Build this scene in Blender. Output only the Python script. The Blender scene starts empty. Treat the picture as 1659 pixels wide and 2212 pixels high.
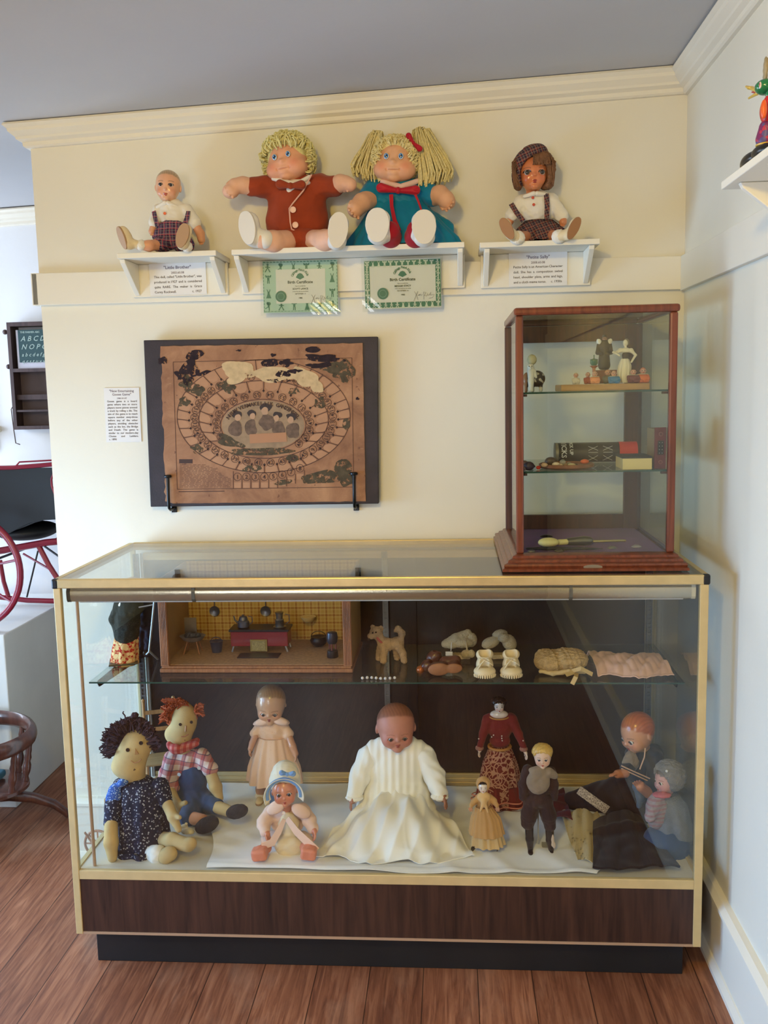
import bpy, math, random
import numpy as np
from mathutils import Vector, Matrix, Euler, noise
R = math.radians
SC = bpy.context.scene
COL = SC.collection

# ------------------------------------------------------------------ camera, light, exposure
CAM = Vector((0.9508, -2.6594, 1.4201))
CR = Vector((0.99723572, 0.07103289, -0.02180017)); CU = Vector((0.01261086, 0.12733488, 0.99177961)); CF = Vector((-0.0732249, 0.98931297, -0.1260871))
FPX = 2006.39; PX0 = 829.5 + 2.795; PY0 = 1106 - 7.7264
cd = bpy.data.cameras.new('camera'); cam = bpy.data.objects.new('camera', cd); COL.objects.link(cam)
cam.matrix_world = Matrix(((CR.x, CU.x, -CF.x, CAM.x), (CR.y, CU.y, -CF.y, CAM.y), (CR.z, CU.z, -CF.z, CAM.z), (0, 0, 0, 1)))
cd.sensor_fit = 'VERTICAL'; cd.sensor_height = 24.0; cd.lens = 24.0 * FPX / 2212
cd.shift_x = -2.795 / 2212; cd.shift_y = -7.7264 / 2212
cd.clip_start = 0.02; SC.camera = cam
vs = SC.view_settings; vs.view_transform = 'Standard'; vs.look = 'None'; vs.gamma = 1; vs.exposure = 0.0
w = bpy.data.worlds.new('world'); SC.world = w; w.use_nodes = True
w.node_tree.nodes['Background'].inputs[0].default_value = (0.62, 0.78, 1.0, 1); w.node_tree.nodes['Background'].inputs[1].default_value = 0.6

def area(name, loc, target, sx, sy, power, color, spread=180):
    l = bpy.data.lights.new(name, 'AREA'); l.shape = 'RECTANGLE'; l.size = sx; l.size_y = sy; l.energy = power; l.color = color; l.spread = R(spread)
    o = bpy.data.objects.new(name, l); COL.objects.link(o); o.location = loc
    o.rotation_euler = (Vector(target) - Vector(loc)).to_track_quat('-Z', 'Y').to_euler(); return o
def bulb(name, loc, r, power, color):
    l = bpy.data.lights.new(name, 'POINT'); l.shadow_soft_size = r; l.energy = power; l.color = color
    o = bpy.data.objects.new(name, l); COL.objects.link(o); o.location = loc; return o
# daylight through the window in the left wall, the window of the room beyond, the ceiling lamp behind the camera
area('daylight_left_window', (-1.22, -1.45, 0.80), (1.5, -1.05, -0.25), 0.8, 0.95, 22.0, (0.140, 0.450, 1.000), 130)
area('added_near_fill', (-1.24, -0.62, 0.72), (0.2, 0.0, 0.55), 0.55, 0.9, 25.0, (0.488, 0.728, 1.000), 130)  # added bluish fill for the lower left wall, behind a made-up opening
area('daylight_far_window', (-1.80, 0.62, 1.28), (-0.6, 0.75, 1.0), 0.6, 1.2, 40.0, (0.667, 0.796, 1.000))
area('daylight_front_window', (-0.25, -4.66, 1.35), (0.8, 0.0, 0.35), 1.0, 1.3, 13.5, (0.963, 0.963, 1.000), 110)
bulb('ceiling_lamp_light', (0.55, -2.45, 2.08), 0.07, 54.0, (1.000, 0.685, 0.130))

# ------------------------------------------------------------------ pixel + depth -> world (for measured positions)
def ray(x, y): return CF + CR * ((x - PX0) / FPX) - CU * ((y - PY0) / FPX)
def at(x, y, Y): d = ray(x, y); return CAM + d * ((Y - CAM.y) / d.y)
def atZ(x, y, Z): d = ray(x, y); return CAM + d * ((Z - CAM.z) / d.z)
def atX(x, y, X): d = ray(x, y); return CAM + d * ((X - CAM.x) / d.x)
def ln(px, Y): return px * (Y - CAM.y) / FPX / 0.989

# ------------------------------------------------------------------ materials
def S(r, g, b):
    f = lambda c: (c / 255 / 12.92) if c / 255 <= .04045 else ((c / 255 + .055) / 1.055) ** 2.4
    return (f(r), f(g), f(b), 1)
MC = {}
class NT:
    def __init__(s, name, rough=.6, metal=0, spec=.5):
        s.m = bpy.data.materials.new(name); s.m.use_nodes = True; s.t = s.m.node_tree; s.b = s.t.nodes['Principled BSDF']
        s.b.inputs['Roughness'].default_value = rough; s.b.inputs['Metallic'].default_value = metal; s.b.inputs['Specular IOR Level'].default_value = spec
        s.tc = None
    def n(s, typ, **kw):
        x = s.t.nodes.new(typ)
        for k, v in kw.items():
            if k.startswith('i_'): x.inputs[k[2:].replace('_', ' ')].default_value = v
            else: setattr(x, k, v)
        return x
    def l(s, a, b): s.t.links.new(a, b)
    def coord(s, scale=(1, 1, 1), rot=(0, 0, 0), loc=(0, 0, 0), kind='Object'):
        if not s.tc: s.tc = s.n('ShaderNodeTexCoord')
        mp = s.n('ShaderNodeMapping'); mp.inputs['Scale'].default_value = scale; mp.inputs['Rotation'].default_value = rot; mp.inputs['Location'].default_value = loc
        s.l(s.tc.outputs[kind], mp.inputs[0]); return mp.outputs[0]
    def noise(s, v, scale, detail=3, rough=.5, dist=0):
        x = s.n('ShaderNodeTexNoise'); x.inputs['Scale'].default_value = scale; x.inputs['Detail'].default_value = detail; x.inputs['Roughness'].default_value = rough; x.inputs['Distortion'].default_value = dist
        s.l(v, x.inputs['Vector']); return x.outputs['Fac']
    def ramp(s, f, stops, interp='LINEAR'):
        x = s.n('ShaderNodeValToRGB'); x.color_ramp.interpolation = interp; e = x.color_ramp.elements
        while len(e) < len(stops): e.new(.5)
        for i, (p, c) in enumerate(stops): e[i].position = p; e[i].color = c if len(c) == 4 else (*c, 1)
        s.l(f, x.inputs[0]); return x.outputs[0]
    def mix(s, f, a, b, mode='MIX'):
        x = s.n('ShaderNodeMix', data_type='RGBA', blend_type=mode)
        for sock, v in ((x.inputs[0], f), (x.inputs[6], a), (x.inputs[7], b)):
            if hasattr(v, 'links') or hasattr(v, 'is_linked'): s.l(v, sock)
            else: sock.default_value = v
        return x.outputs[2]
    def math(s, op, a, b=0.0):
        x = s.n('ShaderNodeMath', operation=op)
        for i, v in enumerate((a, b)):
            if hasattr(v, 'is_linked'): s.l(v, x.inputs[i])
            else: x.inputs[i].default_value = v
        return x.outputs[0]
    def sep(s, v):
        x = s.n('ShaderNodeSeparateXYZ'); s.l(v, x.inputs[0]); return x.outputs
    def bump(s, f, strength=.3, dist=.002):
        x = s.n('ShaderNodeBump'); x.inputs['Strength'].default_value = strength; x.inputs['Distance'].default_value = dist
        s.l(f, x.inputs['Height']); s.l(x.outputs[0], s.b.inputs['Normal'])
    def col(s, c):
        if hasattr(c, 'is_linked'): s.l(c, s.b.inputs['Base Color'])
        else: s.b.inputs['Base Color'].default_value = c
    def alpha(s, a): s.l(a, s.b.inputs['Alpha'])
def M(name, c, rough=.6, metal=0, spec=.5, var=0, vs_=8, bump=0, bs=60, sheen=0, coat=0):
    """plain material; var = colour variation by noise, bump = fine relief"""
    if name in MC: return MC[name]
    n = NT(name, rough, metal, spec)
    if sheen: n.b.inputs['Sheen Weight'].default_value = sheen
    if coat: n.b.inputs['Coat Weight'].default_value = coat; n.b.inputs['Coat Roughness'].default_value = .1
    v = n.coord()
    if var:
        f = n.noise(v, vs_, 4); lo = tuple(x * (1 - var) for x in c[:3]) + (1,); hi = tuple(min(1, x * (1 + var)) for x in c[:3]) + (1,)
        n.col(n.ramp(f, [(.3, lo), (.7, hi)]))
    else: n.col(c)
    if bump: n.bump(n.noise(v, bs, 3), bump, .003)
    MC[name] = n.m; return n.m
def fabric(name, c, var=.08, weave=900, bump=.25, fold=0, rough=.85):
    if name in MC: return MC[name]
    n = NT(name, rough, 0, .2); n.b.inputs['Sheen Weight'].default_value = .15
    v = n.coord(); f = n.noise(v, 14, 4); lo = tuple(x * (1 - var) for x in c[:3]) + (1,); hi = tuple(min(1, x * (1 + var)) for x in c[:3]) + (1,)
    n.col(n.ramp(f, [(.3, lo), (.7, hi)]))
    g = n.noise(v, weave, 2)
    n.bump(g, bump, .0006); MC[name] = n.m; return n.m
def stripes(n, comp, scale, width, phase=0.0):
    a = n.math('ADD', n.math('MULTIPLY', comp, scale), phase); a = n.math('FRACT', n.math('ADD', a, 100.0))
    return n.math('LESS_THAN', a, width)
def plaid(name, base, bands, rot=0.0, rough=.85):
    """bands: (axis 0/1, scale 1/m, width 0..1, phase, colour, strength)"""
    if name in MC: return MC[name]
    n = NT(name, rough, 0, .2); v = n.coord(rot=(0, rot, 0)); s = n.sep(v); c = base
    for ax, sc, wd, ph, colr, st in bands:
        m = stripes(n, s[0] if ax == 0 else s[2], sc, wd, ph); m = n.math('MULTIPLY', m, st); c = n.mix(m, c, colr)
    n.col(c); n.bump(n.noise(v, 900, 2), .2, .0006); MC[name] = n.m; return n.m
def specks(name, base, spots, scale=120, size=.28, second=None, rough=.85):
    if name in MC: return MC[name]
    n = NT(name, rough, 0, .2); v = n.coord(); x = n.n('ShaderNodeTexVoronoi'); x.inputs['Scale'].default_value = scale; n.l(v, x.inputs['Vector'])
    m = n.math('LESS_THAN', x.outputs['Distance'], size); c = n.mix(m, base, spots)
    if second:
        y = n.n('ShaderNodeTexVoronoi'); y.inputs['Scale'].default_value = scale * .6; n.l(v, y.inputs['Vector'])
        c = n.mix(n.math('LESS_THAN', y.outputs['Distance'], size * .9), c, second)
    n.col(c); MC[name] = n.m; return n.m
def wood(name, c1, c2, scale=(40, 40, 3), rough=.45, spec=.5, coat=0):
    if name in MC: return MC[name]
    n = NT(name, rough, 0, spec); v = n.coord(scale); f = n.noise(v, 1.6, 6, .6, .6)
    n.col(n.ramp(f, [(.3, c1), (.5, tuple((a + b) / 2 for a, b in zip(c1, c2))), (.72, c2)]))
    if coat: n.b.inputs['Coat Weight'].default_value = coat
    n.bump(f, .12, .002); MC[name] = n.m; return n.m
def vcol(name, rough=.4, spec=.5, coat=0, bump=0):
    if name in MC: return MC[name]
    n = NT(name, rough, 0, spec); a = n.n('ShaderNodeVertexColor', layer_name='Col'); v = n.coord(); f = n.noise(v, 60, 4)
    n.col(n.mix(1.0, a.outputs[0], n.ramp(f, [(.3, (.93, .93, .93, 1)), (.7, (1, 1, 1, 1))]), 'MULTIPLY'))
    if coat: n.b.inputs['Coat Weight'].default_value = coat; n.b.inputs['Coat Roughness'].default_value = .12
    if bump: n.bump(n.noise(v, 500, 3), bump, .0006)
    MC[name] = n.m; return n.m
def glass(name, tint=(1, 1, 1, 1), ior=1.5, rough=0.0, haze=0):
    if name in MC: return MC[name]
    m = bpy.data.materials.new(name); m.use_nodes = True; t = m.node_tree; t.nodes.remove(t.nodes['Principled BSDF']); out = t.nodes['Material Output']
    tr = t.nodes.new('ShaderNodeBsdfTransparent'); tr.inputs[0].default_value = tint
    gl = t.nodes.new('ShaderNodeBsdfGlossy'); gl.inputs['Roughness'].default_value = rough
    ge = t.nodes.new('ShaderNodeNewGeometry'); mx = t.nodes.new('ShaderNodeMix'); mx.inputs[2].default_value = ior; mx.inputs[3].default_value = 1 / ior
    t.links.new(ge.outputs['Backfacing'], mx.inputs[0]); fr = t.nodes.new('ShaderNodeFresnel'); t.links.new(mx.outputs[0], fr.inputs['IOR'])
    ms = t.nodes.new('ShaderNodeMixShader'); t.links.new(fr.outputs[0], ms.inputs[0]); t.links.new(tr.outputs[0], ms.inputs[1]); t.links.new(gl.outputs[0], ms.inputs[2])
    last = ms
    if haze:
        df = t.nodes.new('ShaderNodeBsdfDiffuse'); df.inputs[0].default_value = (.8, .8, .8, 1); m2 = t.nodes.new('ShaderNodeMixShader'); m2.inputs[0].default_value = haze
        t.links.new(ms.outputs[0], m2.inputs[1]); t.links.new(df.outputs[0], m2.inputs[2]); last = m2
    t.links.new(last.outputs[0], out.inputs[0]); MC[name] = m; return m

# ------------------------------------------------------------------ signed-distance modelling
def _smin(a, b, k):
    if k <= 0: return np.minimum(a, b)
    h = np.maximum(k - np.abs(a - b), 0) / k; return np.minimum(a, b) - h * h * k * .25
def _rot(e):
    return np.array(Euler(e).to_matrix()) if len(e) == 3 else np.eye(3)
def CAP(a, b, ra, rb=None, k=None): return ('c', tuple(a), tuple(b), ra, ra if rb is None else rb, k)
def ELL(c, r, rot=(0, 0, 0), k=None): return ('e', tuple(c), tuple(r), rot, 0, k)
def BOX(c, h, rd=0.0, rot=(0, 0, 0), k=None): return ('b', tuple(c), tuple(h), rot, rd, k)
def CUT(p): return ('-', p)
def CHAIN(pts, rs, k=None):
    return [CAP(pts[i], pts[i + 1], rs[i], rs[i + 1], k) for i in range(len(pts) - 1)]
def sdf(prims, vox, k=.004, wr=None, field=None):
    pr = []
    for p in prims:
        if isinstance(p, list): pr += p
        else: pr.append(p)
    def bb(p):
        if p[0] == 'c':
            r = max(p[3], p[4]); a = np.array(p[1]); b = np.array(p[2]); return np.minimum(a, b) - r, np.maximum(a, b) + r
        c = np.array(p[1]); h = np.abs(_rot(p[3])) @ np.array(p[2]) if p[0] == 'b' else np.full(3, max(p[2]))
        if p[0] == 'e': h = np.abs(_rot(p[3])) @ np.array(p[2])
        return c - h - (p[4] if p[0] == 'b' else 0), c + h + (p[4] if p[0] == 'b' else 0)
    lo = np.min([bb(p)[0] for p in pr if p[0] != '-'], axis=0) - 3 * vox - k; hi = np.max([bb(p)[1] for p in pr if p[0] != '-'], axis=0) + 3 * vox + k
    if wr: lo -= wr[0]; hi += wr[0]
    N = np.ceil((hi - lo) / vox).astype(int) + 1
    ax = [lo[i] + vox * np.arange(N[i]) for i in range(3)]
    D = np.full(N, 1.0)
    for p in pr:
        neg = p[0] == '-'
        if neg: p = p[1]
        kk = p[5] if p[5] is not None else k
        a, b = bb(p); pad = kk + 2.5 * vox + (wr[0] * 2 if wr else 0)
        i0 = np.maximum(((a - pad - lo) / vox).astype(int), 0); i1 = np.minimum(((b + pad - lo) / vox).astype(int) + 2, N)
        if (i1 <= i0).any(): continue
        sl = tuple(slice(i0[i], i1[i]) for i in range(3))
        P = np.stack(np.meshgrid(*[ax[i][sl[i]] for i in range(3)], indexing='ij'), -1)
        if p[0] == 'c':
            A = np.array(p[1]); B = np.array(p[2]); ba = B - A; q = P - A; t = np.clip((q @ ba) / max(ba @ ba, 1e-12), 0, 1)
            d = np.linalg.norm(q - t[..., None] * ba, axis=-1) - (p[3] + (p[4] - p[3]) * t)
        else:
            q = (P - np.array(p[1])) @ _rot(p[3])
            if p[0] == 'e':
                r = np.array(p[2]); k0 = np.linalg.norm(q / r, axis=-1); k1 = np.linalg.norm(q / r ** 2, axis=-1) + 1e-9; d = k0 * (k0 - 1) / k1
            else:
                h = np.array(p[2]) - p[4]; g = np.abs(q) - h; d = np.linalg.norm(np.maximum(g, 0), axis=-1) + np.minimum(g.max(-1), 0) - p[4]
        if neg:
            D[sl] = -_smin(-D[sl], d, kk)
        else: D[sl] = _smin(D[sl], d, kk)
    if wr or field:
        P = np.stack(np.meshgrid(*ax, indexing='ij'), -1)
        if wr:
            amp, fr, seed = wr; rg = np.random.RandomState(seed); q = np.zeros(N)
            for i in range(5):
                v = rg.normal(size=3); v /= np.linalg.norm(v); v2 = rg.normal(size=3)
                q += np.sin((P @ v) * fr * (1 + .45 * i) + 1.5 * np.sin((P @ v2) * fr * .35) + rg.uniform(0, 6)) / (1 + .3 * i)
            D += amp * q / 2.2
        if field: D += field(P)
    s = D < 0
    c = [s[i:N[0] - 1 + i, j:N[1] - 1 + j, m:N[2] - 1 + m] for i in (0, 1) for j in (0, 1) for m in (0, 1)]
    sm = sum(x.astype(np.int8) for x in c); act = (sm > 0) & (sm < 8); idx = np.argwhere(act); ID = np.full(act.shape, -1); ID[act] = np.arange(len(idx))
    off = np.array([(i, j, m) for i in (0, 1) for j in (0, 1) for m in (0, 1)]); acc = np.zeros((len(idx), 3)); cnt = np.zeros(len(idx))
    val = [D[idx[:, 0] + o[0], idx[:, 1] + o[1], idx[:, 2] + o[2]] for o in off]
    for a in range(8):
        for b in range(a + 1, 8):
            if np.abs(off[a] - off[b]).sum() != 1: continue
            va, vb = val[a], val[b]; e = (va < 0) != (vb < 0); t = va[e] / (va[e] - vb[e])
            acc[e] += off[a] + t[:, None] * (off[b] - off[a]); cnt[e] += 1
    V = lo + vox * (idx + acc / cnt[:, None]); F = []
    for d in range(3):
        e1, e2 = (d + 1) % 3, (d + 2) % 3
        A = np.take(s, range(0, N[d] - 1), axis=d); B = np.take(s, range(1, N[d]), axis=d)
        for sign in (0, 1):
            g = np.argwhere((A & ~B) if sign == 0 else (~A & B)); g = g[(g[:, e1] > 0) & (g[:, e2] > 0) & (g[:, e1] < N[e1] - 1) & (g[:, e2] < N[e2] - 1)]
            if not len(g): continue
            def cell(o1, o2):
                h = g.copy(); h[:, e1] -= o1; h[:, e2] -= o2; return ID[h[:, 0], h[:, 1], h[:, 2]]
            q = [cell(1, 1), cell(0, 1), cell(0, 0), cell(1, 0)]
            if sign: q = q[::-1]
            F.append(np.stack(q, 1))
    F = np.concatenate(F); F = F[(F >= 0).all(1)]
    return V, F

# ------------------------------------------------------------------ geometry collector
class G:
    def __init__(s): s.v = []; s.f = []
    def add(s, V, F):
        o = len(s.v); s.v += [tuple(map(float, x)) for x in V]; s.f += [tuple(int(i) + o for i in q) for q in F]; return s
    def box(s, c, d, rot=None, taper=None):
        x, y, z = (q / 2 for q in d); V = [Vector((a * x, b * y, e * z)) for a in (-1, 1) for b in (-1, 1) for e in (-1, 1)]
        if taper: V = [Vector((q.x * (taper if q.z > 0 else 1), q.y * (taper if q.z > 0 else 1), q.z)) for q in V]
        if rot: m = Euler(rot).to_matrix(); V = [m @ q for q in V]
        return s.add([q + Vector(c) for q in V], [(0, 1, 3, 2), (4, 6, 7, 5), (0, 4, 5, 1), (2, 3, 7, 6), (0, 2, 6, 4), (1, 5, 7, 3)])
    def bb(s, a, b): return s.box([(p + q) / 2 for p, q in zip(a, b)], [abs(q - p) for p, q in zip(a, b)])
    def tube(s, pts, r, n=10, closed=False, rs=None, flat=None, cap=True):
        pts = [Vector(p) for p in pts]; N = len(pts); rs = rs or [r] * N; V = []; up = None
        for i, p in enumerate(pts):
            t = (pts[(i + 1) % N] - pts[i - 1]) if closed else (pts[min(i + 1, N - 1)] - pts[max(i - 1, 0)])
            if t.length < 1e-9: t = Vector((0, 0, 1))
            t.normalize()
            if up is None: up = Vector((0, 0, 1)) if abs(t.z) < .9 else Vector((0, -1, 0))
            a = up - t * up.dot(t)
            if a.length < 1e-4: a = t.orthogonal()
            a.normalize(); up = a; b = t.cross(a)
            for k in range(n):
                q = 2 * math.pi * k / n; V.append(p + (a * math.cos(q) * (flat or 1) + b * math.sin(q)) * rs[i])
        F = [(i * n + k, i * n + (k + 1) % n, ((i + 1) % N) * n + (k + 1) % n, ((i + 1) % N) * n + k) for i in range(N if closed else N - 1) for k in range(n)]
        if not closed and cap: F += [tuple(range(n))[::-1], tuple((N - 1) * n + k for k in range(n))]
        return s.add(V, F)
    def cyl(s, a, b, r, r2=None, n=24): return s.tube([a, b], r, n, rs=[r, r if r2 is None else r2])
    def lathe(s, prof, c=(0, 0, 0), n=32, rot=None, sx=1, sy=1):
        m = Euler(rot).to_matrix() if rot else Matrix.Identity(3); c = Vector(c)
        V = [c + m @ Vector((r * math.cos(2 * math.pi * k / n) * sx, r * math.sin(2 * math.pi * k / n) * sy, z)) for r, z in prof for k in range(n)]
        F = [(i * n + k, i * n + (k + 1) % n, (i + 1) * n + (k + 1) % n, (i + 1) * n + k) for i in range(len(prof) - 1) for k in range(n)]
        F += [tuple(range(n))[::-1], tuple((len(prof) - 1) * n + k for k in range(n))]
        return s.add(V, F)
    def prism(s, poly, a, b, axis='y'):
        """2D polygon extruded from a to b along an axis; poly given in the two other axes in order"""
        def P(u, v, w): return {'y': (u, w, v), 'x': (w, u, v), 'z': (u, v, w)}[axis]
        n = len(poly); V = [P(u, v, a) for u, v in poly] + [P(u, v, b) for u, v in poly]
        return s.add(V, [tuple(range(n)), tuple(range(n, 2 * n))[::-1]] + [(i, i + n, (i + 1) % n + n, (i + 1) % n) for i in range(n)])
    def ball(s, c, r, n=20, m=12, rot=None):
        r = r if isinstance(r, (tuple, list)) else (r, r, r); M3 = Euler(rot).to_matrix() if rot else Matrix.Identity(3); c = Vector(c); V = []
        for i in range(m + 1):
            ph = math.pi * i / m
            for k in range(n): th = 2 * math.pi * k / n; V.append(c + M3 @ Vector((r[0] * math.sin(ph) * math.cos(th), r[1] * math.sin(ph) * math.sin(th), r[2] * math.cos(ph))))
        return s.add(V, [(i * n + k, (i + 1) * n + k, (i + 1) * n + (k + 1) % n, i * n + (k + 1) % n) for i in range(m) for k in range(n)])
    def torus(s, c, R_, r, rot=(0, 0, 0), n=32, m=10, sx=1, sy=1):
        M3 = Euler(rot).to_matrix(); return s.tube([Vector(c) + M3 @ Vector((R_ * sx * math.cos(2 * math.pi * k / n), R_ * sy * math.sin(2 * math.pi * k / n), 0)) for k in range(n)], r, m, closed=True)
    def loft(s, rings, n=96, folds=0, cap=(False, False), thick=.0015, seed=0, wob=0):
        """rings: (cx,cy,cz,rx,ry,fold amplitude). Cloth shell with vertical folds and a real thickness."""
        rg = random.Random(seed); ph = [rg.uniform(0, 6.28) for _ in range(6)]; am = [rg.uniform(.6, 1.2) for _ in range(6)]
        V = []; m = len(rings)
        for inner in (0, 1):
            for (cx, cy, cz, rx, ry, fa) in rings:
                for k in range(n):
                    t = 2 * math.pi * k / n
                    w_ = (math.sin(folds * t + ph[0]) * am[0] + .5 * math.sin((folds * 1.6 // 1) * t + ph[1]) * am[1] + .35 * math.sin((folds // 2 + 1) * t + ph[2])) if folds else 0
                    g = 1 + fa * w_; q = thick * inner
                    V.append((cx + (rx * g - q) * math.cos(t), cy + (ry * g - q) * math.sin(t), cz + wob * math.sin(3 * t + ph[3]) * fa))
        F = []
        for inner in (0, 1):
            o = inner * m * n
            for i in range(m - 1):
                for k in range(n):
                    q = (o + i * n + k, o + i * n + (k + 1) % n, o + (i + 1) * n + (k + 1) % n, o + (i + 1) * n + k)
                    F.append(q if inner else q[::-1])
        for i, e in ((0, 0), (m - 1, 1)):
            for k in range(n):
                a, b = i * n + k, i * n + (k + 1) % n; q = (a, b, b + m * n, a + m * n); F.append(q if i == 0 else q[::-1])
        if cap[0]: F.append(tuple(range(n)))
        if cap[1]: F.append(tuple((m - 1) * n + k for k in range(n))[::-1])
        return s.add(V, F)
    def sheet(s, nx, ny, fn, thick=.0015):
        """fn(u,v)->point; a cloth with thickness"""
        P = [[Vector(fn(i / nx, j / ny)) for i in range(nx + 1)] for j in range(ny + 1)]; V = []; W = []
        for j in range(ny + 1):
            for i in range(nx + 1):
                du = P[j][min(i + 1, nx)] - P[j][max(i - 1, 0)]; dv = P[min(j + 1, ny)][i] - P[max(j - 1, 0)][i]; nn = du.cross(dv)
                nn = nn.normalized() if nn.length > 1e-12 else Vector((0, 0, 1)); V.append(P[j][i]); W.append(P[j][i] - nn * thick)
        A = nx + 1; T = len(V); F = []
        for j in range(ny):
            for i in range(nx):
                q = (j * A + i, j * A + i + 1, (j + 1) * A + i + 1, (j + 1) * A + i); F.append(q); F.append(tuple(x + T for x in q[::-1]))
        for i in range(nx): F.append((i, i + T, i + 1 + T, i + 1)); b = ny * A + i; F.append((b, b + 1, b + 1 + T, b + T))
        for j in range(ny): a = j * A; F.append((a, a + A, a + A + T, a + T)); b = a + nx; F.append((b, b + T, b + A + T, b + A))
        return s.add(V + W, F)
    def sdf(s, *a, **k): V, F = sdf(*a, **k); return s.add(V, F)

def obj(name, g, mat, parent=None, smooth=40, bev=0, label=None, kind=None, colfn=None, loc=None, rot=None, sub=0):
    me = bpy.data.meshes.new(name); me.from_pydata(g.v, [], g.f); me.update()
    o = bpy.data.objects.new(name, me); COL.objects.link(o); me.materials.append(mat)
    if colfn:
        P = np.array(g.v); c = np.asarray(colfn(P)); c = np.concatenate([c, np.ones((len(P), 1))], 1).astype(np.float32)
        a = me.color_attributes.new('Col', 'FLOAT_COLOR', 'POINT'); a.data.foreach_set('color', c.ravel())
    if smooth: me.shade_smooth(); me.set_sharp_from_angle(angle=R(smooth))
    if bev: b = o.modifiers.new('bevel', 'BEVEL'); b.width = bev; b.segments = 2; b.limit_method = 'ANGLE'; b.angle_limit = R(35)
    if sub: b = o.modifiers.new('sub', 'SUBSURF'); b.levels = sub; b.render_levels = sub
    if parent: o.parent = parent
    if loc is not None: o.location = loc
    if rot is not None: o.rotation_euler = rot
    if label: o['label'] = label
    if kind: o['kind'] = kind
    return o
def tag(o, label, cat, group=None, kind=None):
    o['label'] = label; o['category'] = cat
    if group: o['group'] = group
    if kind: o['kind'] = kind
    return o
def thing(name, label, cat, loc=(0, 0, 0), rotz=0, group=None, rot=None):
    o = bpy.data.objects.new(name, None); COL.objects.link(o); o.empty_display_size = .05; o.location = loc
    o.rotation_euler = rot or (0, 0, rotz); return tag(o, label, cat, group)
def struct(name, g, mat, **k): return obj(name, g, mat, kind='structure', **k)
def solo(name, label, cat, g, mat, group=None, origin=None, **k):
    """a thing that is one mesh; its origin goes to the middle of its base"""
    P = np.array(g.v); o = Vector(origin) if origin else Vector(((P[:, 0].min() + P[:, 0].max()) / 2, (P[:, 1].min() + P[:, 1].max()) / 2, P[:, 2].min()))
    g.v = [tuple(Vector(v) - o) for v in g.v]; x = obj(name, g, mat, loc=o, **k); return tag(x, label, cat, group)
def copy_tree(o, parent=None):
    c = o.copy(); COL.objects.link(c); c.parent = parent
    for ch in list(o.children): copy_tree(ch, c)
    return c
class T_:
    """local frame of a thing placed at world point o: pixel+depth -> local coordinates"""
    def __init__(s, root): s.r = root; s.o = root.location.copy()
    def __call__(s, x, y, Y): return at(x, y, Y) - s.o
def txt(body, size, name='lettering', mat=None, parent=None, loc=(0, 0, 0), align='LEFT', width=0, just=False, rot=(R(90), 0, 0), extr=.0002, lsp=1.0, shear=0, bold=0, xscale=1, **k):
    cu = bpy.data.curves.new(name, 'FONT'); cu.body = body; cu.size = size; cu.align_x = align; cu.extrude = extr; cu.space_line = lsp; cu.shear = shear; cu.offset = bold; cu.resolution_u = 2
    if width: cu.text_boxes[0].width = width; cu.text_boxes[0].x = 0 if align != 'CENTER' else -width / 2
    if just: cu.align_x = 'JUSTIFY'
    o = bpy.data.objects.new(name, cu); COL.objects.link(o); bpy.context.view_layer.update()
    me = bpy.data.meshes.new_from_object(o.evaluated_get(bpy.context.evaluated_depsgraph_get())); bpy.data.objects.remove(o)
    m = Matrix.Translation(loc) @ Euler(rot).to_matrix().to_4x4() @ Matrix.Diagonal((xscale, 1, 1, 1)); me.transform(m)
    g = G(); g.add([v.co for v in me.vertices], [tuple(p.vertices) for p in me.polygons]); bpy.data.meshes.remove(me)
    return obj(name, g, mat, parent, smooth=0, **k) if parent is not None or k.pop('keep', False) else g
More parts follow.
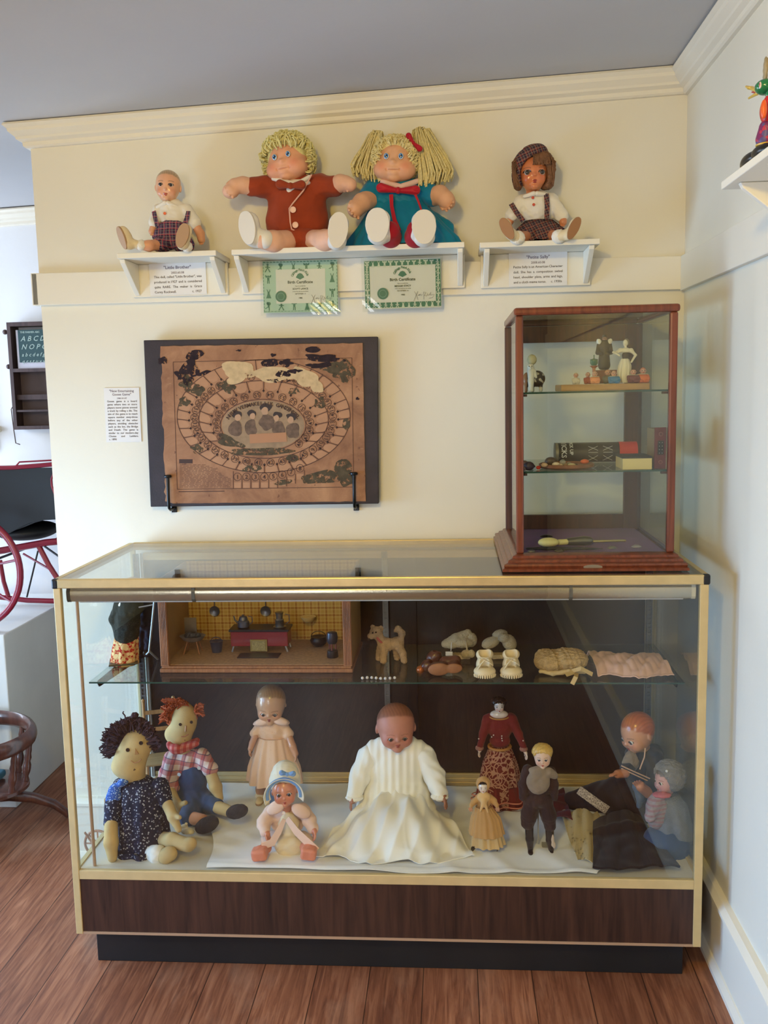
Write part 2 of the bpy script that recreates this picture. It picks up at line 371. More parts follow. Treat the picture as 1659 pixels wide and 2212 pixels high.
# ------------------------------------------------------------------ the room
CZ = lambda x: 2.182 + .0375 * (x + .277)         # the old ceiling is not level
XR, XL, YF, YN, XW = 1.59, -.23, 1.03, -4.6, -1.72
def wall_mat(name, c, stain=.035):
    n = NT(name, .75, 0, .25); v = n.coord(kind='Object'); f = n.noise(v, 1.7, 5, .6)
    n.col(n.ramp(f, [(.3, tuple(x * (1 - stain) for x in c[:3]) + (1,)), (.7, c)])); n.bump(n.noise(v, 70, 4, .6), .12, .003); MC[name] = n.m; return n.m
m_wall = wall_mat('cream_plaster', S(234, 229, 213)); m_trim = wall_mat('cream_painted_wood', S(236, 230, 214), .02)
m_ceil = wall_mat('grey_ceiling_board', S(198, 197, 198), .05); m_far = wall_mat('white_plaster', S(232, 234, 236))
m_gap = M('dark_gap', S(60, 45, 32), .9)
def floor_mat():
    n = NT('plank_floor', .42, 0, .4); v = n.coord(); s = n.sep(v)
    px = n.math('ADD', n.math('MULTIPLY', s[0], 1 / .132), 50.47); idn = n.math('FLOOR', px); fr = n.math('FRACT', px)
    wn = n.n('ShaderNodeTexWhiteNoise', noise_dimensions='1D'); n.l(idn, wn.inputs['W'])
    # board ends
    py = n.math('ADD', n.math('MULTIPLY', s[1], 1 / 2.3), n.math('MULTIPLY', wn.outputs['Value'], 7.0)); fy = n.math('FRACT', n.math('ADD', py, 40.0))
    g = n.noise(n.coord((26, 1.6, 1)), 3.2, 7, .62, .9); gr = n.ramp(g, [(.25, S(88, 48, 32)), (.5, S(136, 86, 61)), (.75, S(172, 120, 90))])
    tone = n.ramp(wn.outputs['Value'], [(0, (.74, .70, .68, 1)), (.5, (.95, .93, .92, 1)), (1, (1.12, 1.1, 1.06, 1))]); c = n.mix(1.0, gr, tone, 'MULTIPLY')
    wear = n.ramp(n.noise(n.coord((3.5, 1.4, 1)), 1.6, 6, .65, .4), [(.52, (0, 0, 0, 1)), (.72, (1, 1, 1, 1))]); c = n.mix(n.math('MULTIPLY', wear, .32), c, S(186, 148, 122))
    dk = n.ramp(n.noise(n.coord((8, 1.1, 1), loc=(3, 1, 0)), 2.0, 5, .6, .8), [(.55, (0, 0, 0, 1)), (.75, (1, 1, 1, 1))]); c = n.mix(n.math('MULTIPLY', dk, .4), c, S(84, 44, 34))
    seam = n.math('MAXIMUM', n.math('LESS_THAN', fr, .018), n.math('LESS_THAN', fy, .0012)); c = n.mix(n.math('MULTIPLY', seam, .85), c, S(42, 24, 16))
    n.col(c); n.bump(n.math('SUBTRACT', n.math('MULTIPLY', g, .15), seam), .5, .003)
    n.l(n.ramp(g, [(.3, (.5, .5, .5, 1)), (.7, (.33, .33, .33, 1))]), n.b.inputs['Roughness']); return n.m
g = G().add([(XW, YN, 0), (XR + .1, YN, 0), (XR + .1, YF, 0), (XW, YF, 0), (XW, YN, -.06), (XR + .1, YN, -.06), (XR + .1, YF, -.06), (XW, YF, -.06)], [(0, 1, 2, 3), (7, 6, 5, 4)])
struct('floor', g, floor_mat(), smooth=0)
g = G(); a = [(XW - .1, YN - .1), (XR + .2, YN - .1), (XR + .2, YF + .1), (XW - .1, YF + .1)]
g.add([(x, y, CZ(x)) for x, y in a] + [(x, y, CZ(x) + .06) for x, y in a], [(3, 2, 1, 0), (4, 5, 6, 7)]); struct('ceiling', g, m_ceil, smooth=0)
def wallbox(name, x0, y0, x1, y1, mat, z0=-.03, z1=None):
    g = G(); c = [(x0, y0), (x1, y0), (x1, y1), (x0, y1)]
    V = [(x, y, z0) for x, y in c] + [(x, y, z1 if z1 is not None else CZ(x) + .03) for x, y in c]
    g.add(V, [(3, 2, 1, 0), (4, 5, 6, 7), (0, 1, 5, 4), (1, 2, 6, 5), (2, 3, 7, 6), (3, 0, 4, 7)]); return g
struct('wall_back', wallbox('', XL, 0, XR, .13, m_wall), m_wall, smooth=0)
struct('wall_right', wallbox('', XR, YN, XR + .1, YF, m_wall), m_wall, smooth=0)
# far wall of the next room with a window hole, left wall with its window hole and an added hole for the fill light
def holed(name, along, fixed, thick, lo, hi, holes, mat):
    """wall with rectangular holes; along 'x' or 'y'; holes: (a0,a1,z0,z1)"""
    g = G(); cuts = sorted(set([lo, hi] + [h[0] for h in holes] + [h[1] for h in holes]))
    for a, b in zip(cuts[:-1], cuts[1:]):
        hs = [h for h in holes if h[0] <= a + 1e-6 and h[1] >= b - 1e-6]; spans = [(-.03, 2.3)]
        if hs: spans = [(-.03, hs[0][2]), (hs[0][3], 2.3)]
        for z0, z1 in spans:
            if along == 'x': g.bb((a, fixed, z0), (b, fixed + thick, z1))
            else: g.bb((fixed, a, z0), (fixed + thick, b, z1))
    return struct(name, g, mat, smooth=0)
holed('wall_far', 'x', YF, .1, XW, XR, [(-1.60, -.99, 1.32, 1.95)], m_far)
XN = -1.12
holed('wall_left', 'y', XN - .1, .1, YN, 0, [(-1.90, -1.03, .30, 1.35), (-.92, -.30, .25, 1.20)], m_far); holed('wall_left', 'y', XW - .1, .1, 0, YF, [(.32, .92, .6, 1.9)], m_far); struct('wall_left', wallbox('', XW, -.1, XN - .1, 0, m_far), m_far, smooth=0)
holed('wall_front', 'x', YN - .1, .1, XW, XR, [(-.8, .3, .68, 2.0)], wall_mat('dark_unseen_wall', S(84, 76, 74)))  # unseen wall, finish kept dark to dim its reflection in the glass
def window(name, along, fixed, a0, a1, z0, z1, out, sill=True):
    """casing, sash bars, pane, sill and apron around a hole; out = direction into the room"""
    def B(g, p0, p1, q0, q1, d0, d1):
        if along == 'x': g.bb((p0, fixed + d0 * out, q0), (p1, fixed + d1 * out, q1))
        else: g.bb((fixed + d0 * out, p0, q0), (fixed + d1 * out, p1, q1))
    g = G(); c = .07
    B(g, a0 - c, a0, z0 - .01, z1 + c, -.02, .018); B(g, a1, a1 + c, z0 - .01, z1 + c, -.02, .018); B(g, a0, a1, z1, z1 + c, -.02, .018)
    o = obj(name, g, m_trim, kind='structure', smooth=0, bev=.003)
    g = G(); B(g, a0 - c - .03, a1 + c + .03, z0 - .035, z0 - .01, -.02, .05); obj('window_sill', g, m_trim, o, smooth=0, bev=.004)
    g = G(); B(g, a0 - c, a1 + c, z0 - .11, z0 - .036, -.01, .015); obj('window_apron', g, m_trim, o, smooth=0)
    g = G(); mz = (z0 + z1) / 2; ma = (a0 + a1) / 2
    for p0, p1, q0, q1 in ((a0, a0 + .03, z0, z1), (a1 - .03, a1, z0, z1), (a0, a1, z0, z0 + .03), (a0, a1, z1 - .03, z1), (a0, a1, mz - .014, mz + .014), (ma - .009, ma + .009, z0, z1)): B(g, p0, p1, q0, q1, -.06, -.035)
    obj('window_sash', g, m_trim, o, smooth=0); g = G(); B(g, a0, a1, z0, z1, -.05, -.046); obj('window_pane', g, glass('window_glass'), o, smooth=0); return o
window('window_1', 'y', XN, -1.90, -1.03, .30, 1.35, 1); window('window_added', 'y', XN, -.92, -.30, .25, 1.20, 1); window('window_2', 'y', XW, .32, .92, .6, 1.9, 1); window('window_4', 'x', YN, -.8, .3, .68, 2.0, 1); window('window_3', 'x', YF, -1.60, -.99, 1.32, 1.95, -1)  # second near-left window is made up, an opening for the added fill
# crown moulding (profile: distance from the wall, drop from the ceiling)
CROWN = [(0, 0), (.052, 0), (.055, -.006), (.046, -.014), (.044, -.022), (.030, -.034), (.028, -.040), (.016, -.046), (.015, -.056), (.010, -.06), (0, -.06)]
def run(prof, p0, p1, out, z0, z1, ext0=0, ext1=0):
    """sweep profile from p0 to p1 on the wall line; mitres of ext per unit of profile depth"""
    g = G(); d = Vector((p1[0] - p0[0], p1[1] - p0[1])).normalized(); n = len(prof); V = []
    for (p, z, e, sgn) in ((p0, z0, ext0, -1), (p1, z1, ext1, 1)):
        for u, h in prof: V.append((p[0] + out[0] * u + d.x * sgn * e * u, p[1] + out[1] * u + d.y * sgn * e * u, z + h))
    g.add(V, [(i, (i + 1) % n, (i + 1) % n + n, i + n) for i in range(n)] + [tuple(range(n))[::-1], tuple(range(n, 2 * n))]); return g
struct('trim_1', run(CROWN, (XL, 0), (XR, 0), (0, -1), CZ(XL) - .004, CZ(XR) - .004, 1, -1), m_trim, smooth=25)
struct('trim_2', run(CROWN, (XR, 0), (XR, YN), (-1, 0), CZ(XR) - .006, CZ(XR) - .006, -1, 0), m_trim, smooth=25)
struct('trim_3', run(CROWN, (XL, .13), (XL, 0), (-1, 0), CZ(XL) - .004, CZ(XL) - .004, 0, 1), m_trim, smooth=25)
struct('trim_4', run(CROWN, (XW, YF), (XR, YF), (0, -1), CZ(XW) - .004, CZ(XR) - .004), m_trim, smooth=25)
# picture rail boards
g = G().add([(-.245, -.02, 1.684), (1.583, -.02, 1.676), (1.583, 0, 1.676), (-.245, 0, 1.684), (-.245, -.02, 1.774), (1.583, -.02, 1.765), (1.583, 0, 1.765), (-.245, 0, 1.774)],
            [(3, 2, 1, 0), (4, 5, 6, 7), (0, 1, 5, 4), (1, 2, 6, 5), (2, 3, 7, 6), (3, 0, 4, 7)]); struct('trim_5', g, m_trim, smooth=0, bev=.002)
struct('trim_6', G().bb((XL - .016, -.02, 1.684), (XL, .13, 1.774)), m_trim, smooth=0)
struct('trim_7', G().bb((XR - .015, YN, 1.672), (XR, -.02, 1.765)), m_trim, smooth=0, bev=.002)
# baseboards: board with a rounded cap and a shoe moulding
BASE = [(0, 0), (.030, 0), (.030, .012), (.022, .026), (.018, .028), (.018, .172), (.026, .176), (.026, .184), (.014, .196), (0, .198)]
struct('baseboard_right', run(BASE, (XR, YN), (XR, 0), (-1, 0), 0, 0, 0, -1), m_trim, smooth=25)
struct('baseboard_back', run(BASE, (XL + .002, 0), (XR, 0), (0, -1), 0, 0, 0, -1), m_trim, smooth=25)
struct('baseboard_far', run(BASE, (XW, YF), (XR, YF), (0, -1), 0, 0), m_trim, smooth=25)
# ------------------------------------------------------------------ the glass showcase
m_gold = M('champagne_aluminium', S(216, 192, 140), .38, .75, var=.06, vs_=30, bump=.05, bs=200)
m_goldp = M('champagne_enamel', S(206, 184, 134), .42, .15, var=.05, vs_=30)
m_blackp = M('black_plastic', S(16, 14, 18), .4)
m_pane = glass('showcase_glass', (.97, .985, .98, 1)); m_green = glass('shelf_glass', (.90, .955, .94, 1))
m_edge = M('glass_edge_green', S(40, 74, 66), .15)
W, H, YFc, YRc, ZB = 1.524, .9932, -.5642, -.02, .0958
DECK = .262
case = thing('display_case', 'long glass display case with champagne metal edging and dark woodgrain base panel, full of dolls', 'display case', (W / 2, (YFc + YRc) / 2, 0))
_o = case.location.copy()
def cg(): return G()
def cput(name, g, mat, **k):
    g.v = [tuple(Vector(v) - _o) for v in g.v]; return obj(name, g, mat, case, **k)
tr = .022
g = cg(); g.bb((.012, YFc, H - tr), (W - .012, YFc + .014, H)); cput('front_top_rail', g, m_gold, smooth=0, bev=.002)
g = cg(); g.bb((.012, YRc - .014, H - tr), (W - .012, YRc, H)); cput('back_top_rail', g, m_gold, smooth=0, bev=.002)
for x in (0, W - .014): g = cg(); g.bb((x, YFc + .012, H - tr), (x + .014, YRc - .012, H)); cput('side_top_rail', g, m_gold, smooth=0, bev=.002)
for x0, x1 in ((-.001, .015), (W - .016, W + .001)):
    g = cg(); g.bb((x0, YFc - .001, H - tr - .001), (x1, YFc + .015, H + .001)); cput('corner_cap', g, m_blackp, smooth=0, bev=.004)
g = cg(); g.bb((.013, YFc + .013, H - .007), (W - .013, YRc - .013, H - .001)); cput('top_glass', g, m_pane, smooth=0)
for x0, x1 in ((.002, .019), (W - .021, W - .002)):
    g = cg(); g.bb((x0, YFc + .001, ZB), (x1, YFc + .016, H - tr)); cput('corner_post', g, m_goldp, smooth=0, bev=.0015)
for x0, x1 in ((.002, .016), (W - .016, W - .002)):
    g = cg(); g.bb((x0, YRc - .014, ZB), (x1, YRc, H - tr)); cput('corner_post', g, m_goldp, smooth=0, bev=.0015)
g = cg(); g.bb((.019, YFc + .005, DECK), (W - .021, YFc + .010, H - tr)); cput('front_glass', g, m_pane, smooth=0)
for x in (.006, W - .011): g = cg(); g.bb((x, YFc + .017, DECK), (x + .005, YRc - .015, H - tr)); cput('side_glass', g, m_pane, smooth=0)
g = cg(); g.bb((.019, YFc + .002, .240), (W - .021, YFc + .014, DECK + .001)); cput('base_rail', g, m_goldp, smooth=0, bev=.001)
for x in (.002, W - .014): g = cg(); g.bb((x, YFc + .017, .240), (x + .012, YRc - .015, DECK + .001)); cput('side_base_rail', g, m_goldp, smooth=0)
m_walnut = wood('walnut_laminate', S(38, 22, 18), S(76, 49, 38), (34, 34, 2.2), .42)
g = cg(); g.bb((.019, YFc + .004, ZB + .006), (W - .021, YFc + .016, .240)); cput('front_panel', g, m_walnut, smooth=0)
for x in (.003, W - .013): g = cg(); g.bb((x, YFc + .017, ZB + .006), (x + .010, YRc - .015, .240)); cput('side_panel', g, m_walnut, smooth=0)
g = cg(); g.bb((.019, YFc + .002, ZB), (W - .021, YRc - .015, ZB + .006)); cput('bottom_trim', g, M('tan_edge', S(176, 144, 116), .5), smooth=0)
m_kick = M('black_kick_board', S(24, 25, 28), .5, var=.25, vs_=6)
g = cg(); g.bb((.036, -.5238, 0), (1.49, -.06, ZB)); cput('plinth', g, m_kick, smooth=0, bev=.002)
m_deck = M('white_laminate', S(206, 200, 184), .5, var=.04)
g = cg(); g.bb((.014, YFc + .0145, .2425), (W - .014, YRc - .001, DECK - .001)); cput('deck', g, m_deck, smooth=0)
# sliding back doors: dark board in metal tracks
m_back = M('dark_brown_door_board', S(22, 18, 19), .35, var=.12)
g = cg(); g.bb((.044, -.036, DECK + .03), (.84, -.031, H - .05)); cput('sliding_door', g, m_back, smooth=0)
g = cg(); g.bb((.80, -.028, DECK + .03), (W - .034, -.023, H - .05)); cput('sliding_door', g, m_back, smooth=0)
g = cg(); g.bb((.044, -.045, DECK), (W - .015, -.021, DECK + .010)); g.bb((.044, -.042, DECK + .010), (W - .015, -.038, DECK + .022)); g.bb((.044, -.040, DECK + .022), (W - .015, -.030, DECK + .035)); cput('door_track', g, m_gold, smooth=0, bev=.001)
g = cg(); g.bb((.044, -.042, H - .05), (W - .034, -.021, H - .03)); cput('door_track', g, m_gold, smooth=0)
g = cg(); g.bb((.036, -.046, DECK + .02), (.044, -.024, H - .03)); cput('door_stile', g, M('pale_aluminium', S(196, 206, 214), .35, .7), smooth=0)
# slotted shelf standards and the glass shelf with its brackets
m_std = M('steel_standard', S(120, 122, 122), .35, .85)
def standard(x, y):
    g = cg(); g.bb((x - .008, y, DECK), (x - .004, y + .008, H - .03)); g.bb((x + .004, y, DECK), (x + .008, y + .008, H - .03)); g.bb((x - .008, y + .004, DECK), (x + .008, y + .008, H - .03))
    z = DECK + .01
    while z < H - .06: g.bb((x - .004, y + .0005, z + .012), (x + .004, y + .004, z + .018)); g.bb((x - .004, y + .0005, z), (x + .004, y + .004, z + .003)); z += .025
    return cput('shelf_standard', g, m_std, smooth=0)
for x in (.026, .752, 1.498): standard(x, -.056)
SH = .694
g = cg(); g.bb((-.0 + .012, -.410, SH - .004), (1.510, -.06, SH)); sg = cput('glass_shelf', g, m_green, smooth=0)
g = cg(); g.bb((.012, -.4115, SH - .004), (1.510, -.410, SH)); cput('shelf_edge', g, m_edge, smooth=0)
m_brk = M('dark_steel_bracket', S(44, 42, 44), .4, .6)
for x in (.026, .752, 1.498):
    g = cg(); g.prism([(-.06, SH - .0045), (-.385, SH - .0045), (-.390, SH - .010), (-.380, SH - .022), (-.10, SH - .040), (-.06, SH - .055)], x - .0015, x + .0015, 'x'); cput('shelf_bracket', g, m_brk, smooth=0)
# fluorescent lamp under the top rail
m_lamp = M('brushed_lamp_reflector', S(186, 176, 158), .24, .8, bump=.05, bs=300)
zc, yc = .953, YFc + .034
g = cg(); pr_ = [(yc + .020, zc + .017), (yc + .020, zc - .002), (yc + .004, zc - .0165), (yc - .012, zc - .018), (yc - .0165, zc - .012), (yc - .0175, zc + .006), (yc - .013, zc + .015), (yc - .006, zc + .017)]
g.prism(pr_, .036, W - .036, 'x'); fx = cput('lamp_housing', g, m_lamp, smooth=50)
def fput(name, g, mat, **k):
    g.v = [tuple(Vector(v) - _o) for v in g.v]; return obj(name, g, mat, fx, **k)
for x in (.027, W - .036): g = G(); g.prism([(y + (yc - y) * -.04, z + (zc - z) * -.05) for y, z in pr_], x, x + .009, 'x'); fput('end_cap', g, m_blackp if x < .5 else m_deck, smooth=0)
for x in (.335, 1.217): g = G(); g.prism([(yc - .006, zc + .021), (yc - .0155, zc + .017), (yc - .0195, zc + .006), (yc - .0185, zc - .013), (yc - .012, zc - .0205), (yc - .004, zc - .018), (yc - .012, zc - .0185), (yc - .017, zc - .012), (yc - .018, zc + .006), (yc - .013, zc + .0155)][::1], x - .004, x + .004, 'x'); fput('lamp_clip', g, M('grey_clip', S(112, 108, 100), .4, .6), smooth=0)
g = G(); g.cyl((.05, yc + .008, zc - .018), (W - .05, yc + .008, zc - .018), .007, n=16); fput('lamp_tube', g, M('white_tube', S(224, 222, 216), .3), smooth=60)
# electric cord conduit standing just inside the left end
g = G(); g.cyl((.048, YFc + .030, DECK), (.046, YFc + .030, .945), .0042, n=12); g.v = [tuple(Vector(v) - _o) for v in g.v]; obj('cord_conduit', g, M('tan_conduit', S(170, 142, 120), .5), case)
# white cloth over the deck, creased
def bed(u, v):
    x0 = .335 + .03 * math.sin(v * 5) - .17 * v; x1 = 1.255 + .03 * math.sin(v * 7 + 1) + .18 * v
    x = x0 + (x1 - x0) * u; y = -.548 + .49 * v + .004 * math.sin(9 * u)
    z = DECK + .004 + .0022 * noise.noise((x * 9 + 3, y * 9, 0)) + .0035 * abs(math.sin(11 * x + 14 * y + 2 * math.sin(6 * x)) ** 7) + .003 * abs(math.sin(18 * y - 7 * x + 1) ** 9) + .003 * math.exp(-((y + .537) / .006) ** 2)
    return (x, y, z)
g = G().sheet(150, 70, bed, .002); solo('cotton_sheet', 'creased white cotton sheet spread under the dolls on the case floor', 'cloth', g, fabric('white_cotton', S(240, 240, 238), .04, 700, .2), smooth=70)
# ------------------------------------------------------------------ wall shelves
ST = 1.800
def wall_shelf(label, x0, x1, bx0, bx1, zt=ST):
    t = thing('wall_shelf', label, 'shelf', ((x0 + x1) / 2, -.08, zt - .105), group='white shelves on the back wall'); o = t.location.copy()
    def P(name, g): g.v = [tuple(Vector(v) - o) for v in g.v]; return obj(name, g, m_trim, t, smooth=0, bev=.0015)
    P('shelf_board', G().bb((x0, -.16, zt - .014), (x1, -.002, zt)))
    for b0 in (bx0, bx1 - .014): P('bracket', G().prism([(-.150, zt - .0145), (-.146, zt - .024), (-.040, zt - .098), (-.0365, zt - .100), (-.0365, zt - .0145)], b0, b0 + .014, 'x'))
    P('back_board', G().bb((bx0 - .006, -.036, zt - .104), (bx1 + .006, -.0205, zt - .0145)))
    return t
wall_shelf('small white bracket shelf at the left, holding the bald boy doll', .059, .329, .062, .322)
wall_shelf('long white bracket shelf in the middle, holding two yarn-haired dolls', .371, .988, .374, .984)
wall_shelf('small white bracket shelf holding the doll in a plaid beret', 1.028, 1.337, 1.040, 1.325, 1.797)
m_paper = M('white_paper', S(232, 230, 228), .7); m_ink = M('grey_ink', S(70, 66, 74), .8); m_inkv = M('violet_grey_ink', S(104, 92, 110), .8)
def card(label, x0, x1, z0, z1, y, title, num, body, ts, bs, tail=None, lsp=1.55, tilt=0, titlesp=1.0, by=None):
    t = thing('label_card', label, 'label', (x0 + (x1 - x0) / 2, y, z0), rot=(0, tilt, 0)); w_, h_ = x1 - x0, z1 - z0
    obj('card', G().box((0, 0, h_ / 2), (w_, .0008, h_)), m_paper, t, smooth=0)
    lines = title.split('\n'); z = h_ - ts * 1.25
    for L in lines: txt(L, ts, 'title', m_inkv, t, (0, -.0006, z), 'CENTER', bold=.00006); z -= ts * titlesp
    txt(num, ts * .68, 'number', m_inkv, t, (0, -.0006, z - ts * .05), 'CENTER', bold=.00003)
    z -= ts * .95 if by is None else 0
    z = z if by is None else by
    for i, L in enumerate(body):
        wd = L.split(' '); zz = z - i * bs * lsp
        if i == len(body) - 1 and tail is None: txt(L, bs, 'text_line', m_ink, t, (-w_ * .42, -.0006, zz), 'LEFT', bold=.00004); continue
        if i == len(body) - 1: txt(L, bs, 'text_line', m_ink, t, (-w_ * .42, -.0006, zz), 'LEFT', bold=.00004); txt(tail, bs, 'text_line', m_ink, t, (w_ * .41, -.0006, zz), 'RIGHT', bold=.00004); continue
        # justified line: measure every word, spread the gaps
        gs = [txt(q, bs, bold=.00004) for q in wd]; ws = [max(v[0] for v in q.v) - min(v[0] for v in q.v) for q in gs]; gap = (w_ * .84 - sum(ws)) / max(1, len(wd) - 1); x = -w_ * .42; G_ = G()
        for q, ww in zip(gs, ws):
            mn = min(v[0] for v in q.v); G_.add([(v[0] - mn + x, -.0006 + v[1], v[2] + zz) for v in q.v], q.f); x += ww + gap
        obj('text_line', G_, m_ink, t, smooth=0)
    return t
card('white caption card under the small left shelf, headed Little Brother', .106, .268, 1.699, 1.7865, -.038, '"Little Brother"', '2003.60.08',
     ['This doll, called "Little Brother", was', 'produced in 1927 and is considered', 'quite RARE. The maker is Grace', 'Corey Rockwell.'], .0125, .0092, 'c. 1927', 1.5)
card('white caption card under the right shelf, headed Petite Sally', 1.110, 1.268, 1.694, 1.783, -.038, '"Petite Sally"', '2008.60.08',
     ['Petite Sally is an American Character', 'doll. She has a composition swivel', 'head, shoulder plate, arms and legs,', 'and a cloth mama torso.'], .0125, .0090, 'c. 1930s', 1.5)
card('tall white caption card on the wall left of the game board', -.060, .045, 1.287, 1.444, -.002, '"New Entertaining\nGoose Game"', '1981.01.07',
     ['Goose game is a board', 'game where two or more', 'players move pieces around', 'a track by rolling a die. The', 'aim of the game is to reach', 'square number sixty-three', 'before any of the other', 'players, avoiding obstacles', 'such as the Inn, the Bridge', 'and Death. The game is', 'similar to our modern-day', 'Chutes and Ladders.', 'c. 1890'], .0098, .0078, None, 1.18, R(.5))
# ------------------------------------------------------------------ certificates in plastic sleeves
m_green_pr = M('green_print', S(78, 126, 96), .6); m_green_pale = M('pale_green_paper', S(178, 206, 180), .6, var=.05); m_cream_pr = M('cream_paper', S(222, 220, 204), .6, var=.02)
m_sleeve = glass('clear_sleeve', (.97, .98, .97, 1), 1.45, .03)
def arc_text(s, size, cx, cz, rad, a0, a1, scale_fn=None):
    out = G(); n = len(s)
    for i, ch in enumerate(s):
        if ch == ' ': continue
        a = a0 + (a1 - a0) * (i + .5) / n; q = txt(ch, size * (scale_fn(i / n) if scale_fn else 1), align='CENTER', bold=size * .02); m = Matrix.Rotation(math.pi / 2 - a, 4, 'Y')
        out.add([Vector((cx + rad * math.cos(a), 0, cz + rad * math.sin(a))) + m @ Vector(v) for v in q.v], q.f)
    return out
def kid(g, x, z, h, pose, y=-.0012):
    """small printed figure made of flat pieces"""
    s = h
    def P(pts): g.prism([(x + a * s, z + b * s) for a, b in pts], y, y - .0003)
    c = [(math.cos(t * math.pi / 5), math.sin(t * math.pi / 5)) for t in range(10)]
    if pose == 0: P([(.13 * a, .38 + .13 * b) for a, b in c]); P([(-.1, .28), (.1, .28), (.1, -.05), (-.1, -.05)]); P([(-.3, .05), (-.28, .15), (.28, .1), (.3, .0)]); P([(-.1, -.05), (.02, -.05), (-.25, -.5), (-.36, -.45)]); P([(.0, -.05), (.1, -.05), (.34, -.48), (.2, -.5)])
    elif pose == 1: P([(-.12 + .2 * a * .6, .34 + .17 * b) for a, b in c]); P([(.05 + .22 * a, .3 + .2 * b) for a, b in c]); P([(-.12, .25), (.15, .25), (.1, -.1), (-.1, -.1)]); P([(-.1, -.08), (.05, -.1), (-.38, -.3), (-.42, -.22)]); P([(0, -.1), (.12, -.1), (.12, -.5), (.02, -.5)])
    elif pose == 2: P([(-.3, -.5), (.3, -.5), (.12, 0), (-.12, 0)]); P([(-.13, 0), (.13, 0), (.1, .25), (-.1, .25)]); P([(-.12, .2), (-.02, .2), (-.16, .52), (-.22, .5)]); P([(.02, .2), (.12, .2), (.22, .5), (.16, .52)])
    else: P([(-.14, .2), (.14, .2), (.12, -.15), (-.12, -.15)]); P([(.11 * a, .32 + .11 * b) for a, b in c]); P([(-.36, .42), (-.3, .48), (-.1, .34), (-.12, .2), (-.3, .2)]); P([(.36, .42), (.3, .48), (.1, .34), (.12, .2), (.3, .2)]); P([(-.14, -.15), (-.03, -.15), (-.05, -.5), (-.15, -.5)]); P([(.03, -.15), (.14, -.15), (.15, -.5), (.05, -.5)])
def certificate(label, x0, x1, z0, z1, style, name, date, tilt):
    w_, h_ = x1 - x0, z1 - z0; t = thing('certificate', label, 'certificate', ((x0 + x1) / 2, -.046, z0), rot=(R(4 if style else -1.5), tilt, 0), group='certificates hanging under the long shelf')
    a, b = w_ / 2 - .008, .010
    obj('paper', G().box((0, 0, h_ / 2), (w_ - .014, .0006, h_ - .014)), m_green_pale if style == 0 else m_cream_pr, t, smooth=0)
    g = G(); n = 44
    if style == 0:
        for i in range(22):
            x = -a + 2 * a * i / 22; g.prism([(x, h_ - b - .001), (x + a / 14, h_ - b - .001), (x + a / 14, h_ - b + .001), (x + .001, h_ - b + .0018)], -.0004, -.0007); g.prism([(x, b), (x + a / 14, b), (x + a / 14, b + .0016), (x, b + .001)], -.0004, -.0007)
        for i in range(15):
            z = b + (h_ - 2 * b) * i / 15; g.prism([(-a, z), (-a + .0012, z), (-a + .0015, z + .006), (-a, z + .006)], -.0004, -.0007); g.prism([(a - .0012, z), (a, z), (a, z + .006), (a - .0015, z + .006)], -.0004, -.0007)
        k = 0
        for i in range(6): kid(g, -a + .013 + i * (2 * a - .026) / 5, h_ - b - .015, .024, (0, 1, 2, 3, 0, 1)[i], -.0004); kid(g, -a + .013 + i * (2 * a - .026) / 5, b + .015, .024, (1, 0, 3, 2, 1, 0)[i], -.0004)
        for z, p, q in ((h_ * .64, 3, 2), (h_ * .38, 2, 3)): kid(g, -a + .014, z, .024, p, -.0004); kid(g, a - .014, z, .024, q, -.0004)
        obj('border_print', g, m_green_pr, t, smooth=0)
        obj('inner_panel', G().box((.001, -.0006, h_ * .505), (w_ * .62, .0004, h_ * .60)), m_cream_pr, t, smooth=0)
    else:
        o_ = [(-a, b), (a, b), (a, h_ - b), (-a, h_ - b)]; e = .014
        for p0, p1, q0, q1 in ((-a, a, b, b + e), (-a, a, h_ - b - e, h_ - b), (-a, -a + e, b + e, h_ - b - e), (a - e, a, b + e, h_ - b - e)): g.bb((p0, -.0007, q0), (p1, -.0004, q1))
        obj('border_print', g, m_green_pr, t, smooth=0); g = G(); rg = random.Random(4)
        for i in range(13):
            x = -a + .008 + i * (2 * a - .016) / 12; kid(g, x, b + .006, .015 + rg.random() * .004, rg.choice((0, 3, 2)), -.0008); kid(g, x, h_ - b - .009, .015 + rg.random() * .004, rg.choice((0, 3, 2)), -.0008)
        for i in range(8):
            z = b + .016 + i * (h_ - 2 * b - .032) / 7; kid(g, -a + .007, z, .017, rg.choice((3, 1, 0)), -.0008); kid(g, a - .007, z, .017, rg.choice((3, 1, 0)), -.0008)
        obj('border_figures', g, M('pale_print', S(206, 214, 188), .6), t, smooth=0)
    g = arc_text('Cabbage Patch Kids', .0092, 0, h_ * .655, .0185, math.pi * .93, math.pi * .07); g.v = [(v[0] * 1.05, v[1] - .0010, v[2] * 1 + 0) for v in g.v]
    q = [(-.012, h_ * .66), (0, h_ * .62), (.012, h_ * .66), (.006, h_ * .72), (0, h_ * .735), (-.006, h_ * .72)]; g.prism(q, -.0009, -.0012); obj('emblem', g, m_green_pr, t, smooth=0)
    m_tx = M('dark_green_print', S(74, 84, 66), .7)
    txt('Birth Certificate', .0108, 'title', m_tx, t, (0, -.0010, h_ * .555), 'CENTER', bold=.0002)
    txt('This is to certify that', .0035, 'text_line', m_tx, t, (0, -.001, h_ * .50), 'CENTER'); txt(name, .0066, 'name_line', m_tx, t, (0, -.001, h_ * .445), 'CENTER', bold=.00012)
    txt('is born this day into the family', .0036, 'text_line', m_tx, t, (0, -.001, h_ * .405), 'CENTER'); txt(date, .0048, 'text_line', m_tx, t, (0, -.001, h_ * .36), 'CENTER'); txt('1985', .0056, 'text_line', m_tx, t, (0, -.001, h_ * .285), 'CENTER', bold=.0001)
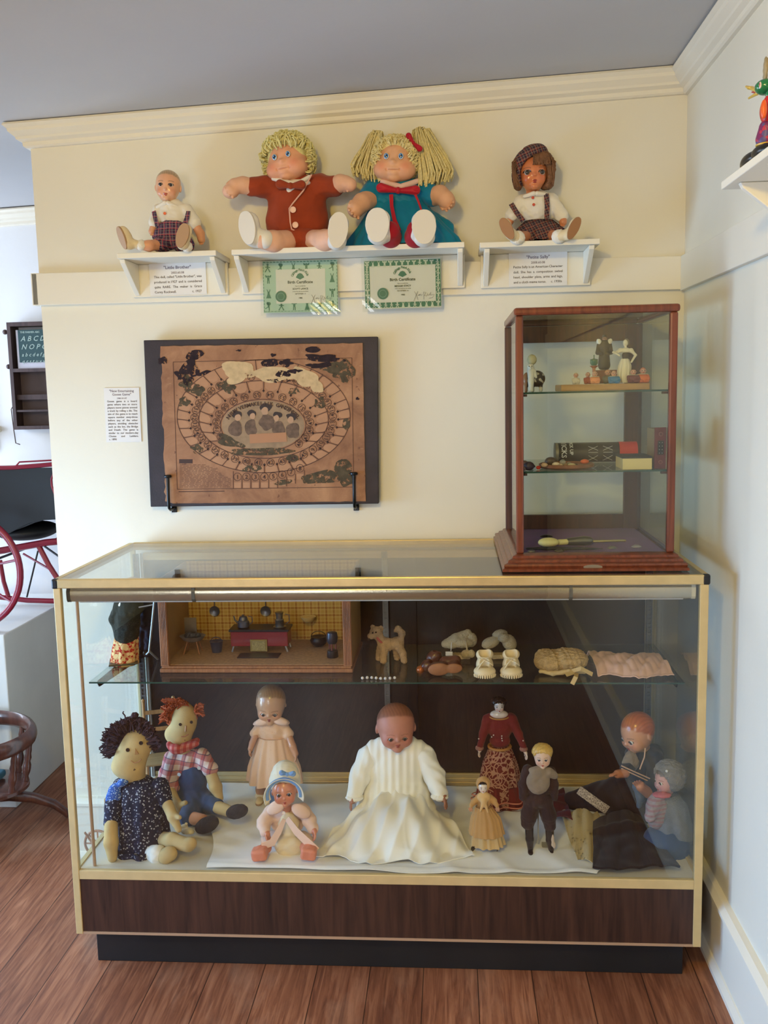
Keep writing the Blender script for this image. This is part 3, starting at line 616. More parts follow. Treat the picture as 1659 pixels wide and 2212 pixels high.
    sc = (-w_ * .245, h_ * .33); g = G(); ci = [(sc[0] + .0155 * math.cos(k * math.pi / 24), sc[1] + .0155 * math.sin(k * math.pi / 24)) for k in range(48)]; g.prism(ci, -.0010, -.0016); obj('seal', g, M('deep_green_foil', S(52, 112, 84), .4), t, smooth=0)
    obj('seal_ring', G().torus((sc[0], -.0017, sc[1]), .0095, .0005, (R(90), 0, 0), 40, 6), M('pale_green_line', S(160, 196, 170), .6), t)
    def sig(pts): return G().tube([(x, -.0012, z) for x, z in pts], .0003, 5)
    sx, sz = w_ * .14, h_ * .27; g = G()
    for pts in ([(0, .012), (.006, .002), (.010, -.012)], [(.010, .012), (.004, .0), (-.002, -.014)], [(.010, 0), (.014, .004), (.013, .0), (.017, .004), (.018, 0), (.022, .003)], [(.026, -.010), (.026, .010), (.032, .008), (.028, 0), (.034, -.002), (.036, .006), (.038, 0), (.042, .002), (.045, .009), (.044, 0), (.055, .003), (.050, -.006), (.040, -.008)]): g.tube([(sx + x, -.0012, sz + z) for x, z in pts], .00035, 5)
    obj('signature', g, M('dark_ink', S(60, 56, 58), .7), t)
    def sl(u, v): return (-w_ / 2 + w_ * u, -.0034 + .0008 * (u - .5) - .0012 * v * v - sum(math.exp(-((u - cu) / .09) ** 2 - ((v - .12) / .13) ** 2) for cu in ((.88, .70) if style == 0 else (.12,))) * .0009 * math.sin(46 * u + 34 * v), h_ * v)
    obj('plastic_sleeve', G().sheet(36, 26, sl, .0003), m_sleeve, t, smooth=60); return t
certificate('pale green birth certificate in clear sleeve, small dark figures walking round its edge', .422, .645, 1.634, 1.789, 0, 'SCOTT LANCE', 'SEPTEMBER 17', R(.4))
certificate('cream birth certificate in clear sleeve with dense dark green border', .707, .932, 1.637, 1.783, 1, 'MEGGIE STACY', 'NOVEMBER 1st', R(-.2))
# ------------------------------------------------------------------ framed goose game board
YB = -.040
gb = thing('game_board', 'old brown race-game board with a spiral track, standing on black hooks on the wall', 'game board', (.411, YB + .012, 1.098)); _g = gb.location.copy()
def gput(name, g, mat, par=None, **k): g.v = [tuple(Vector(v) - _g) for v in g.v]; return obj(name, g, mat, par or gb, **k)
def gp(x, y, d=0): p = at(x, y, YB - .0024); return (p.x, YB - .0024 - d, p.z)
m_dark = M('dark_violet_board', S(44, 34, 40), .6, var=.3, vs_=20, bump=.2, bs=300)
g = G(); V = [at(310, 735, YB), at(816, 727, YB), at(818, 1088, YB), at(325, 1095, YB)]; g.add([tuple(p) for p in V] + [(p.x, YB + .024, p.z) for p in V], [(0, 1, 2, 3)[::-1], (4, 5, 6, 7), (0, 4, 5, 1)[::-1], (1, 5, 6, 2)[::-1], (2, 6, 7, 3)[::-1], (3, 7, 4, 0)[::-1]])
g.f = [q[::-1] for q in g.f]; gput('backing_board', g, m_dark, smooth=0, bev=.002)
def old_paper():
    n = NT('aged_brown_paper', .65, 0, .3); v = n.coord(); f = n.noise(v, 9, 6, .65, .5); c = n.ramp(f, [(.28, S(122, 84, 62)), (.5, S(156, 112, 82)), (.75, S(184, 140, 104))])
    sp = n.noise(n.coord((1, 1, 1), loc=(5, 2, 1)), 60, 3, .6); c = n.mix(n.math('MULTIPLY', n.math('GREATER_THAN', sp, .69), .6), c, S(92, 56, 44))
    sc_ = n.noise(n.coord((4, 1, 22)), 9, 4, .7); c = n.mix(n.math('MULTIPLY', n.math('GREATER_THAN', sc_, .66), .3), c, S(204, 168, 132)); n.col(c); n.bump(f, .1); return n.m
rg = random.Random(3); pts = []
for (ax, ay), (bx, by), jag in (((347, 748), (783, 741), .8), ((783, 741), (790, 1083), .4), ((790, 1083), (360, 1088), .7), ((357, 1083), (347, 748), 2.2)):
    for i in range(30): u = i / 30; pts.append((ax + (bx - ax) * u + rg.uniform(-jag, jag), ay + (by - ay) * u + rg.uniform(-jag, jag)))
g = G(); n = len(pts); V = [gp(*p) for p in pts]; c0 = gp(568, 915); g.add(V + [c0] + [(p[0], p[1] + .0014, p[2]) for p in V], [(i, (i + 1) % n, n) for i in range(n)] + [(i, i + n + 1, (i + 1) % n + n + 1, (i + 1) % n) for i in range(n)])
gput('printed_sheet', g, old_paper(), smooth=0)
def poly(g, P, d=.0002): # flat polygon fan on the sheet with a real thickness
    n = len(P); cx = sum(p[0] for p in P) / n; cy = sum(p[1] for p in P) / n; V = [gp(*p, d) for p in P] + [gp(cx, cy, d)] + [gp(*p, 0) for p in P]
    g.add(V, [(i, (i + 1) % n, n) for i in range(n)] + [(i, i + n + 1, (i + 1) % n + n + 1, (i + 1) % n) for i in range(n)])
_bd = [0]
def blob(g, cx, cy, rx, ry, seed, jag=.3, d=.0004, n=40, rot=0):
    _bd[0] += 1; d = d + (_bd[0] % 9) * .00003
    rg = random.Random(seed); k = [(rg.uniform(-1, 1), rg.randint(1, 5), rg.uniform(0, 6)) for _ in range(6)]; P = []
    for i in range(n):
        t = 2 * math.pi * i / n; r_ = 1 + jag * sum(a * math.sin(m_ * t + p) for a, m_, p in k) / 2 + rg.uniform(-.12, .12) * jag; x, y = rx * r_ * math.cos(t), ry * r_ * math.sin(t); P.append((cx + x * math.cos(rot) - y * math.sin(rot), cy + x * math.sin(rot) + y * math.cos(rot)))
    poly(g, P, d)
def line(g, P, wd=1.0, d=.0005):
    wd *= 1.35
    for (a, b), (c, e) in zip(P[:-1], P[1:]):
        L = math.hypot(c - a, e - b) or 1; nx, ny = -(e - b) / L * wd / 2, (c - a) / L * wd / 2
        g.add([gp(a + nx, b + ny, d), gp(a - nx, b - ny, d), gp(c - nx, e - ny, d), gp(c + nx, e + ny, d), gp(a + nx, b + ny), gp(a - nx, b - ny), gp(c - nx, e - ny), gp(c + nx, e + ny)], [(0, 1, 2, 3), (0, 3, 7, 4), (1, 5, 6, 2)])
def ell(cx, cy, a, b, t): return (cx + a * math.cos(t), cy - b * math.sin(t))
EO, EM, EI = (569.5, 899, 187, 122), (569.5, 906, 140, 84), (568.5, 918.5, 92, 56)
L_ = G(); F_ = G(); N_ = G()
line(L_, [(374, 782), (760, 773), (764, 1052), (383, 1057), (374, 782)], .9)
for E_ in (EO, EM, EI): line(L_, [ell(*E_, 2 * math.pi * i / 120) for i in range(121)], 1.2)
def ring(g, x, y, r, wd=.9, n=14): line(g, [(x + r * math.cos(2 * math.pi * i / n), y + r * math.sin(2 * math.pi * i / n)) for i in range(n + 1)], wd)
def num(s, x, y, ang, size=13):
    q = txt(str(s), size / 754 * 1.0, align='CENTER', bold=.00012); c, s_ = math.cos(ang), math.sin(ang); p = gp(x, y, .0008)
    N_.add([(p[0] + v[0] * c + (v[2] - size / 754 * .35) * s_, p[1] + v[1], p[2] - v[0] * s_ + (v[2] - size / 754 * .35) * c) for v in q.v], q.f)
def cell(nm, E1, E2, t, dt, rc=8.2):
    xi, yi = ell(*E1, t); xo, yo = ell(*E2, t); L = math.hypot(xo - xi, yo - yi); ux, uy = (xo - xi) / L, (yo - yi) / L
    cx, cy = xi + ux * (rc + 1.5), yi + uy * (rc + 1.5); ring(L_, cx, cy, rc); num(nm, cx, cy, math.atan2(-ux, -uy) if False else math.atan2(ux, -uy) + math.pi)
    a, b = ell(*E2, t + dt / 2), ell(*E1, t + dt / 2); m_ = (b[0] + (a[0] - b[0]) * .45, b[1] + (a[1] - b[1]) * .45); line(L_, [a, m_], 1.2); poly(N_, [(m_[0] - 3, m_[1]), (m_[0], m_[1] - 3.4), (m_[0] + 3, m_[1]), (m_[0], m_[1] + 3.4)], .0005)
    P = []
    for u, k in ((.48, .35), (.62, .8), (.9, .84), (.97, .6)):
        for sg in (1,): q1, q2 = ell(*E1, t + sg * dt / 2 * k), ell(*E2, t + sg * dt / 2 * k); P.append((q1[0] + (q2[0] - q1[0]) * u, q1[1] + (q2[1] - q1[1]) * u))
    for u, k in ((.97, .6), (.9, .84), (.62, .8), (.48, .35)): q1, q2 = ell(*E1, t - dt / 2 * k), ell(*E2, t - dt / 2 * k); P.append((q1[0] + (q2[0] - q1[0]) * u, q1[1] + (q2[1] - q1[1]) * u))
    poly(F_, P, .0001)
for n_ in range(9, 46): cell(n_, EM, EO, R((n_ - 14) * 9.73 + 3), R(9.73))
for n_ in range(46, 63): cell(n_, EI, EM, R((n_ - 49) * 15.6 + 4), R(15.6))
for n_ in range(1, 9):
    x = 513 + 19.3 * (n_ - 1); y = 1030 - max(0, n_ - 4) ** 2 * 1.15; ring(L_, x, y, 8.4); num(n_, x, y, 0); line(L_, [(x + 9.6, y + 4), (x + 9.6, y + 25)], 1.1); poly(F_, [(x - 7, y + 12), (x + 7, y + 12), (x + 7, y + 24), (x - 7, y + 24)], .0001)
line(L_, [(504, 1018), (504, 1056)], 1.1)
for i in range(17):
    y = 1004 + i * 3.0; x1 = 442 + i * 5 if i < 12 else 500; rgl = random.Random(i); x = 388
    while x < min(x1, 498): l = rgl.uniform(4, 14); line(L_, [(x, y), (min(x + l, 499), y)], .7, .0003); x += l + 2.2
poly(N_, [(387, 992), (416, 992), (416, 1001), (387, 1001)], .0004); line(L_, [(386, 1062), (485, 1061)], 1.4)
gput('cell_fill', F_, M('pale_tan_print', S(172, 127, 93), .7, var=.08, vs_=30), smooth=0); gput('track_lines', L_, M('brown_print', S(84, 52, 38), .7), smooth=0); gput('numerals', N_, M('dark_brown_print', S(66, 42, 34), .7), smooth=0)
def ragged(name, c, sc, th, var=.3):
    n = NT(name, .8, 0, .2); v = n.coord(); f = n.noise(v, sc, 5, .7); n.col(n.ramp(n.noise(v, 60, 4), [(.3, tuple(x * (1 - var) for x in c[:3]) + (1,)), (.7, tuple(min(1, x * (1 + var)) for x in c[:3]) + (1,))])); n.alpha(n.math('GREATER_THAN', f, th)); return n.m
g = G()  # torn pale strips and dark worn patches
for a in ((520, 800, 36, 19, 1, .22, .1), (590, 806, 45, 17, 2, .24, .02), (655, 815, 34, 18, 5, .22, .35), (508, 820, 20, 10, 4, .2, -.2), (684, 836, 16, 12, 6, .2, .6)): blob(g, a[0], a[1], a[2], a[3], a[4], a[5], .0010, rot=a[6])
gput('pale_torn_patches', g, ragged('scraped_paper', S(196, 170, 130), 38, .36, .14), smooth=0)
g = G()
for a in ((407, 800, 27, 18, 11, .35, -.9), (420, 768, 20, 10, 12, .35, -.2), (398, 816, 18, 12, 13, .4, .3), (440, 806, 16, 4, 26, .3, -.3), (352, 779, 10, 8, 14, .3, 0), (676, 756, 16, 7, 15, .25, 0), (585, 783, 18, 9, 16, .4, 0), (620, 784, 14, 8, 17, .4, 0), (700, 774, 38, 9, 18, .35, .05), (690, 790, 26, 6, 19, .4, -.1), (612, 808, 14, 8, 20, .35, 0), (606, 822, 26, 4, 21, .3, 0), (590, 767, 5, 4, 22, .3, 0), (516, 757, 5, 2, 23, .3, 0), (636, 801, 14, 5, 24, .4, -.1), (772, 861, 4, 3, 25, .3, 0)): blob(g, *a[:6], .0012, rot=a[6])
gput('dark_worn_patches', g, ragged('worn_dark_patch', S(46, 34, 38), 34, .44), smooth=0)
g = G()
for a in ((738, 800, 22, 26, 31, .35, 0), (720, 795, 30, 10, 32, .4, 0), (700, 1030, 48, 13, 33, .3, -.12), (738, 1010, 20, 18, 34, .35, 0), (745, 1038, 20, 12, 35, .3, 0), (402, 828, 15, 14, 36, .4, 0), (428, 842, 14, 12, 37, .3, 0), (398, 868, 12, 10, 38, .3, 0), (486, 835, 20, 11, 39, .3, .3), (426, 970, 13, 9, 40, .3, .3), (545, 1012, 20, 8, 41, .25, 0), (632, 990, 13, 8, 42, .3, 0), (610, 1042, 18, 6, 43, .3, -.1), (564, 975, 70, 8, 44, .15, -.02), (500, 955, 30, 10, 45, .3, .3), (690, 870, 12, 12, 46, .3, .3), (635, 845, 12, 7, 47, .3, 0), (748, 917, 8, 13, 48, .2, 0)): blob(g, *a[:6], .0006, rot=a[6])
gput('grey_green_print', g, ragged('grey_green_ink', S(82, 72, 56), 95, .44), smooth=0)
# centre scene: children round a table with the number 63
g = G(); poly(g, [ell(568.5, 918.5, 89, 53.5, 2 * math.pi * i / 60) for i in range(60)], .0003); gput('centre_scene', g, M('scene_ground', S(150, 124, 96), .8, var=.2, vs_=40), smooth=0)
g = G(); h = G(); s_ = G()
for x, y, k in ((512, 902, 1), (544, 899, .9), (574, 888, 1.15), (599, 903, .9), (630, 907, 1)):
    blob(g, x, y - 7 * k, 11 * k, 8 * k, int(x), .15, .0007); blob(h, x + (2 if x < 570 else -2), y, 6.5 * k, 7.5 * k, int(x) + 1, .08, .0009); blob(s_, x + (-3 if x < 570 else 3), y + 24, 15 * k, 17, int(x) + 2, .15, .0005)
gput('figure_hair', g, M('figure_dark_ink', S(58, 46, 42), .8), smooth=0); gput('figure_faces', h, M('figure_pale_ink', S(178, 142, 112), .8), smooth=0); gput('figure_clothes', s_, M('figure_mid_ink', S(104, 82, 66), .8, var=.3, vs_=90), smooth=0)
g = G(); poly(g, [(539, 938), (618, 934), (620, 954), (540, 958)], .0011); gput('table_front', g, M('table_ink', S(172, 124, 90), .8), smooth=0)
N_ = G(); num(63, 573, 946, 0, 15); gput('centre_numeral', N_, M('dark_brown_print', S(66, 42, 34)), smooth=0)
g = G(); s = 'NIEUW VERMAKELIJK GANZENSPEL'
for i, ch in enumerate(s):
    if ch == ' ': continue
    t_ = R(160 - 140 * (i + .5) / len(s)); x, y = ell(568.5, 918.5, 84, 50, t_); tx, ty = -84 * math.sin(t_), -50 * math.cos(t_); ang = math.atan2(-ty, -tx) ; q = txt(ch, .0145, align='CENTER', bold=.0004); p = gp(x, y, .0012); c_, sn = math.cos(ang), math.sin(ang)
    g.add([(p[0] + v[0] * c_ - (v[2] - .009) * -sn * 1, p[1] + v[1], p[2] - v[0] * sn + (v[2] - .009) * c_) for v in q.v], q.f)
gput('scene_title', g, M('dark_brown_print', S(66, 42, 34)), smooth=0)
m_iron = M('black_iron', S(14, 15, 18), .3, .3)
def hook(label, x, ytop, ybot):
    p = at(x, ytop, -.052); z0 = at(x, ybot, -.05).z; t = thing('plate_hook', label, 'hook', (p.x, -.001, z0), group='black hooks under the game board'); L = lambda y, z: (0, y + .001, z - z0)
    obj('hook_arm', G().tube([L(-.050, p.z - .002), L(-.052, p.z - .02), L(-.055, (p.z + z0) / 2), L(-.055, z0 + .022), L(-.051, z0 + .010), L(-.040, z0 + .004), L(-.024, z0 + .004), L(-.006, z0 + .0062)], .0045, 12), m_iron, t)
    g = G(); g.lathe([(.001, -.004), (.009, -.004), (.011, -.002), (.011, .002), (.009, .004), (.001, .0045)], L(-.051, p.z), 20); obj('hook_knob', g, m_iron, t)
    obj('wall_plate', G().box(L(-.004, z0 + .0065), (.016, .006, .030)), m_iron, t, smooth=0, bev=.001)
hook('black iron hook holding the left foot of the game board', 362, 1029, 1105); hook('black iron hook holding the right foot of the game board', 764, 1023, 1101)
# ------------------------------------------------------------------ doll toolkit
def srgb(*c): return np.array(S(*c)[:3])
m_comp = vcol('glossy_painted_composition', .28, .5, coat=.35); m_bisque = vcol('matt_bisque', .5, .4); m_soft = vcol('soft_vinyl', .55, .3); m_feltface = vcol('cloth_face', .9, .15, bump=.3)
m_eye = vcol('glass_eye', .08, .6, coat=.6)
def eyecol(iris, white=(228, 226, 220), ir=.86, pr=.50):
    I, Wt, K = srgb(*iris), srgb(*white), srgb(12, 10, 10)
    def f(P):
        d = P / np.linalg.norm(P, axis=1, keepdims=True); r = np.sqrt(d[:, 0] ** 2 + d[:, 2] ** 2); fr = d[:, 1] < 0
        c = np.tile(Wt, (len(P), 1)); c[fr & (r < ir)] = I; c[fr & (r < ir) & (r > ir * .86)] = I * .35; c[fr & (r < pr)] = K; return c
    return f
def basis(u, n):
    u = Vector(u).normalized(); n = Vector(n); n = (n - u * n.dot(u)).normalized(); sd = u.cross(-n); return Matrix((sd, u, -n)).transposed()
def hand(w, d, n, s, curl=.4, thumb=1):
    w = Vector(w); d = Vector(d).normalized(); n = Vector(n); n = (n - d * n.dot(d)).normalized(); sd = d.cross(n); P = []
    for i, ln_ in enumerate((.85, 1, .95, .75)):
        o = (i - 1.5) * .20 * s; a = w + sd * o * .45; b = w + d * .45 * s + sd * o; c = b + d * .26 * s * ln_ + n * curl * .08 * s; e = c + (d * (1 - curl) + n * curl).normalized() * .24 * s * ln_
        P += [CAP(a, b, .15 * s, .115 * s, .08 * s), CAP(b, c, .105 * s, .092 * s, .012 * s), CAP(c, e, .092 * s, .078 * s, .01 * s)]
    a = w + d * .1 * s + sd * thumb * .16 * s; b = a + (d * .45 + sd * thumb * .75).normalized() * .26 * s + n * .05 * s; c = b + (d * .9 + sd * thumb * .1 + n * .25).normalized() * .22 * s
    return P + [CAP(a, b, .12 * s, .105 * s, .03 * s), CAP(b, c, .105 * s, .085 * s, .01 * s)]
class Doll:
    def __init__(s, name, label, cat, x, y, Y, z=None, group=None):
        p = at(x, y, Y); s.r = thing(name, label, cat, (p.x, Y, p.z if z is None else z), group=group); s.o = s.r.location.copy(); s.Y = Y; s.m = ln(1, Y)
    def p(s, x, y, Y=None): return at(x, y, s.Y if Y is None else Y) - s.o
    def g(s, name, g, mat, par=None, **k): return obj(name, g, mat, par or s.r, **k)
    def part(s, name, mat, prims, vox=.0017, k=.006, wr=None, par=None, field=None, **kw):
        return obj(name, G().sdf(prims, vox, k, wr, field), mat, par or s.r, smooth=60, **kw)
    def head(s, x, y, Y, h, rot=(0, 0, 0), skin=(226, 178, 146), w=1.0, depth=1.0, mat=None, lips=(176, 70, 58), lipw=1.0, openm=0, blush=.35, blushc=(206, 110, 84), hair=None, hairthr=.08, hairnz=.02,
             eye='glass', iris=(60, 40, 30), ex=.155, ez=.02, er=.075, nose=1.0, cheek=1.0, ear=1.0, brow=(130, 90, 62), broww=.012, neck=.62, jaw=1.0, extra=None, lash=(70, 44, 32), lid=0, name='head', vox=None, colextra=None, chin=1.0):
        hd_mat = mat or m_comp; W_, Dp = w, depth
        pr = [ELL((0, .05, .10), (.39 * W_, .41 * Dp, .40)), ELL((0, -.06, -.12), (.325 * W_ * jaw, .33 * Dp, .36), k=.14)]
        fy = lambda v: v * Dp
        for sg in (-1, 1): pr += [ELL((sg * .17 * W_, fy(-.235), -.19), (.12 * cheek, .12 * cheek, .12 * cheek), k=.10)]
        pr += [ELL((0, fy(-.30), -.375), (.095 * chin, .085, .07), k=.08), CAP((0, fy(-.355), .03), (0, fy(-.385), -.08), .018 * nose, .03 * nose, .05), ELL((0, fy(-.40), -.115), (.05 * nose, .05 * nose, .042 * nose), k=.035)]
        for sg in (-1, 1):
            if eye in ('glass', 'painted'): pr.append(CUT(ELL((sg * ex, fy(-.41), ez), (er * 1.12, .075, er * .80), k=.05)))
            if ear: pr.append(ELL((sg * .385 * W_, .05, -.05), (.035 * ear, .075 * ear, .105 * ear), (0, 0, sg * .35), k=.03))
        if openm: pr.append(CUT(ELL((0, fy(-.40), -.255), (.045 * lipw, .05, .032), k=.012)))
        else: pr += [CUT(ELL((0, fy(-.42), -.255), (.075 * lipw, .06, .006), k=.02))]
        pr += [ELL((0, fy(-.362), -.238), (.062 * lipw, .035, .018), k=.025), ELL((0, fy(-.355), -.280), (.048 * lipw, .035, .020), k=.025)]
        if neck: pr.append(CAP((0, .03, -.32), (0, .04, -neck), .15, .165, .05))
        if extra: pr += extra
        g = G().sdf(pr, vox or 1 / 84, .02); sk, lp, bl, bw, ls = srgb(*skin), srgb(*lips), srgb(*blushc), srgb(*brow), srgb(*lash)
        def col(Q):
            P = Q / h; x_, y_, z_ = P[:, 0], P[:, 1], P[:, 2]; c = np.tile(sk, (len(P), 1)); fr = y_ < -.1
            def mixm(c, a, t): return c * (1 - a[:, None]) + t * a[:, None]
            b = np.zeros(len(P))
            for sg in (-1, 1): b += np.exp(-(((x_ - sg * .20 * W_) / .11) ** 2 + ((z_ + .16) / .10) ** 2)) * fr
            c = mixm(c, np.clip(b * blush, 0, 1), bl)
            if hair is not None:
                nz = hairnz * (np.sin(40 * x_ + 13 * z_) + np.sin(55 * z_ - 20 * x_ + 3)); m = 1 / (1 + np.exp(-(z_ + .85 * y_ - hairthr + nz - .25 * x_ ** 2) / .012)); strand = 1 + .10 * np.sin(90 * x_ + 25 * z_ + 6 * np.sin(12 * z_))
                c = c * (1 - m[:, None]) + (srgb(*hair)[None] * strand[:, None]) * m[:, None]
            for sg in (-1, 1):
                dx = (x_ - sg * ex); dz = z_ - ez
                if eye in ('glass', 'painted'):
                    rr = np.sqrt((dx / (er * 1.1)) ** 2 + (dz / (er * .8)) ** 2); m = (rr > .85) & (rr < 1.25) & (dz > -.01) & fr; c[m] = ls
                arc = dz - (.115 - 1.6 * (dx * sg + .01) ** 2 * 1.5); m = (np.abs(arc) < broww) & (np.abs(dx) < .085) & fr; c[m] = c[m] * .35 + bw * .65
            m = fr & ((x_ / (.068 * lipw)) ** 2 + ((z_ + .240) / .024) ** 2 < 1) & (y_ < -.25); c[m] = lp
            m = fr & ((x_ / (.050 * lipw)) ** 2 + ((z_ + .282) / .024) ** 2 < 1) & (y_ < -.25); c[m] = lp
            if openm: m = fr & ((x_ / .04) ** 2 + ((z_ + .257) / .026) ** 2 < 1) & (y_ > -.37 * Dp); c[m] = srgb(90, 26, 22)
            if colextra: c = colextra(P, c)
            return c
        g.v = [tuple(a * h for a in v) for v in g.v]
        hd = obj(name, g, hd_mat, s.r, smooth=60, colfn=col, loc=s.p(x, y, Y), rot=[R(a) for a in rot]); hd.rotation_mode = 'XYZ'
        if eye in ('glass', 'painted'):
            for sg in (-1, 1):
                rr = er * h * (1.0 if eye == 'glass' else 1.0); q = G().ball((0, 0, 0), rr, 32, 24); q.v = [(v[0], v[2], v[1]) for v in q.v]; q.f = [f[::-1] for f in q.f]
                obj('eye', q, m_eye, hd, smooth=80, colfn=eyecol(iris), loc=(sg * ex * h, fy(-.37) * h + rr * .93 * .68 - .0, ez * h))
                if lid: obj('eyelid', G().sdf([ELL((0, 0, 0), (rr * 1.06,) * 3), CUT(BOX((0, 0, -rr * (1.0 + .0)), (rr * 2, rr * 2, rr * (1.0 + lid * .0) * .9), 0, (R(-20), 0, 0), 0))], rr / 12, 0), m_flat(skin), hd, smooth=60, loc=(sg * ex * h, fy(-.37) * h + rr * .93 * .68, ez * h))
        return hd
    def shoe(s, c, u, n, L, Wd, H_, mat, msole=None, ankle=None, ra=None, name='shoe', sole_t=.0016, k=.004, vox=.0014):
        c = Vector(c); B = basis(u, n); e = tuple(B.to_euler()); f = lambda a, b, d: c + B @ Vector((a, b, d))
        pr = [ELL(f(0, .20 * L, .36 * H_), (Wd * .5, L * .30, H_ * .42), e), ELL(f(0, -.27 * L, .42 * H_), (Wd * .45, L * .27, H_ * .66), e), ELL(f(0, 0, .44 * H_), (Wd * .46, L * .42, H_ * .50), e)]
        if ankle is not None: pr.append(CAP(f(0, -.24 * L, .6 * H_), ankle, (ra or Wd * .36), (ra or Wd * .36) * .95))
        pr.append(CUT(BOX(f(0, 0, -H_ * .5), (Wd, L, H_ * .5), 0, e, k=.0008)))
        o = s.part(name, mat, pr, vox, k)
        P = []; nn = 28
        for i in range(nn):
            t = 2 * math.pi * i / nn; P.append((Wd * .5 * (1 - .12 * (math.sin(t) < 0) * -math.sin(t)) * math.copysign(abs(math.cos(t)) ** .85, math.cos(t)), L * .5 * math.sin(t)))
        g = G(); g.prism(P, -sole_t, H_ * .12, 'z'); g.v = [tuple(c + B @ Vector(v)) for v in g.v]; obj('sole', g, msole or mat, o, smooth=50, bev=sole_t * .5); return o
def m_flat(rgb, rough=.45): return M('paint_%d_%d_%d' % tuple(rgb), S(*rgb), rough)
def fib(n):
    i = np.arange(n) + .5; ph = np.arccos(1 - 2 * i / n); th = np.pi * (1 + 5 ** .5) * i; return np.stack([np.sin(ph) * np.cos(th), np.sin(ph) * np.sin(th), np.cos(ph)], 1)
def yarn(name): return M(name, S(224, 214, 148), .9, var=.16, vs_=160, bump=.4, bs=700)
def button(d, c, r, mat, par=None, name='button', n=(0, -1, 0)):
    g = G().lathe([(r * .9, -r * .2), (r, 0), (r * .95, r * .22), (r * .7, r * .25), (r * .62, r * .14), (.0001, r * .14)], (0, 0, 0), 20); m = Vector(n).to_track_quat('Z', 'Y').to_matrix(); g.v = [tuple(Vector(c) + m @ Vector(v)) for v in g.v]
    return obj(name, g, mat, par or d.r, smooth=40)
def ribbon(d, pts, w_, mat, name='ribbon', t=.0010, nrm=(0, -1, 0), par=None):
    g = G(); P = [Vector(p) for p in pts]; N_ = len(P); V = []; nrm = Vector(nrm).normalized()
    for i, p in enumerate(P):
        tg = (P[min(i + 1, N_ - 1)] - P[max(i - 1, 0)]).normalized(); sd = tg.cross(nrm).normalized(); ww = w_[i] if isinstance(w_, (list, tuple)) else w_
        V += [p + sd * ww / 2 + nrm * t / 2, p - sd * ww / 2 + nrm * t / 2, p - sd * ww / 2 - nrm * t / 2, p + sd * ww / 2 - nrm * t / 2]
    F = [(i * 4 + k, i * 4 + (k + 1) % 4, (i + 1) * 4 + (k + 1) % 4, (i + 1) * 4 + k) for i in range(N_ - 1) for k in range(4)] + [(0, 3, 2, 1), tuple((N_ - 1) * 4 + k for k in range(4))]
    return obj(name, g.add(V, F), mat, par or d.r, smooth=30)
def bow(d, c, w_, h, mat, par=None, name='bow', rot=0.0):
    c = Vector(c); cr, sr = math.cos(rot), math.sin(rot); Q = lambda x, y, z: c + Vector((x * cr + z * sr, y, -x * sr + z * cr))
    return d.part(name, mat, [CAP(Q(0, 0, 0), Q(-w_ * .42, -.001, h * .12), h * .16, h * .36), CAP(Q(0, 0, 0), Q(w_ * .42, -.001, h * .12), h * .16, h * .36), ELL(Q(0, -h * .1, 0), (h * .22, h * .22, h * .26)), CUT(CAP(Q(-w_ * .3, -h * .45, h * .1), Q(-w_ * .5, -h * .45, h * .1), h * .10, h * .2)), CUT(CAP(Q(w_ * .3, -h * .45, h * .1), Q(w_ * .5, -h * .45, h * .1), h * .10, h * .2))], max(.0008, h / 22), h * .08, par=par)
SHIRT_WR = (.0016, 210, 3)
PLB = lambda nm, base, c1, c2, c3, sc=60, rot=0.0: plaid(nm, base, [(0, sc, .38, 0, c1, .65), (1, sc, .38, .2, c1, .65), (0, sc, .09, .55, c2, .8), (1, sc, .09, .7, c2, .8), (0, sc * 2, .08, .3, c3, .7), (1, sc * 2, .08, .1, c3, .7)], rot)

# ------------------------------------------------------------------ dolls on the wall shelves
# -- bald boy in plaid short trousers
d = Doll('boy_doll', 'small bald-headed doll in white shirt and purple plaid short trousers, seated on the left shelf', 'doll', 370, 543, -.075, ST); p, s = d.p, d.m
hd = d.head(363, 403, -.075, .088, (6, 4, 5), skin=(232, 176, 140), w=.98, hair=(176, 148, 116), hairthr=.12, hairnz=.006, iris=(50, 30, 22), ex=.16, ez=.02, er=.060, lips=(170, 74, 58), blush=.4, nose=.8, lash=(90, 56, 42))
m_ws = fabric('white_shirt_cotton', S(232, 226, 212), .03); m_pur = PLB('purple_plaid', S(92, 66, 96), S(58, 40, 66), S(196, 84, 92), S(176, 176, 168), 62)
d.part('shirt', m_ws, [ELL(p(372, 462, -.066), (s * 33, .030, s * 32)), CAP(p(344, 453, -.066), p(402, 453, -.066), s * 12, s * 12), CAP(p(343, 455, -.07), p(334, 480, -.08), s * 13, s * 13), CAP(p(404, 455, -.07), p(420, 482, -.08), s * 13, s * 14)], wr=(.0012, 190, 1))
for a, b in (((357, 438), (340, 447)), ((363, 438), (383, 447))): d.part('collar', m_ws, [CAP(p(*a, -.092), p(*b, -.086), s * 4.5, s * 3.5)], .0009)
button(d, p(356, 461, -.098), s * 3.2, m_flat((226, 110, 62)))
d.part('short_trousers', m_pur, [ELL(p(370, 510, -.072), (s * 40, .036, s * 27)), ELL(p(371, 489, -.07), (s * 30, .034, s * 12)), CAP(p(356, 526, -.08), p(342, 528, -.115), s * 17, s * 15), CAP(p(388, 526, -.08), p(404, 528, -.115), s * 17, s * 16)], wr=(.0016, 160, 2))
for q in (((340, 489), (335, 470), (332, 456)), ((398, 485), (404, 470), (407, 456))): ribbon(d, [p(*a, -.103 + .012 * (i == 2)) for i, a in enumerate(q)], s * 9, m_pur, 'suspender')
m_sk = vcol('doll_skin', .35, .5, coat=.2)
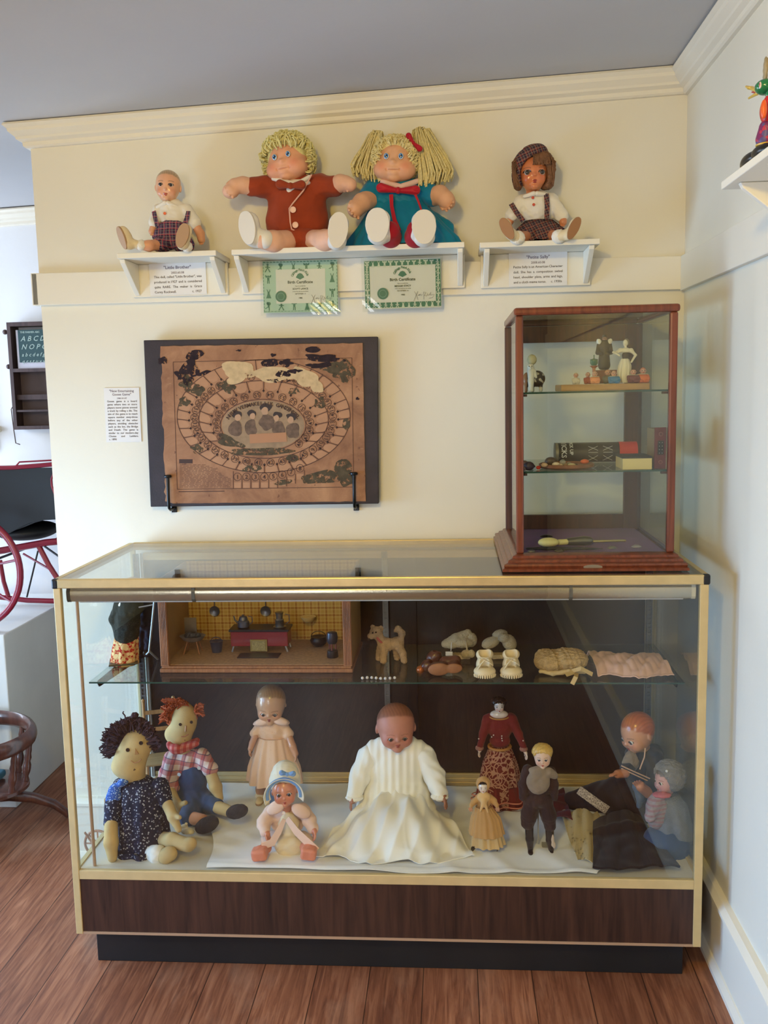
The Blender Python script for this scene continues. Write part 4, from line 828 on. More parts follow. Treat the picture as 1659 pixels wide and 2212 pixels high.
def skincol(rgb): return lambda P: np.tile(srgb(*rgb), (len(P), 1))
SK1 = skincol((222, 160, 122))
d.part('arm', m_sk, [CHAIN([p(334, 485, -.08), p(328, 500, -.085)], [s * 8, s * 7]), hand(p(328, 500, -.085), p(330, 516, -.09) - p(328, 500, -.085), (0, -1, 0), .014)], .0009, .003, colfn=SK1)
d.part('arm', m_sk, [CHAIN([p(422, 486, -.08), p(433, 505, -.08), p(435, 518, -.085)], [s * 9, s * 9, s * 8]), hand(p(435, 518, -.085), (0, -.2, -1), (0, -1, 0), .016)], .0009, .003, colfn=SK1)
d.part('leg', m_sk, [CHAIN([p(345, 528, -.11), p(322, 531, -.15), p(300, 530, -.165)], [s * 12, s * 11, s * 9])], .0014, colfn=SK1)
d.part('leg', m_sk, [CHAIN([p(400, 530, -.11), p(404, 532, -.15)], [s * 12, s * 9])], .0014, colfn=SK1)
m_sh = M('cream_leather', S(224, 206, 168), .5, var=.06); m_so = M('tan_sole', S(176, 140, 104), .6)
d.shoe(p(263, 514, -.190), p(256, 494, -.19) - p(272, 536, -.19), (-.62, -.75, .05), s * 48, s * 20, s * 26, m_sh, m_so, p(302, 530, -.165), s * 9)
d.shoe(p(394, 509, -.205), p(399, 490, -.2) - p(388, 530, -.2), (-.15, -1, .05), s * 50, s * 27, s * 24, m_sh, m_so, p(404, 531, -.165), s * 10)
for q in ((303, 530, -.165), (403, 534, -.176)): d.part('sock', m_ws, [ELL(p(*q), (s * 10, s * 10, s * 10)), ELL(p(q[0] + 3, q[1] - 1, q[2] + .004), (s * 9, s * 9, s * 10))], .0011, wr=(.0006, 500, 1))

# -- big soft boy doll, yarn curls, rust velvet suit
d = Doll('yarn_haired_boy_doll', 'large soft doll with short curly yellow yarn hair and rust-orange velvet suit, arms spread', 'doll', 640, 541, -.085, ST); p, s = d.p, d.m
SKB = (232, 170, 134); m_sv = m_soft
def soft_head(d, x, y, Y, h, rot, skin):
    W_ = 1.16; pr = [ELL((0, .04, .10), (.46, .42, .40)), ELL((0, -.04, -.14), (.475, .40, .33), k=.12)]
    for sg in (-1, 1): pr += [ELL((sg * .27, -.22, -.20), (.19, .19, .17), k=.12), CUT(ELL((sg * .165, -.46, .05), (.085, .07, .07), k=.07))]
    pr += [ELL((0, -.40, -.07), (.075, .09, .055), k=.05), ELL((0, -.36, -.22), (.13, .09, .05), k=.05), CUT(ELL((0, -.48, -.235), (.13, .07, .012), k=.035)), ELL((0, -.34, -.31), (.11, .09, .05), k=.05), ELL((0, -.26, -.40), (.13, .12, .07), k=.06), CUT(ELL((-.15, -.45, -.235), (.02, .06, .02), k=.03)), CUT(ELL((.15, -.45, -.235), (.02, .06, .02), k=.03)), CAP((0, .03, -.3), (0, .04, -.56), .2, .2, .05)]
    g = G().sdf(pr, 1 / 80, .02); g.v = [tuple(a * h for a in v) for v in g.v]; sk, bl = srgb(*skin), srgb(222, 112, 84)
    def col(Q):
        P = Q / h; x_, y_, z_ = P.T; c = np.tile(sk, (len(P), 1)); b = sum(np.exp(-(((x_ - sg * .27) / .13) ** 2 + ((z_ + .16) / .12) ** 2)) for sg in (-1, 1)) * (y_ < 0) * .45; c = c * (1 - b[:, None]) + bl * b[:, None]
        m = (y_ < -.2) & (np.abs(z_ + .238) < .010) & (np.abs(x_) < .12); c[m] = c[m] * .55 + srgb(150, 70, 50) * .45
        for sg in (-1, 1):
            dx, dz = x_ - sg * .165, z_ - .05; m = (y_ < 0) & (np.abs(dz - (.13 - 3 * dx ** 2)) < .008) & (np.abs(dx) < .07); c[m] = c[m] * .7 + srgb(190, 150, 90) * .3
        return c
    hd = obj('head', g, m_soft, d.r, smooth=60, colfn=col, loc=d.p(x, y, Y), rot=[R(a) for a in rot])
    for sg in (-1, 1):
        q = G().ball((0, 0, 0), (.062 * h, .074 * h, .03 * h), 32, 24); q.v = [(v[0], v[2], v[1]) for v in q.v]; q.f = [f[::-1] for f in q.f]; I = srgb(48, 112, 176)
        def ec(P, h=h):
            x_, z_ = P[:, 0] / (.062 * h), P[:, 2] / (.074 * h); r = np.sqrt((x_ * 1.0) ** 2 + (z_ * 1.0) ** 2); c = np.tile(srgb(236, 236, 232), (len(P), 1)); c[r < .74] = I; c[r < .45] = I * .35; c[r < .32] = srgb(12, 16, 30); m = np.hypot(x_ + .2, z_ - .28) < .15; c[m] = srgb(240, 244, 250); c[(r > .9)] = srgb(150, 120, 100); return c
        obj('eye', q, m_eye, hd, smooth=80, colfn=ec, loc=(sg * .165 * h, -.395 * h, .055 * h))
    return hd
hd = soft_head(d, 622, 350, -.085, .116, (0, -8, -11), SKB); h = .116
m_yn = yarn('yellow_yarn'); m_yn2 = M('pale_yarn', S(226, 210, 150), .9, var=.18, vs_=160, bump=.4, bs=700)
def curls(hd, h, n, region, rad=.48, loop=.055, seed=1, thick=.0022, cz=.08):
    rg = random.Random(seed); g = G()
    for q in fib(n):
        if not region(q): continue
        q = Vector(q); b = Vector((q.x * .485 * h, .03 * h + q.y * .45 * h, cz * h + q.z * .445 * h)); t = q.cross(Vector((rg.uniform(-1, 1), rg.uniform(-1, 1), rg.uniform(-1, 1)))).normalized(); L = loop * h * rg.uniform(.7, 1.25); dn = Vector((0, 0, -.4))
        g.tube([b - q * .03 * h, b + q * L * .8 + t * L * .25, b + q * L * 1.2 + t * L * .8 + dn * L * .2, b + q * L * .9 + t * L * 1.35 + dn * L * .6, b + q * L * .2 + t * L * 1.3 + dn * L * .8], thick, 5)
    return g
def capmesh(h, cut, cz=.08, r=(.475, .44, .435)): return [ELL((0, .03 * h, cz * h), tuple(a * h for a in r))] + [CUT(q) for q in cut]
face_cut = [ELL((0, -.42 * h, -.16 * h), (.40 * h, .36 * h, .42 * h), k=.02), BOX((0, 0, -.52 * h), (.6 * h, .6 * h, .22 * h), 0, k=.01)]
g = curls(hd, h, 2300, lambda q: (q[2] > .42 - .0 * q[0] or q[1] > -.10 + .0 * q[2]) and q[2] > -.55 and not (q[1] < -.35 and q[2] < .56), loop=.13, thick=.0021)
hr = obj('hair', G().sdf(capmesh(h, face_cut), .0018, .003), m_yn, hd, smooth=60); obj('yarn_curls', g, m_yn, hr, smooth=60, kind='stuff')
m_rust = fabric('rust_velvet', S(150, 62, 34), .16, 500, .3, rough=.9)
d.part('jacket', m_rust, [ELL(p(642, 452, -.072), (s * 62, .048, s * 72)), CAP(p(600, 405, -.07), p(686, 403, -.07), s * 24, s * 24), ELL(p(642, 480, -.075), (s * 66, .050, s * 46)), CAP(p(596, 404, -.075), p(546, 404, -.10), s * 24, s * 20), CAP(p(690, 403, -.075), p(722, 402, -.095), s * 24, s * 21)], .002, .012, wr=(.0016, 110, 7))
d.part('short_trousers', m_rust, [ELL(p(645, 515, -.085), (s * 50, .046, s * 27)), CAP(p(628, 520, -.10), p(612, 524, -.125), s * 22, s * 20), CAP(p(665, 520, -.10), p(682, 522, -.125), s * 22, s * 20)], .002, .01, wr=(.0014, 120, 4))
m_pk = M('pink_piping', S(224, 176, 160), .6)
pc = [(673, 377), (655, 412), (632, 440), (625, 450), (627, 480), (630, 495), (636, 498)]; obj('piping', G().tube([p(a, b, -.125) for a, b in pc], s * 1.6, 8), m_pk, d.r)
d.part('shirt_front', m_ws, [ELL(p(632, 412, -.110), (s * 13, .006, s * 18)), ELL(p(640, 396, -.104), (s * 30, .010, s * 8))], .0012)
for q in ((633, 453), (638, 486)): button(d, p(*q, -.1300), s * 6.5, m_flat((236, 196, 180)))
for a, b in (((638, 398), (590, 386)), ((642, 398), (668, 382))): d.part('collar', m_ws, [CAP(p(*a, -.123), p(*b, -.108), s * 5.5, s * 4)], .001)
bow(d, p(628, 402, -.130), s * 52, s * 26, m_rust, rot=R(4))
SKc = skincol((232, 182, 152))
def mitt(d, w, e, s_, fingers, n=(0, -1, 0), skin=SKc, extra=[]):
    return d.part('arm', m_soft, extra + [hand(w, Vector(e) - Vector(w), n, s_, .55, 1), hand(w, Vector(e) - Vector(w), n, s_ * .96, .75, -1)][:1], .0014, .005, colfn=skin)
mitt(d, p(512, 400, -.115), p(492, 420, -.13), s * 36, 4, (.2, -1, -.2), extra=[CHAIN([p(545, 404, -.10), p(525, 400, -.11), p(508, 402, -.118)], [s * 18, s * 17, s * 16]), ELL(p(498, 413, -.125), (s * 17, s * 15, s * 15))])
mitt(d, p(742, 395, -.10), p(762, 406, -.12), s * 32, 4, (-.2, -1, -.2), extra=[CHAIN([p(720, 402, -.095), p(735, 396, -.105), p(746, 396, -.11)], [s * 17, s * 17.5, s * 16]), ELL(p(755, 399, -.115), (s * 15, s * 14, s * 14))])
for (k0, k1, k2) in (((618, 521, -.12), (590, 521, -.165), (567, 517, -.185)), ((680, 520, -.12), (702, 519, -.16), (715, 515, -.18))):
    d.part('leg', m_soft, [CHAIN([p(*k0), p(*k1), p(*k2)], [s * 22, s * 21, s * 19])], .002, colfn=SKc)
m_wsh = M('white_vinyl_shoe', S(230, 226, 216), .45); m_wso = M('white_felt_sole', S(222, 216, 204), .8)
d.shoe(p(534, 492, -.215), p(530, 462, -.21) - p(540, 524, -.21), (-.30, -1, .06), s * 66, s * 37, s * 44, m_wsh, m_wso, p(572, 517, -.185), s * 20)
d.shoe(p(730, 497, -.215), p(733, 470, -.21) - p(727, 525, -.21), (.12, -1, .08), s * 70, s * 40, s * 36, m_wsh, m_wso, p(712, 515, -.175), s * 19)

# -- big soft girl doll, yarn pigtails, blue dress
d = Doll('yarn_haired_girl_doll', 'large soft doll with long pale yarn pigtails, bright blue dress and red bow', 'doll', 866, 535, -.08, ST); p, s = d.p, d.m
h = .118; hd = soft_head(d, 855, 352, -.085, h, (0, 3, -4), (226, 172, 132))
face_cut = [ELL((0, -.46 * h, -.12 * h), (.40 * h, .36 * h, .40 * h), k=.02), BOX((0, 0, -.50 * h), (.6 * h, .6 * h, .2 * h), 0, k=.01)]
hr = obj('hair', G().sdf(capmesh(h, face_cut, r=(.49, .44, .45)), .0018, .003), m_yn2, hd, smooth=60)
g = curls(hd, h, 2300, lambda q: q[1] < .35 and (((q[0] / .80) ** 2 + ((q[2] + .10) / .86) ** 2 > .80) and q[1] < .1 and q[2] > -.75), loop=.075, seed=5, thick=.0020); obj('yarn_fringe', g, m_yn2, hr, smooth=60, kind='stuff')
def pigtail(root_pt, tips, n, seed, r=.0018):
    rg = random.Random(seed); g = G()
    for i in range(n):
        u = rg.random(); v = rg.random(); a = Vector(root_pt) + Vector((rg.uniform(-1, 1), rg.uniform(-1, 1), rg.uniform(-1, 1))) * .009
        (t0, t1) = tips; e = Vector(t0).lerp(Vector(t1), u) + Vector((0, rg.uniform(-.028, .02), rg.uniform(-.012, .012))); up = Vector((0, 0, 1)) * (.016 + .022 * rg.random()); out = (e - a); out.z = 0
        b = a + out * .40 + up * .8; c = a.lerp(e, .62) + out * .28 + up * .35; g.tube([a, a.lerp(b, .5) + up * .35, b, c, e.lerp(c, .35) + out * .10, e], r, 5)
    return g
obj('pigtail', pigtail(p(826, 312, -.06), (p(762, 372, -.07), p(824, 396, -.08)), 130, 2), m_yn2, d.r, smooth=60); obj('pigtail', pigtail(p(893, 308, -.06), (p(905, 402, -.09), p(976, 384, -.06)), 170, 3), m_yn2, d.r, smooth=60)
m_red = fabric('red_ribbon', S(176, 22, 40), .1, 300, .2, rough=.5); m_blu = fabric('turquoise_blue_satin', S(14, 122, 158), .14, 400, .2, rough=.5)
bow(d, p(893, 309, -.118), s * 40, s * 17, m_red, name='hair_bow', rot=R(50))
d.part('bodice', m_blu, [ELL(p(862, 430, -.07), (s * 56, .044, s * 46)), CAP(p(812, 412, -.07), p(915, 410, -.07), s * 22, s * 22), CAP(p(808, 414, -.075), p(794, 430, -.09), s * 24, s * 22), CAP(p(918, 412, -.075), p(933, 423, -.088), s * 22, s * 22)], .002, .01, wr=(.0014, 150, 5))
g = G(); g.loft([(p(862, 440).x, .015, p(862, 425).z, s * 52, .040, .01), (p(862, 440).x, .008, p(862, 455).z, s * 66, .048, .02), (p(866, 440).x, .000, p(866, 490).z, s * 88, .060, .045), (p(869, 440).x, -.004, p(869, 516).z, s * 108, .070, .06), (p(869, 440).x, -.005, .003, s * 116, .074, .07)], 120, 13, thick=.0016, seed=3, cap=(True, False)); d.g('skirt', g, m_blu, smooth=60)
d.part('skirt_flare', m_blu, [CAP(p(930, 470, -.06), p(972, 488, -.05), s * 16, s * 6), ELL(p(950, 500, -.06), (s * 30, .012, s * 26))], .0018, .014, wr=(.0016, 140, 4))
d.part('skirt_flare', m_blu, [ELL(p(792, 515, -.07), (s * 34, .02, s * 17))], .0018, .014, wr=(.0016, 140, 4))
for a, b in (((862, 404), (826, 392)), ((868, 404), (905, 390))): d.part('collar', m_flat((226, 190, 174), .8), [CAP(p(*a, -.120), p(*b, -.104), s * 7, s * 5)], .001)
bow(d, p(860, 412, -.130), s * 84, s * 27, m_red, name='neck_bow', rot=R(6))
ribbon(d, [p(845, 420, -.134), p(846, 445, -.140), p(852, 475, -.150), p(862, 499, -.162)], [s * 8, s * 7, s * 8, s * 9], m_red); ribbon(d, [p(896, 418, -.134), p(904, 436, -.136), p(911, 456, -.140)], [s * 5, s * 4, s * 4], m_red)
SKd = skincol((222, 170, 134))
mitt(d, p(775, 440, -.13), p(758, 470, -.15), s * 40, 4, (.5, -1, 0), skin=SKd, extra=[CHAIN([p(798, 430, -.09), p(782, 438, -.12), p(768, 452, -.14)], [s * 20, s * 19, s * 17])])
mitt(d, p(958, 430, -.115), p(974, 446, -.13), s * 36, 4, (-.4, -1, -.1), skin=SKd, extra=[CHAIN([p(938, 424, -.092), p(950, 421, -.105), p(962, 430, -.12)], [s * 19, s * 19, s * 18]), ELL(p(968, 436, -.122), (s * 15, s * 14, s * 15))])
for q in (((844, 512, -.16), (842, 500, -.185)), ((897, 512, -.16), (900, 498, -.185))): d.part('leg', fabric('red_stocking', S(158, 24, 40), .08), [CHAIN([p(q[0][0], 505, -.10), p(*q[0]), p(*q[1])], [s * 21, s * 21, s * 20])], .002)
d.shoe(p(815, 486, -.225), (0.02, 0, 1), (-.08, -1, .02), s * 66, s * 48, s * 34, m_wsh, m_wso, p(838, 500, -.185), s * 20); d.shoe(p(916, 490, -.225), (-.02, 0, 1), (.06, -1, .02), s * 66, s * 48, s * 34, m_wsh, m_wso, p(900, 498, -.185), s * 20)

# -- glossy doll with plaid beret
d = Doll('beret_doll', 'small glossy-faced doll in plaid beret, white blouse and plaid skirt, seated on the right shelf', 'doll', 1165, 521, -.075, 1.797); p, s = d.p, d.m
hd = d.head(1151, 372, -.08, .108, (4, 0, 3), skin=(214, 128, 80), w=.90, depth=.95, iris=(84, 62, 40), ex=.18, ez=-.05, er=.070, lips=(150, 44, 34), openm=1, lipw=.8, blush=.5, blushc=(190, 86, 56), ear=0, nose=.8, cheek=.95)
h = .108; m_hairb = M('brown_mohair', S(122, 84, 56), .7, var=.3, vs_=60, bump=.5, bs=400)
g = G(); rg = random.Random(8)
for i in range(420):
    th = rg.uniform(-.15, 3.3); q0 = Vector((math.cos(th) * .30, rg.uniform(-.30, .15), .40 + .04 * rg.random())); sg = 1 if math.cos(th) > 0 else -1; side = rg.random() < .62
    if side: e = Vector((sg * rg.uniform(.38, .48), rg.uniform(-.28, -.02), rg.uniform(-.38, -.10))); m_ = Vector((sg * rg.uniform(.44, .52), rg.uniform(-.28, .0), rg.uniform(.0, .25)))
    else: e = Vector((rg.uniform(-.05, .36), -.40 + rg.uniform(-.02, .05), rg.uniform(.10, .22))); m_ = Vector((e.x * .9, -.38, .33)); q0 = Vector((rg.uniform(-.1, .2), -.18, .47))
    g.tube([q0 * h, q0.lerp(m_, .5) * h * 1.04, m_ * h, (m_.lerp(e, .6) + Vector((sg * .02, -.01, 0))) * h, e * h], .0013, 4)
obj('hair', g, m_hairb, hd, smooth=60, kind='stuff')
m_dpl = PLB('dusk_plaid', S(84, 56, 60), S(52, 40, 56), S(158, 70, 52), S(176, 166, 144), 70, R(20))
obj('hair_bob', G().sdf([ELL((.10 * h, .06 * h, .10 * h), (.46 * h, .42 * h, .46 * h)), ELL((.34 * h, .0, -.16 * h), (.19 * h, .30 * h, .30 * h)), ELL((-.36 * h, .02 * h, -.20 * h), (.12 * h, .24 * h, .24 * h)), CUT(ELL((-.02 * h, -.34 * h, -.14 * h), (.36 * h, .40 * h, .44 * h), k=.004)), CUT(BOX((0, 0, -.72 * h), (h, h, .3 * h), 0, k=.004))], .0016, .006, (.0012, 420, 3)), m_hairb, hd, smooth=60)
obj('beret', G().sdf([ELL((-.06 * h, .06 * h, .30 * h), (.47 * h, .48 * h, .30 * h), (R(-12), R(-32), 0)), ELL((-.30 * h, .04 * h, .02 * h), (.20 * h, .34 * h, .40 * h), (0, R(10), 0)), CUT(ELL((.10 * h, -.30 * h, -.10 * h), (.45 * h, .36 * h, .47 * h), k=.006))], .0017, .010, (.0012, 170, 2)), m_dpl, hd, smooth=60)
d.part('blouse', m_ws, [ELL(p(1160, 450, -.066), (s * 38, .032, s * 36)), CAP(p(1128, 435, -.066), p(1190, 432, -.066), s * 13, s * 13), CAP(p(1124, 438, -.07), p(1106, 466, -.08), s * 14, s * 14), CAP(p(1192, 436, -.07), p(1212, 466, -.08), s * 14, s * 15)], wr=(.0013, 180, 6))
for a, b in (((1153, 418), (1133, 424)), ((1160, 418), (1178, 420))): d.part('collar', m_ws, [CAP(p(*a, -.100), p(*b, -.092), s * 5, s * 3.5)], .0009)
for q in ((1151, 427), (1153, 442)): button(d, p(*q, -.101), s * 3, m_flat((196, 70, 48)))
for q in (((1131, 478), (1115, 458), (1104, 440)), ((1181, 474), (1182, 445), (1180, 418))): ribbon(d, [p(*a, -.106 + .010 * (i == 2)) for i, a in enumerate(q)], s * 10, m_dpl, 'suspender')
g = G(); c = p(1165, 500); g.loft([(c.x, .008, p(1165, 476).z, s * 30, .030, .01), (c.x, .004, p(1165, 490).z, s * 42, .040, .05), (c.x + s * 2, -.004, p(1165, 505).z, s * 52, .052, .09), (c.x + s * 2, -.008, .006, s * 56, .060, .10)], 100, 11, seed=4, cap=(True, False)); d.g('skirt', g, m_dpl, smooth=60)
SKp = skincol((206, 134, 92))
d.part('arm', m_sk, [CHAIN([p(1104, 470, -.08), p(1100, 482, -.085)], [s * 9, s * 7]), hand(p(1100, 482, -.085), (0, -.1, -1), (0, -1, 0), .016)], .0009, .003, colfn=SKp)
d.part('arm', m_sk, [CHAIN([p(1215, 470, -.08), p(1216, 480, -.09)], [s * 9, s * 8]), hand(p(1216, 480, -.09), (-.2, -.4, -1), (0, -1, 0), .016)], .0009, .003, colfn=SKp)
for a, b in (((1135, 512, -.12), (1118, 514, -.165)), ((1192, 510, -.12), (1208, 511, -.165))): d.part('leg', m_sk, [CHAIN([p(*a), p(*b)], [s * 12, s * 11])], .0014, colfn=SKp); d.part('sock', m_ws, [ELL(p(*b), (s * 15, s * 13, s * 14))], .0012, wr=(.0008, 420, 1))
d.shoe(p(1095, 494, -.195), p(1085, 476, -.195) - p(1105, 512, -.195), (-.35, -1, .1), s * 46, s * 22, s * 22, m_sh, M('brown_sole', S(158, 112, 72), .6), p(1116, 513, -.170), s * 11)
d.shoe(p(1240, 493, -.195), p(1249, 474, -.195) - p(1230, 512, -.195), (.35, -1, .1), s * 46, s * 20, s * 22, m_sh, M('brown_sole', S(158, 112, 72), .6), p(1210, 511, -.170), s * 11)
d.g('seat_pad', G().box((p(1165, 520, -.03).x, .030, .004), (s * 130, .04, .007)), m_flat((40, 32, 30), .8), smooth=0, bev=.002)
# ------------------------------------------------------------------ dolls on the floor of the showcase
DZ = DECK + .005
def _dots(P, c, ex=.17, ez=.0, r=.045, col=(40, 40, 60)):
    for sg in (-1, 1):
        m = (P[:, 1] < 0) & (np.hypot(P[:, 0] - sg * ex, (P[:, 2] - ez) * 1.3) < r); c[m] = srgb(*col)
        m = (P[:, 1] < 0) & (np.abs(P[:, 2] - ez - .09 + 2 * (P[:, 0] - sg * ex) ** 2) < .010) & (np.abs(P[:, 0] - sg * ex) < .07); c[m] = srgb(96, 66, 50)
    return c
m_musl = M('unbleached_muslin', S(190, 162, 110), .92, var=.10, vs_=25, bump=.3, bs=900)
m_brn = m_flat((52, 34, 26), .3)
def ragface(d, prims, vox=.0018, **k): return d.part('head', m_musl, prims, vox, .02, **k)
def thread(d, pts, r, mat, par=None, name='stitched_mouth'): return obj(name, G().tube(pts, r, 6), mat, par or d.r)
# -- rag doll with dark purple yarn hair and flowered dress
d = Doll('rag_doll', 'rag doll with dark purple yarn hair and navy flowered dress, leaning at the left', 'doll', 320, 1862, -.43, DZ); p, s = d.p, d.m
hd = ragface(d, [ELL(p(282, 1640, -.43), (s * 37, s * 26, s * 44), (0, R(12), 0)), ELL(p(298, 1606, -.43), (s * 34, s * 26, s * 34), (0, R(20), 0)), ELL(p(270, 1660, -.43), (s * 30, s * 24, s * 20), (0, R(20), 0)), CAP(p(288, 1665, -.43), p(300, 1690, -.42), s * 20, s * 20)])
fy = -.43 - s * 25
for a in ((276, 1620), (304.5, 1605)): button(d, p(*a, fy - .002), s * 4.6, m_brn, name='button_eye', par=hd)
d.g('nose', G().prism([(p(293, 1616, fy).x, p(293, 1616, fy).z), (p(300, 1628, fy).x, p(300, 1628, fy).z), (p(292, 1630, fy).x, p(292, 1630, fy).z)], p(0, 0, fy).y - .0025, p(0, 0, fy).y + .004), m_flat((164, 116, 66)), hd, smooth=0)
thread(d, [p(283, 1643, fy - .001), p(290, 1648, fy - .001), p(299, 1646, fy - .001), p(305, 1640, fy - .001)], s * .9, m_flat((176, 120, 84)), hd)
thread(d, [p(276, 1671, fy + .004), p(284, 1667, fy + .003), p(292, 1661, fy + .003)], s * 2.4, m_flat((96, 70, 44)), hd, 'chin_seam')
m_pyarn = M('dark_purple_yarn', S(52, 26, 36), .9, var=.3, vs_=150, bump=.5, bs=600)
g = G(); rg = random.Random(2)
for i in range(420):
    u = rg.random(); t = R(200 - 205 * u); cx, cy = 285 + 44 * math.cos(t), 1612 - 44 * math.sin(t); ln_ = rg.uniform(8, 20) * (1.25 if 0 < u < .35 else 1); a = p(cx + rg.uniform(-6, 6), cy + rg.uniform(-6, 8), -.43 + rg.uniform(-.03, .03)); o = Vector((math.cos(t), rg.uniform(-.6, .6), math.sin(t))).normalized(); q = o.cross(Vector((0, 1, 0))) * rg.uniform(-1, 1)
    g.tube([a - o * s * 6, a + o * s * ln_ * .6, a + o * s * ln_ + q * s * 8, a + o * s * ln_ * .6 + q * s * 15], s * 1.7, 5)
for k in (((250, 1612), (238, 1603), (228, 1604), (214, 1616)), ((252, 1618), (240, 1618), (232, 1626), (222, 1629)), ((248, 1610), (236, 1622), (244, 1630), (228, 1624)), ((272, 1560), (270, 1546), (265, 1540), (267, 1537))): g.tube([p(*a, -.44) for a in k], s * 1.6, 6)
obj('yarn_hair', g, m_pyarn, hd, smooth=60, kind='stuff')
d.part('hair_bun', m_pyarn, [ELL(p(278, 1594, -.405), (s * 46, s * 22, s * 42), (0, R(20), 0)), ELL(p(291, 1546, -.42), (s * 8, s * 8, s * 8)), ELL(p(290, 1572, -.405), (s * 38, s * 26, s * 26))], .002, wr=(.002, 300, 3))
m_navy = specks('navy_flowered_cotton', S(30, 32, 50), S(160, 162, 172), 150, .30, S(52, 54, 80)); m_bluf = specks('bright_blue_flowered_cotton', S(52, 88, 160), S(186, 204, 226), 230, .32, S(70, 110, 180))
g = G(); c0, c1 = p(305, 1685, -.42), p(318, 1860, -.44)
g.loft([(p(303, 1680).x, 0, p(303, 1680).z, s * 22, .022, .0), (p(305, 1695).x, 0, p(305, 1697).z, s * 50, .038, .02), (p(306, 1735).x, 0, p(306, 1735).z, s * 54, .046, .03), (p(309, 1790).x, -.005, p(309, 1790).z, s * 58, .056, .05), (p(312, 1832).x, -.01, p(312, 1832).z, s * 64, .066, .06), (p(313, 1850).x, -.012, .012, s * 64, .070, .07)], 110, 8, seed=2, cap=(True, False)); d.g('dress', g, m_navy, smooth=60)
d.part('sleeve', m_navy, [CHAIN([p(262, 1700, -.43), p(248, 1740, -.45), p(240, 1775, -.47)], [s * 22, s * 22, s * 17])], .002, wr=(.0014, 150, 2)); d.part('sleeve', m_navy, [CHAIN([p(345, 1700, -.43), p(356, 1728, -.44)], [s * 22, s * 18])], .002, wr=(.0014, 150, 2))
d.part('sleeve_cap', m_bluf, [ELL(p(246, 1722, -.455), (s * 18, .012, s * 34), (0, R(14), 0)), ELL(p(265, 1690, -.45), (s * 15, .014, s * 10), (0, R(-30), 0))], .0018, wr=(.001, 180, 2))
d.part('arm', m_musl, [CHAIN([p(240, 1782, -.48), p(240, 1820, -.50), p(243, 1852, -.51)], [s * 15, s * 16, s * 11])], .0018); d.part('arm', m_musl, [CHAIN([p(362, 1738, -.45), p(374, 1765, -.47), p(386, 1792, -.485)], [s * 13, s * 12, s * 7]), CAP(p(378, 1762, -.47), p(388, 1766, -.485), s * 7, s * 5)], .0018)
d.part('leg', m_musl, [CHAIN([p(340, 1812, -.44), p(372, 1815, -.48), p(406, 1826, -.50)], [s * 17, s * 17, s * 15]), ELL(p(412, 1822, -.50), (s * 14, s * 12, s * 14))], .002); d.part('leg', m_musl, [CHAIN([p(330, 1838, -.47), p(358, 1850, -.51)], [s * 17, s * 17]), ELL(p(366, 1844, -.515), (s * 18, s * 14, s * 17))], .002)
d.part('pantalette', m_ws, [CHAIN([p(318, 1838, -.47), p(340, 1846, -.50)], [s * 14, s * 21])], .0016, wr=(.001, 200, 4))
# -- rag doll with orange hair, plaid shirt and blue overalls
d = Doll('rag_doll', 'rag doll with orange yarn hair, red plaid shirt and blue overalls, sitting with legs out', 'doll', 420, 1785, -.22, DZ); p, s = d.p, d.m
hd = ragface(d, [ELL(p(398, 1557, -.22), (s * 29, s * 24, s * 42), (0, R(8), 0)), ELL(p(381, 1588, -.22), (s * 27, s * 22, s * 22), (0, R(22), 0)), CAP(p(392, 1595, -.22), p(398, 1618, -.21), s * 18, s * 18)])
fy = -.22 - s * 23
for a in ((389.5, 1565), (413.5, 1560)): button(d, p(*a, fy - .001), s * 3.6, m_brn, name='button_eye', par=hd)
thread(d, [p(402, 1568, fy - .002), p(401, 1580, fy - .003)], s * 2.2, m_flat((164, 112, 60)), hd, 'nose'); thread(d, [p(392, 1591, fy + .001), p(399, 1591, fy), p(407, 1586, fy + .001)], s * 1.0, m_flat((150, 84, 60)), hd); thread(d, [p(388, 1602, fy + .006), p(394, 1601, fy + .006), p(400, 1598, fy + .006)], s * 1.7, m_flat((120, 84, 54)), hd, 'chin_seam')
m_or = M('orange_yarn', S(168, 74, 30), .9, var=.3, vs_=150, bump=.5, bs=600); g = G(); rg = random.Random(5)
for i in range(330):
    u = rg.random(); t = R(185 - 165 * u); cx, cy = 394 + 31 * math.cos(t), 1556 - 34 * math.sin(t)
    if 40 < math.degrees(t) < 62: continue
    a = p(cx, cy, -.22 + rg.uniform(-.02, .03)); e = p(cx - rg.uniform(2, 22) * (1 if math.degrees(t) > 60 else -1), cy + rg.uniform(-16, 10), -.22 + rg.uniform(-.03, .03)); g.tube([a, a.lerp(e, .5) + Vector((0, 0, s * 4)), e], s * 1.4, 4)
for i in range(60): a = p(402 + rg.uniform(-14, 6), 1522 + rg.uniform(-2, 4), -.22 + rg.uniform(-.02, .02)); e = p(350 + rg.uniform(-3, 40), 1508 + rg.uniform(0, 8), -.22 + rg.uniform(-.02, .02)); g.tube([a, a.lerp(e, .5) + Vector((0, 0, s * 2)), e], s * 1.4, 4)
for i in range(40): a = p(421, 1530, -.22); e = p(436 + rg.uniform(-5, 5), 1527 + rg.uniform(-9, 9), -.22 + rg.uniform(-.015, .015)); g.tube([a, e], s * 1.4, 4)
obj('yarn_hair', g, m_or, hd, smooth=60, kind='stuff'); d.part('hair_cap', m_or, [ELL(p(388, 1545, -.205), (s * 33, s * 20, s * 38)), CUT(ELL(p(403, 1562, -.25), (s * 30, s * 26, s * 44), (0, R(8), 0)))], .0018, wr=(.0016, 300, 2))
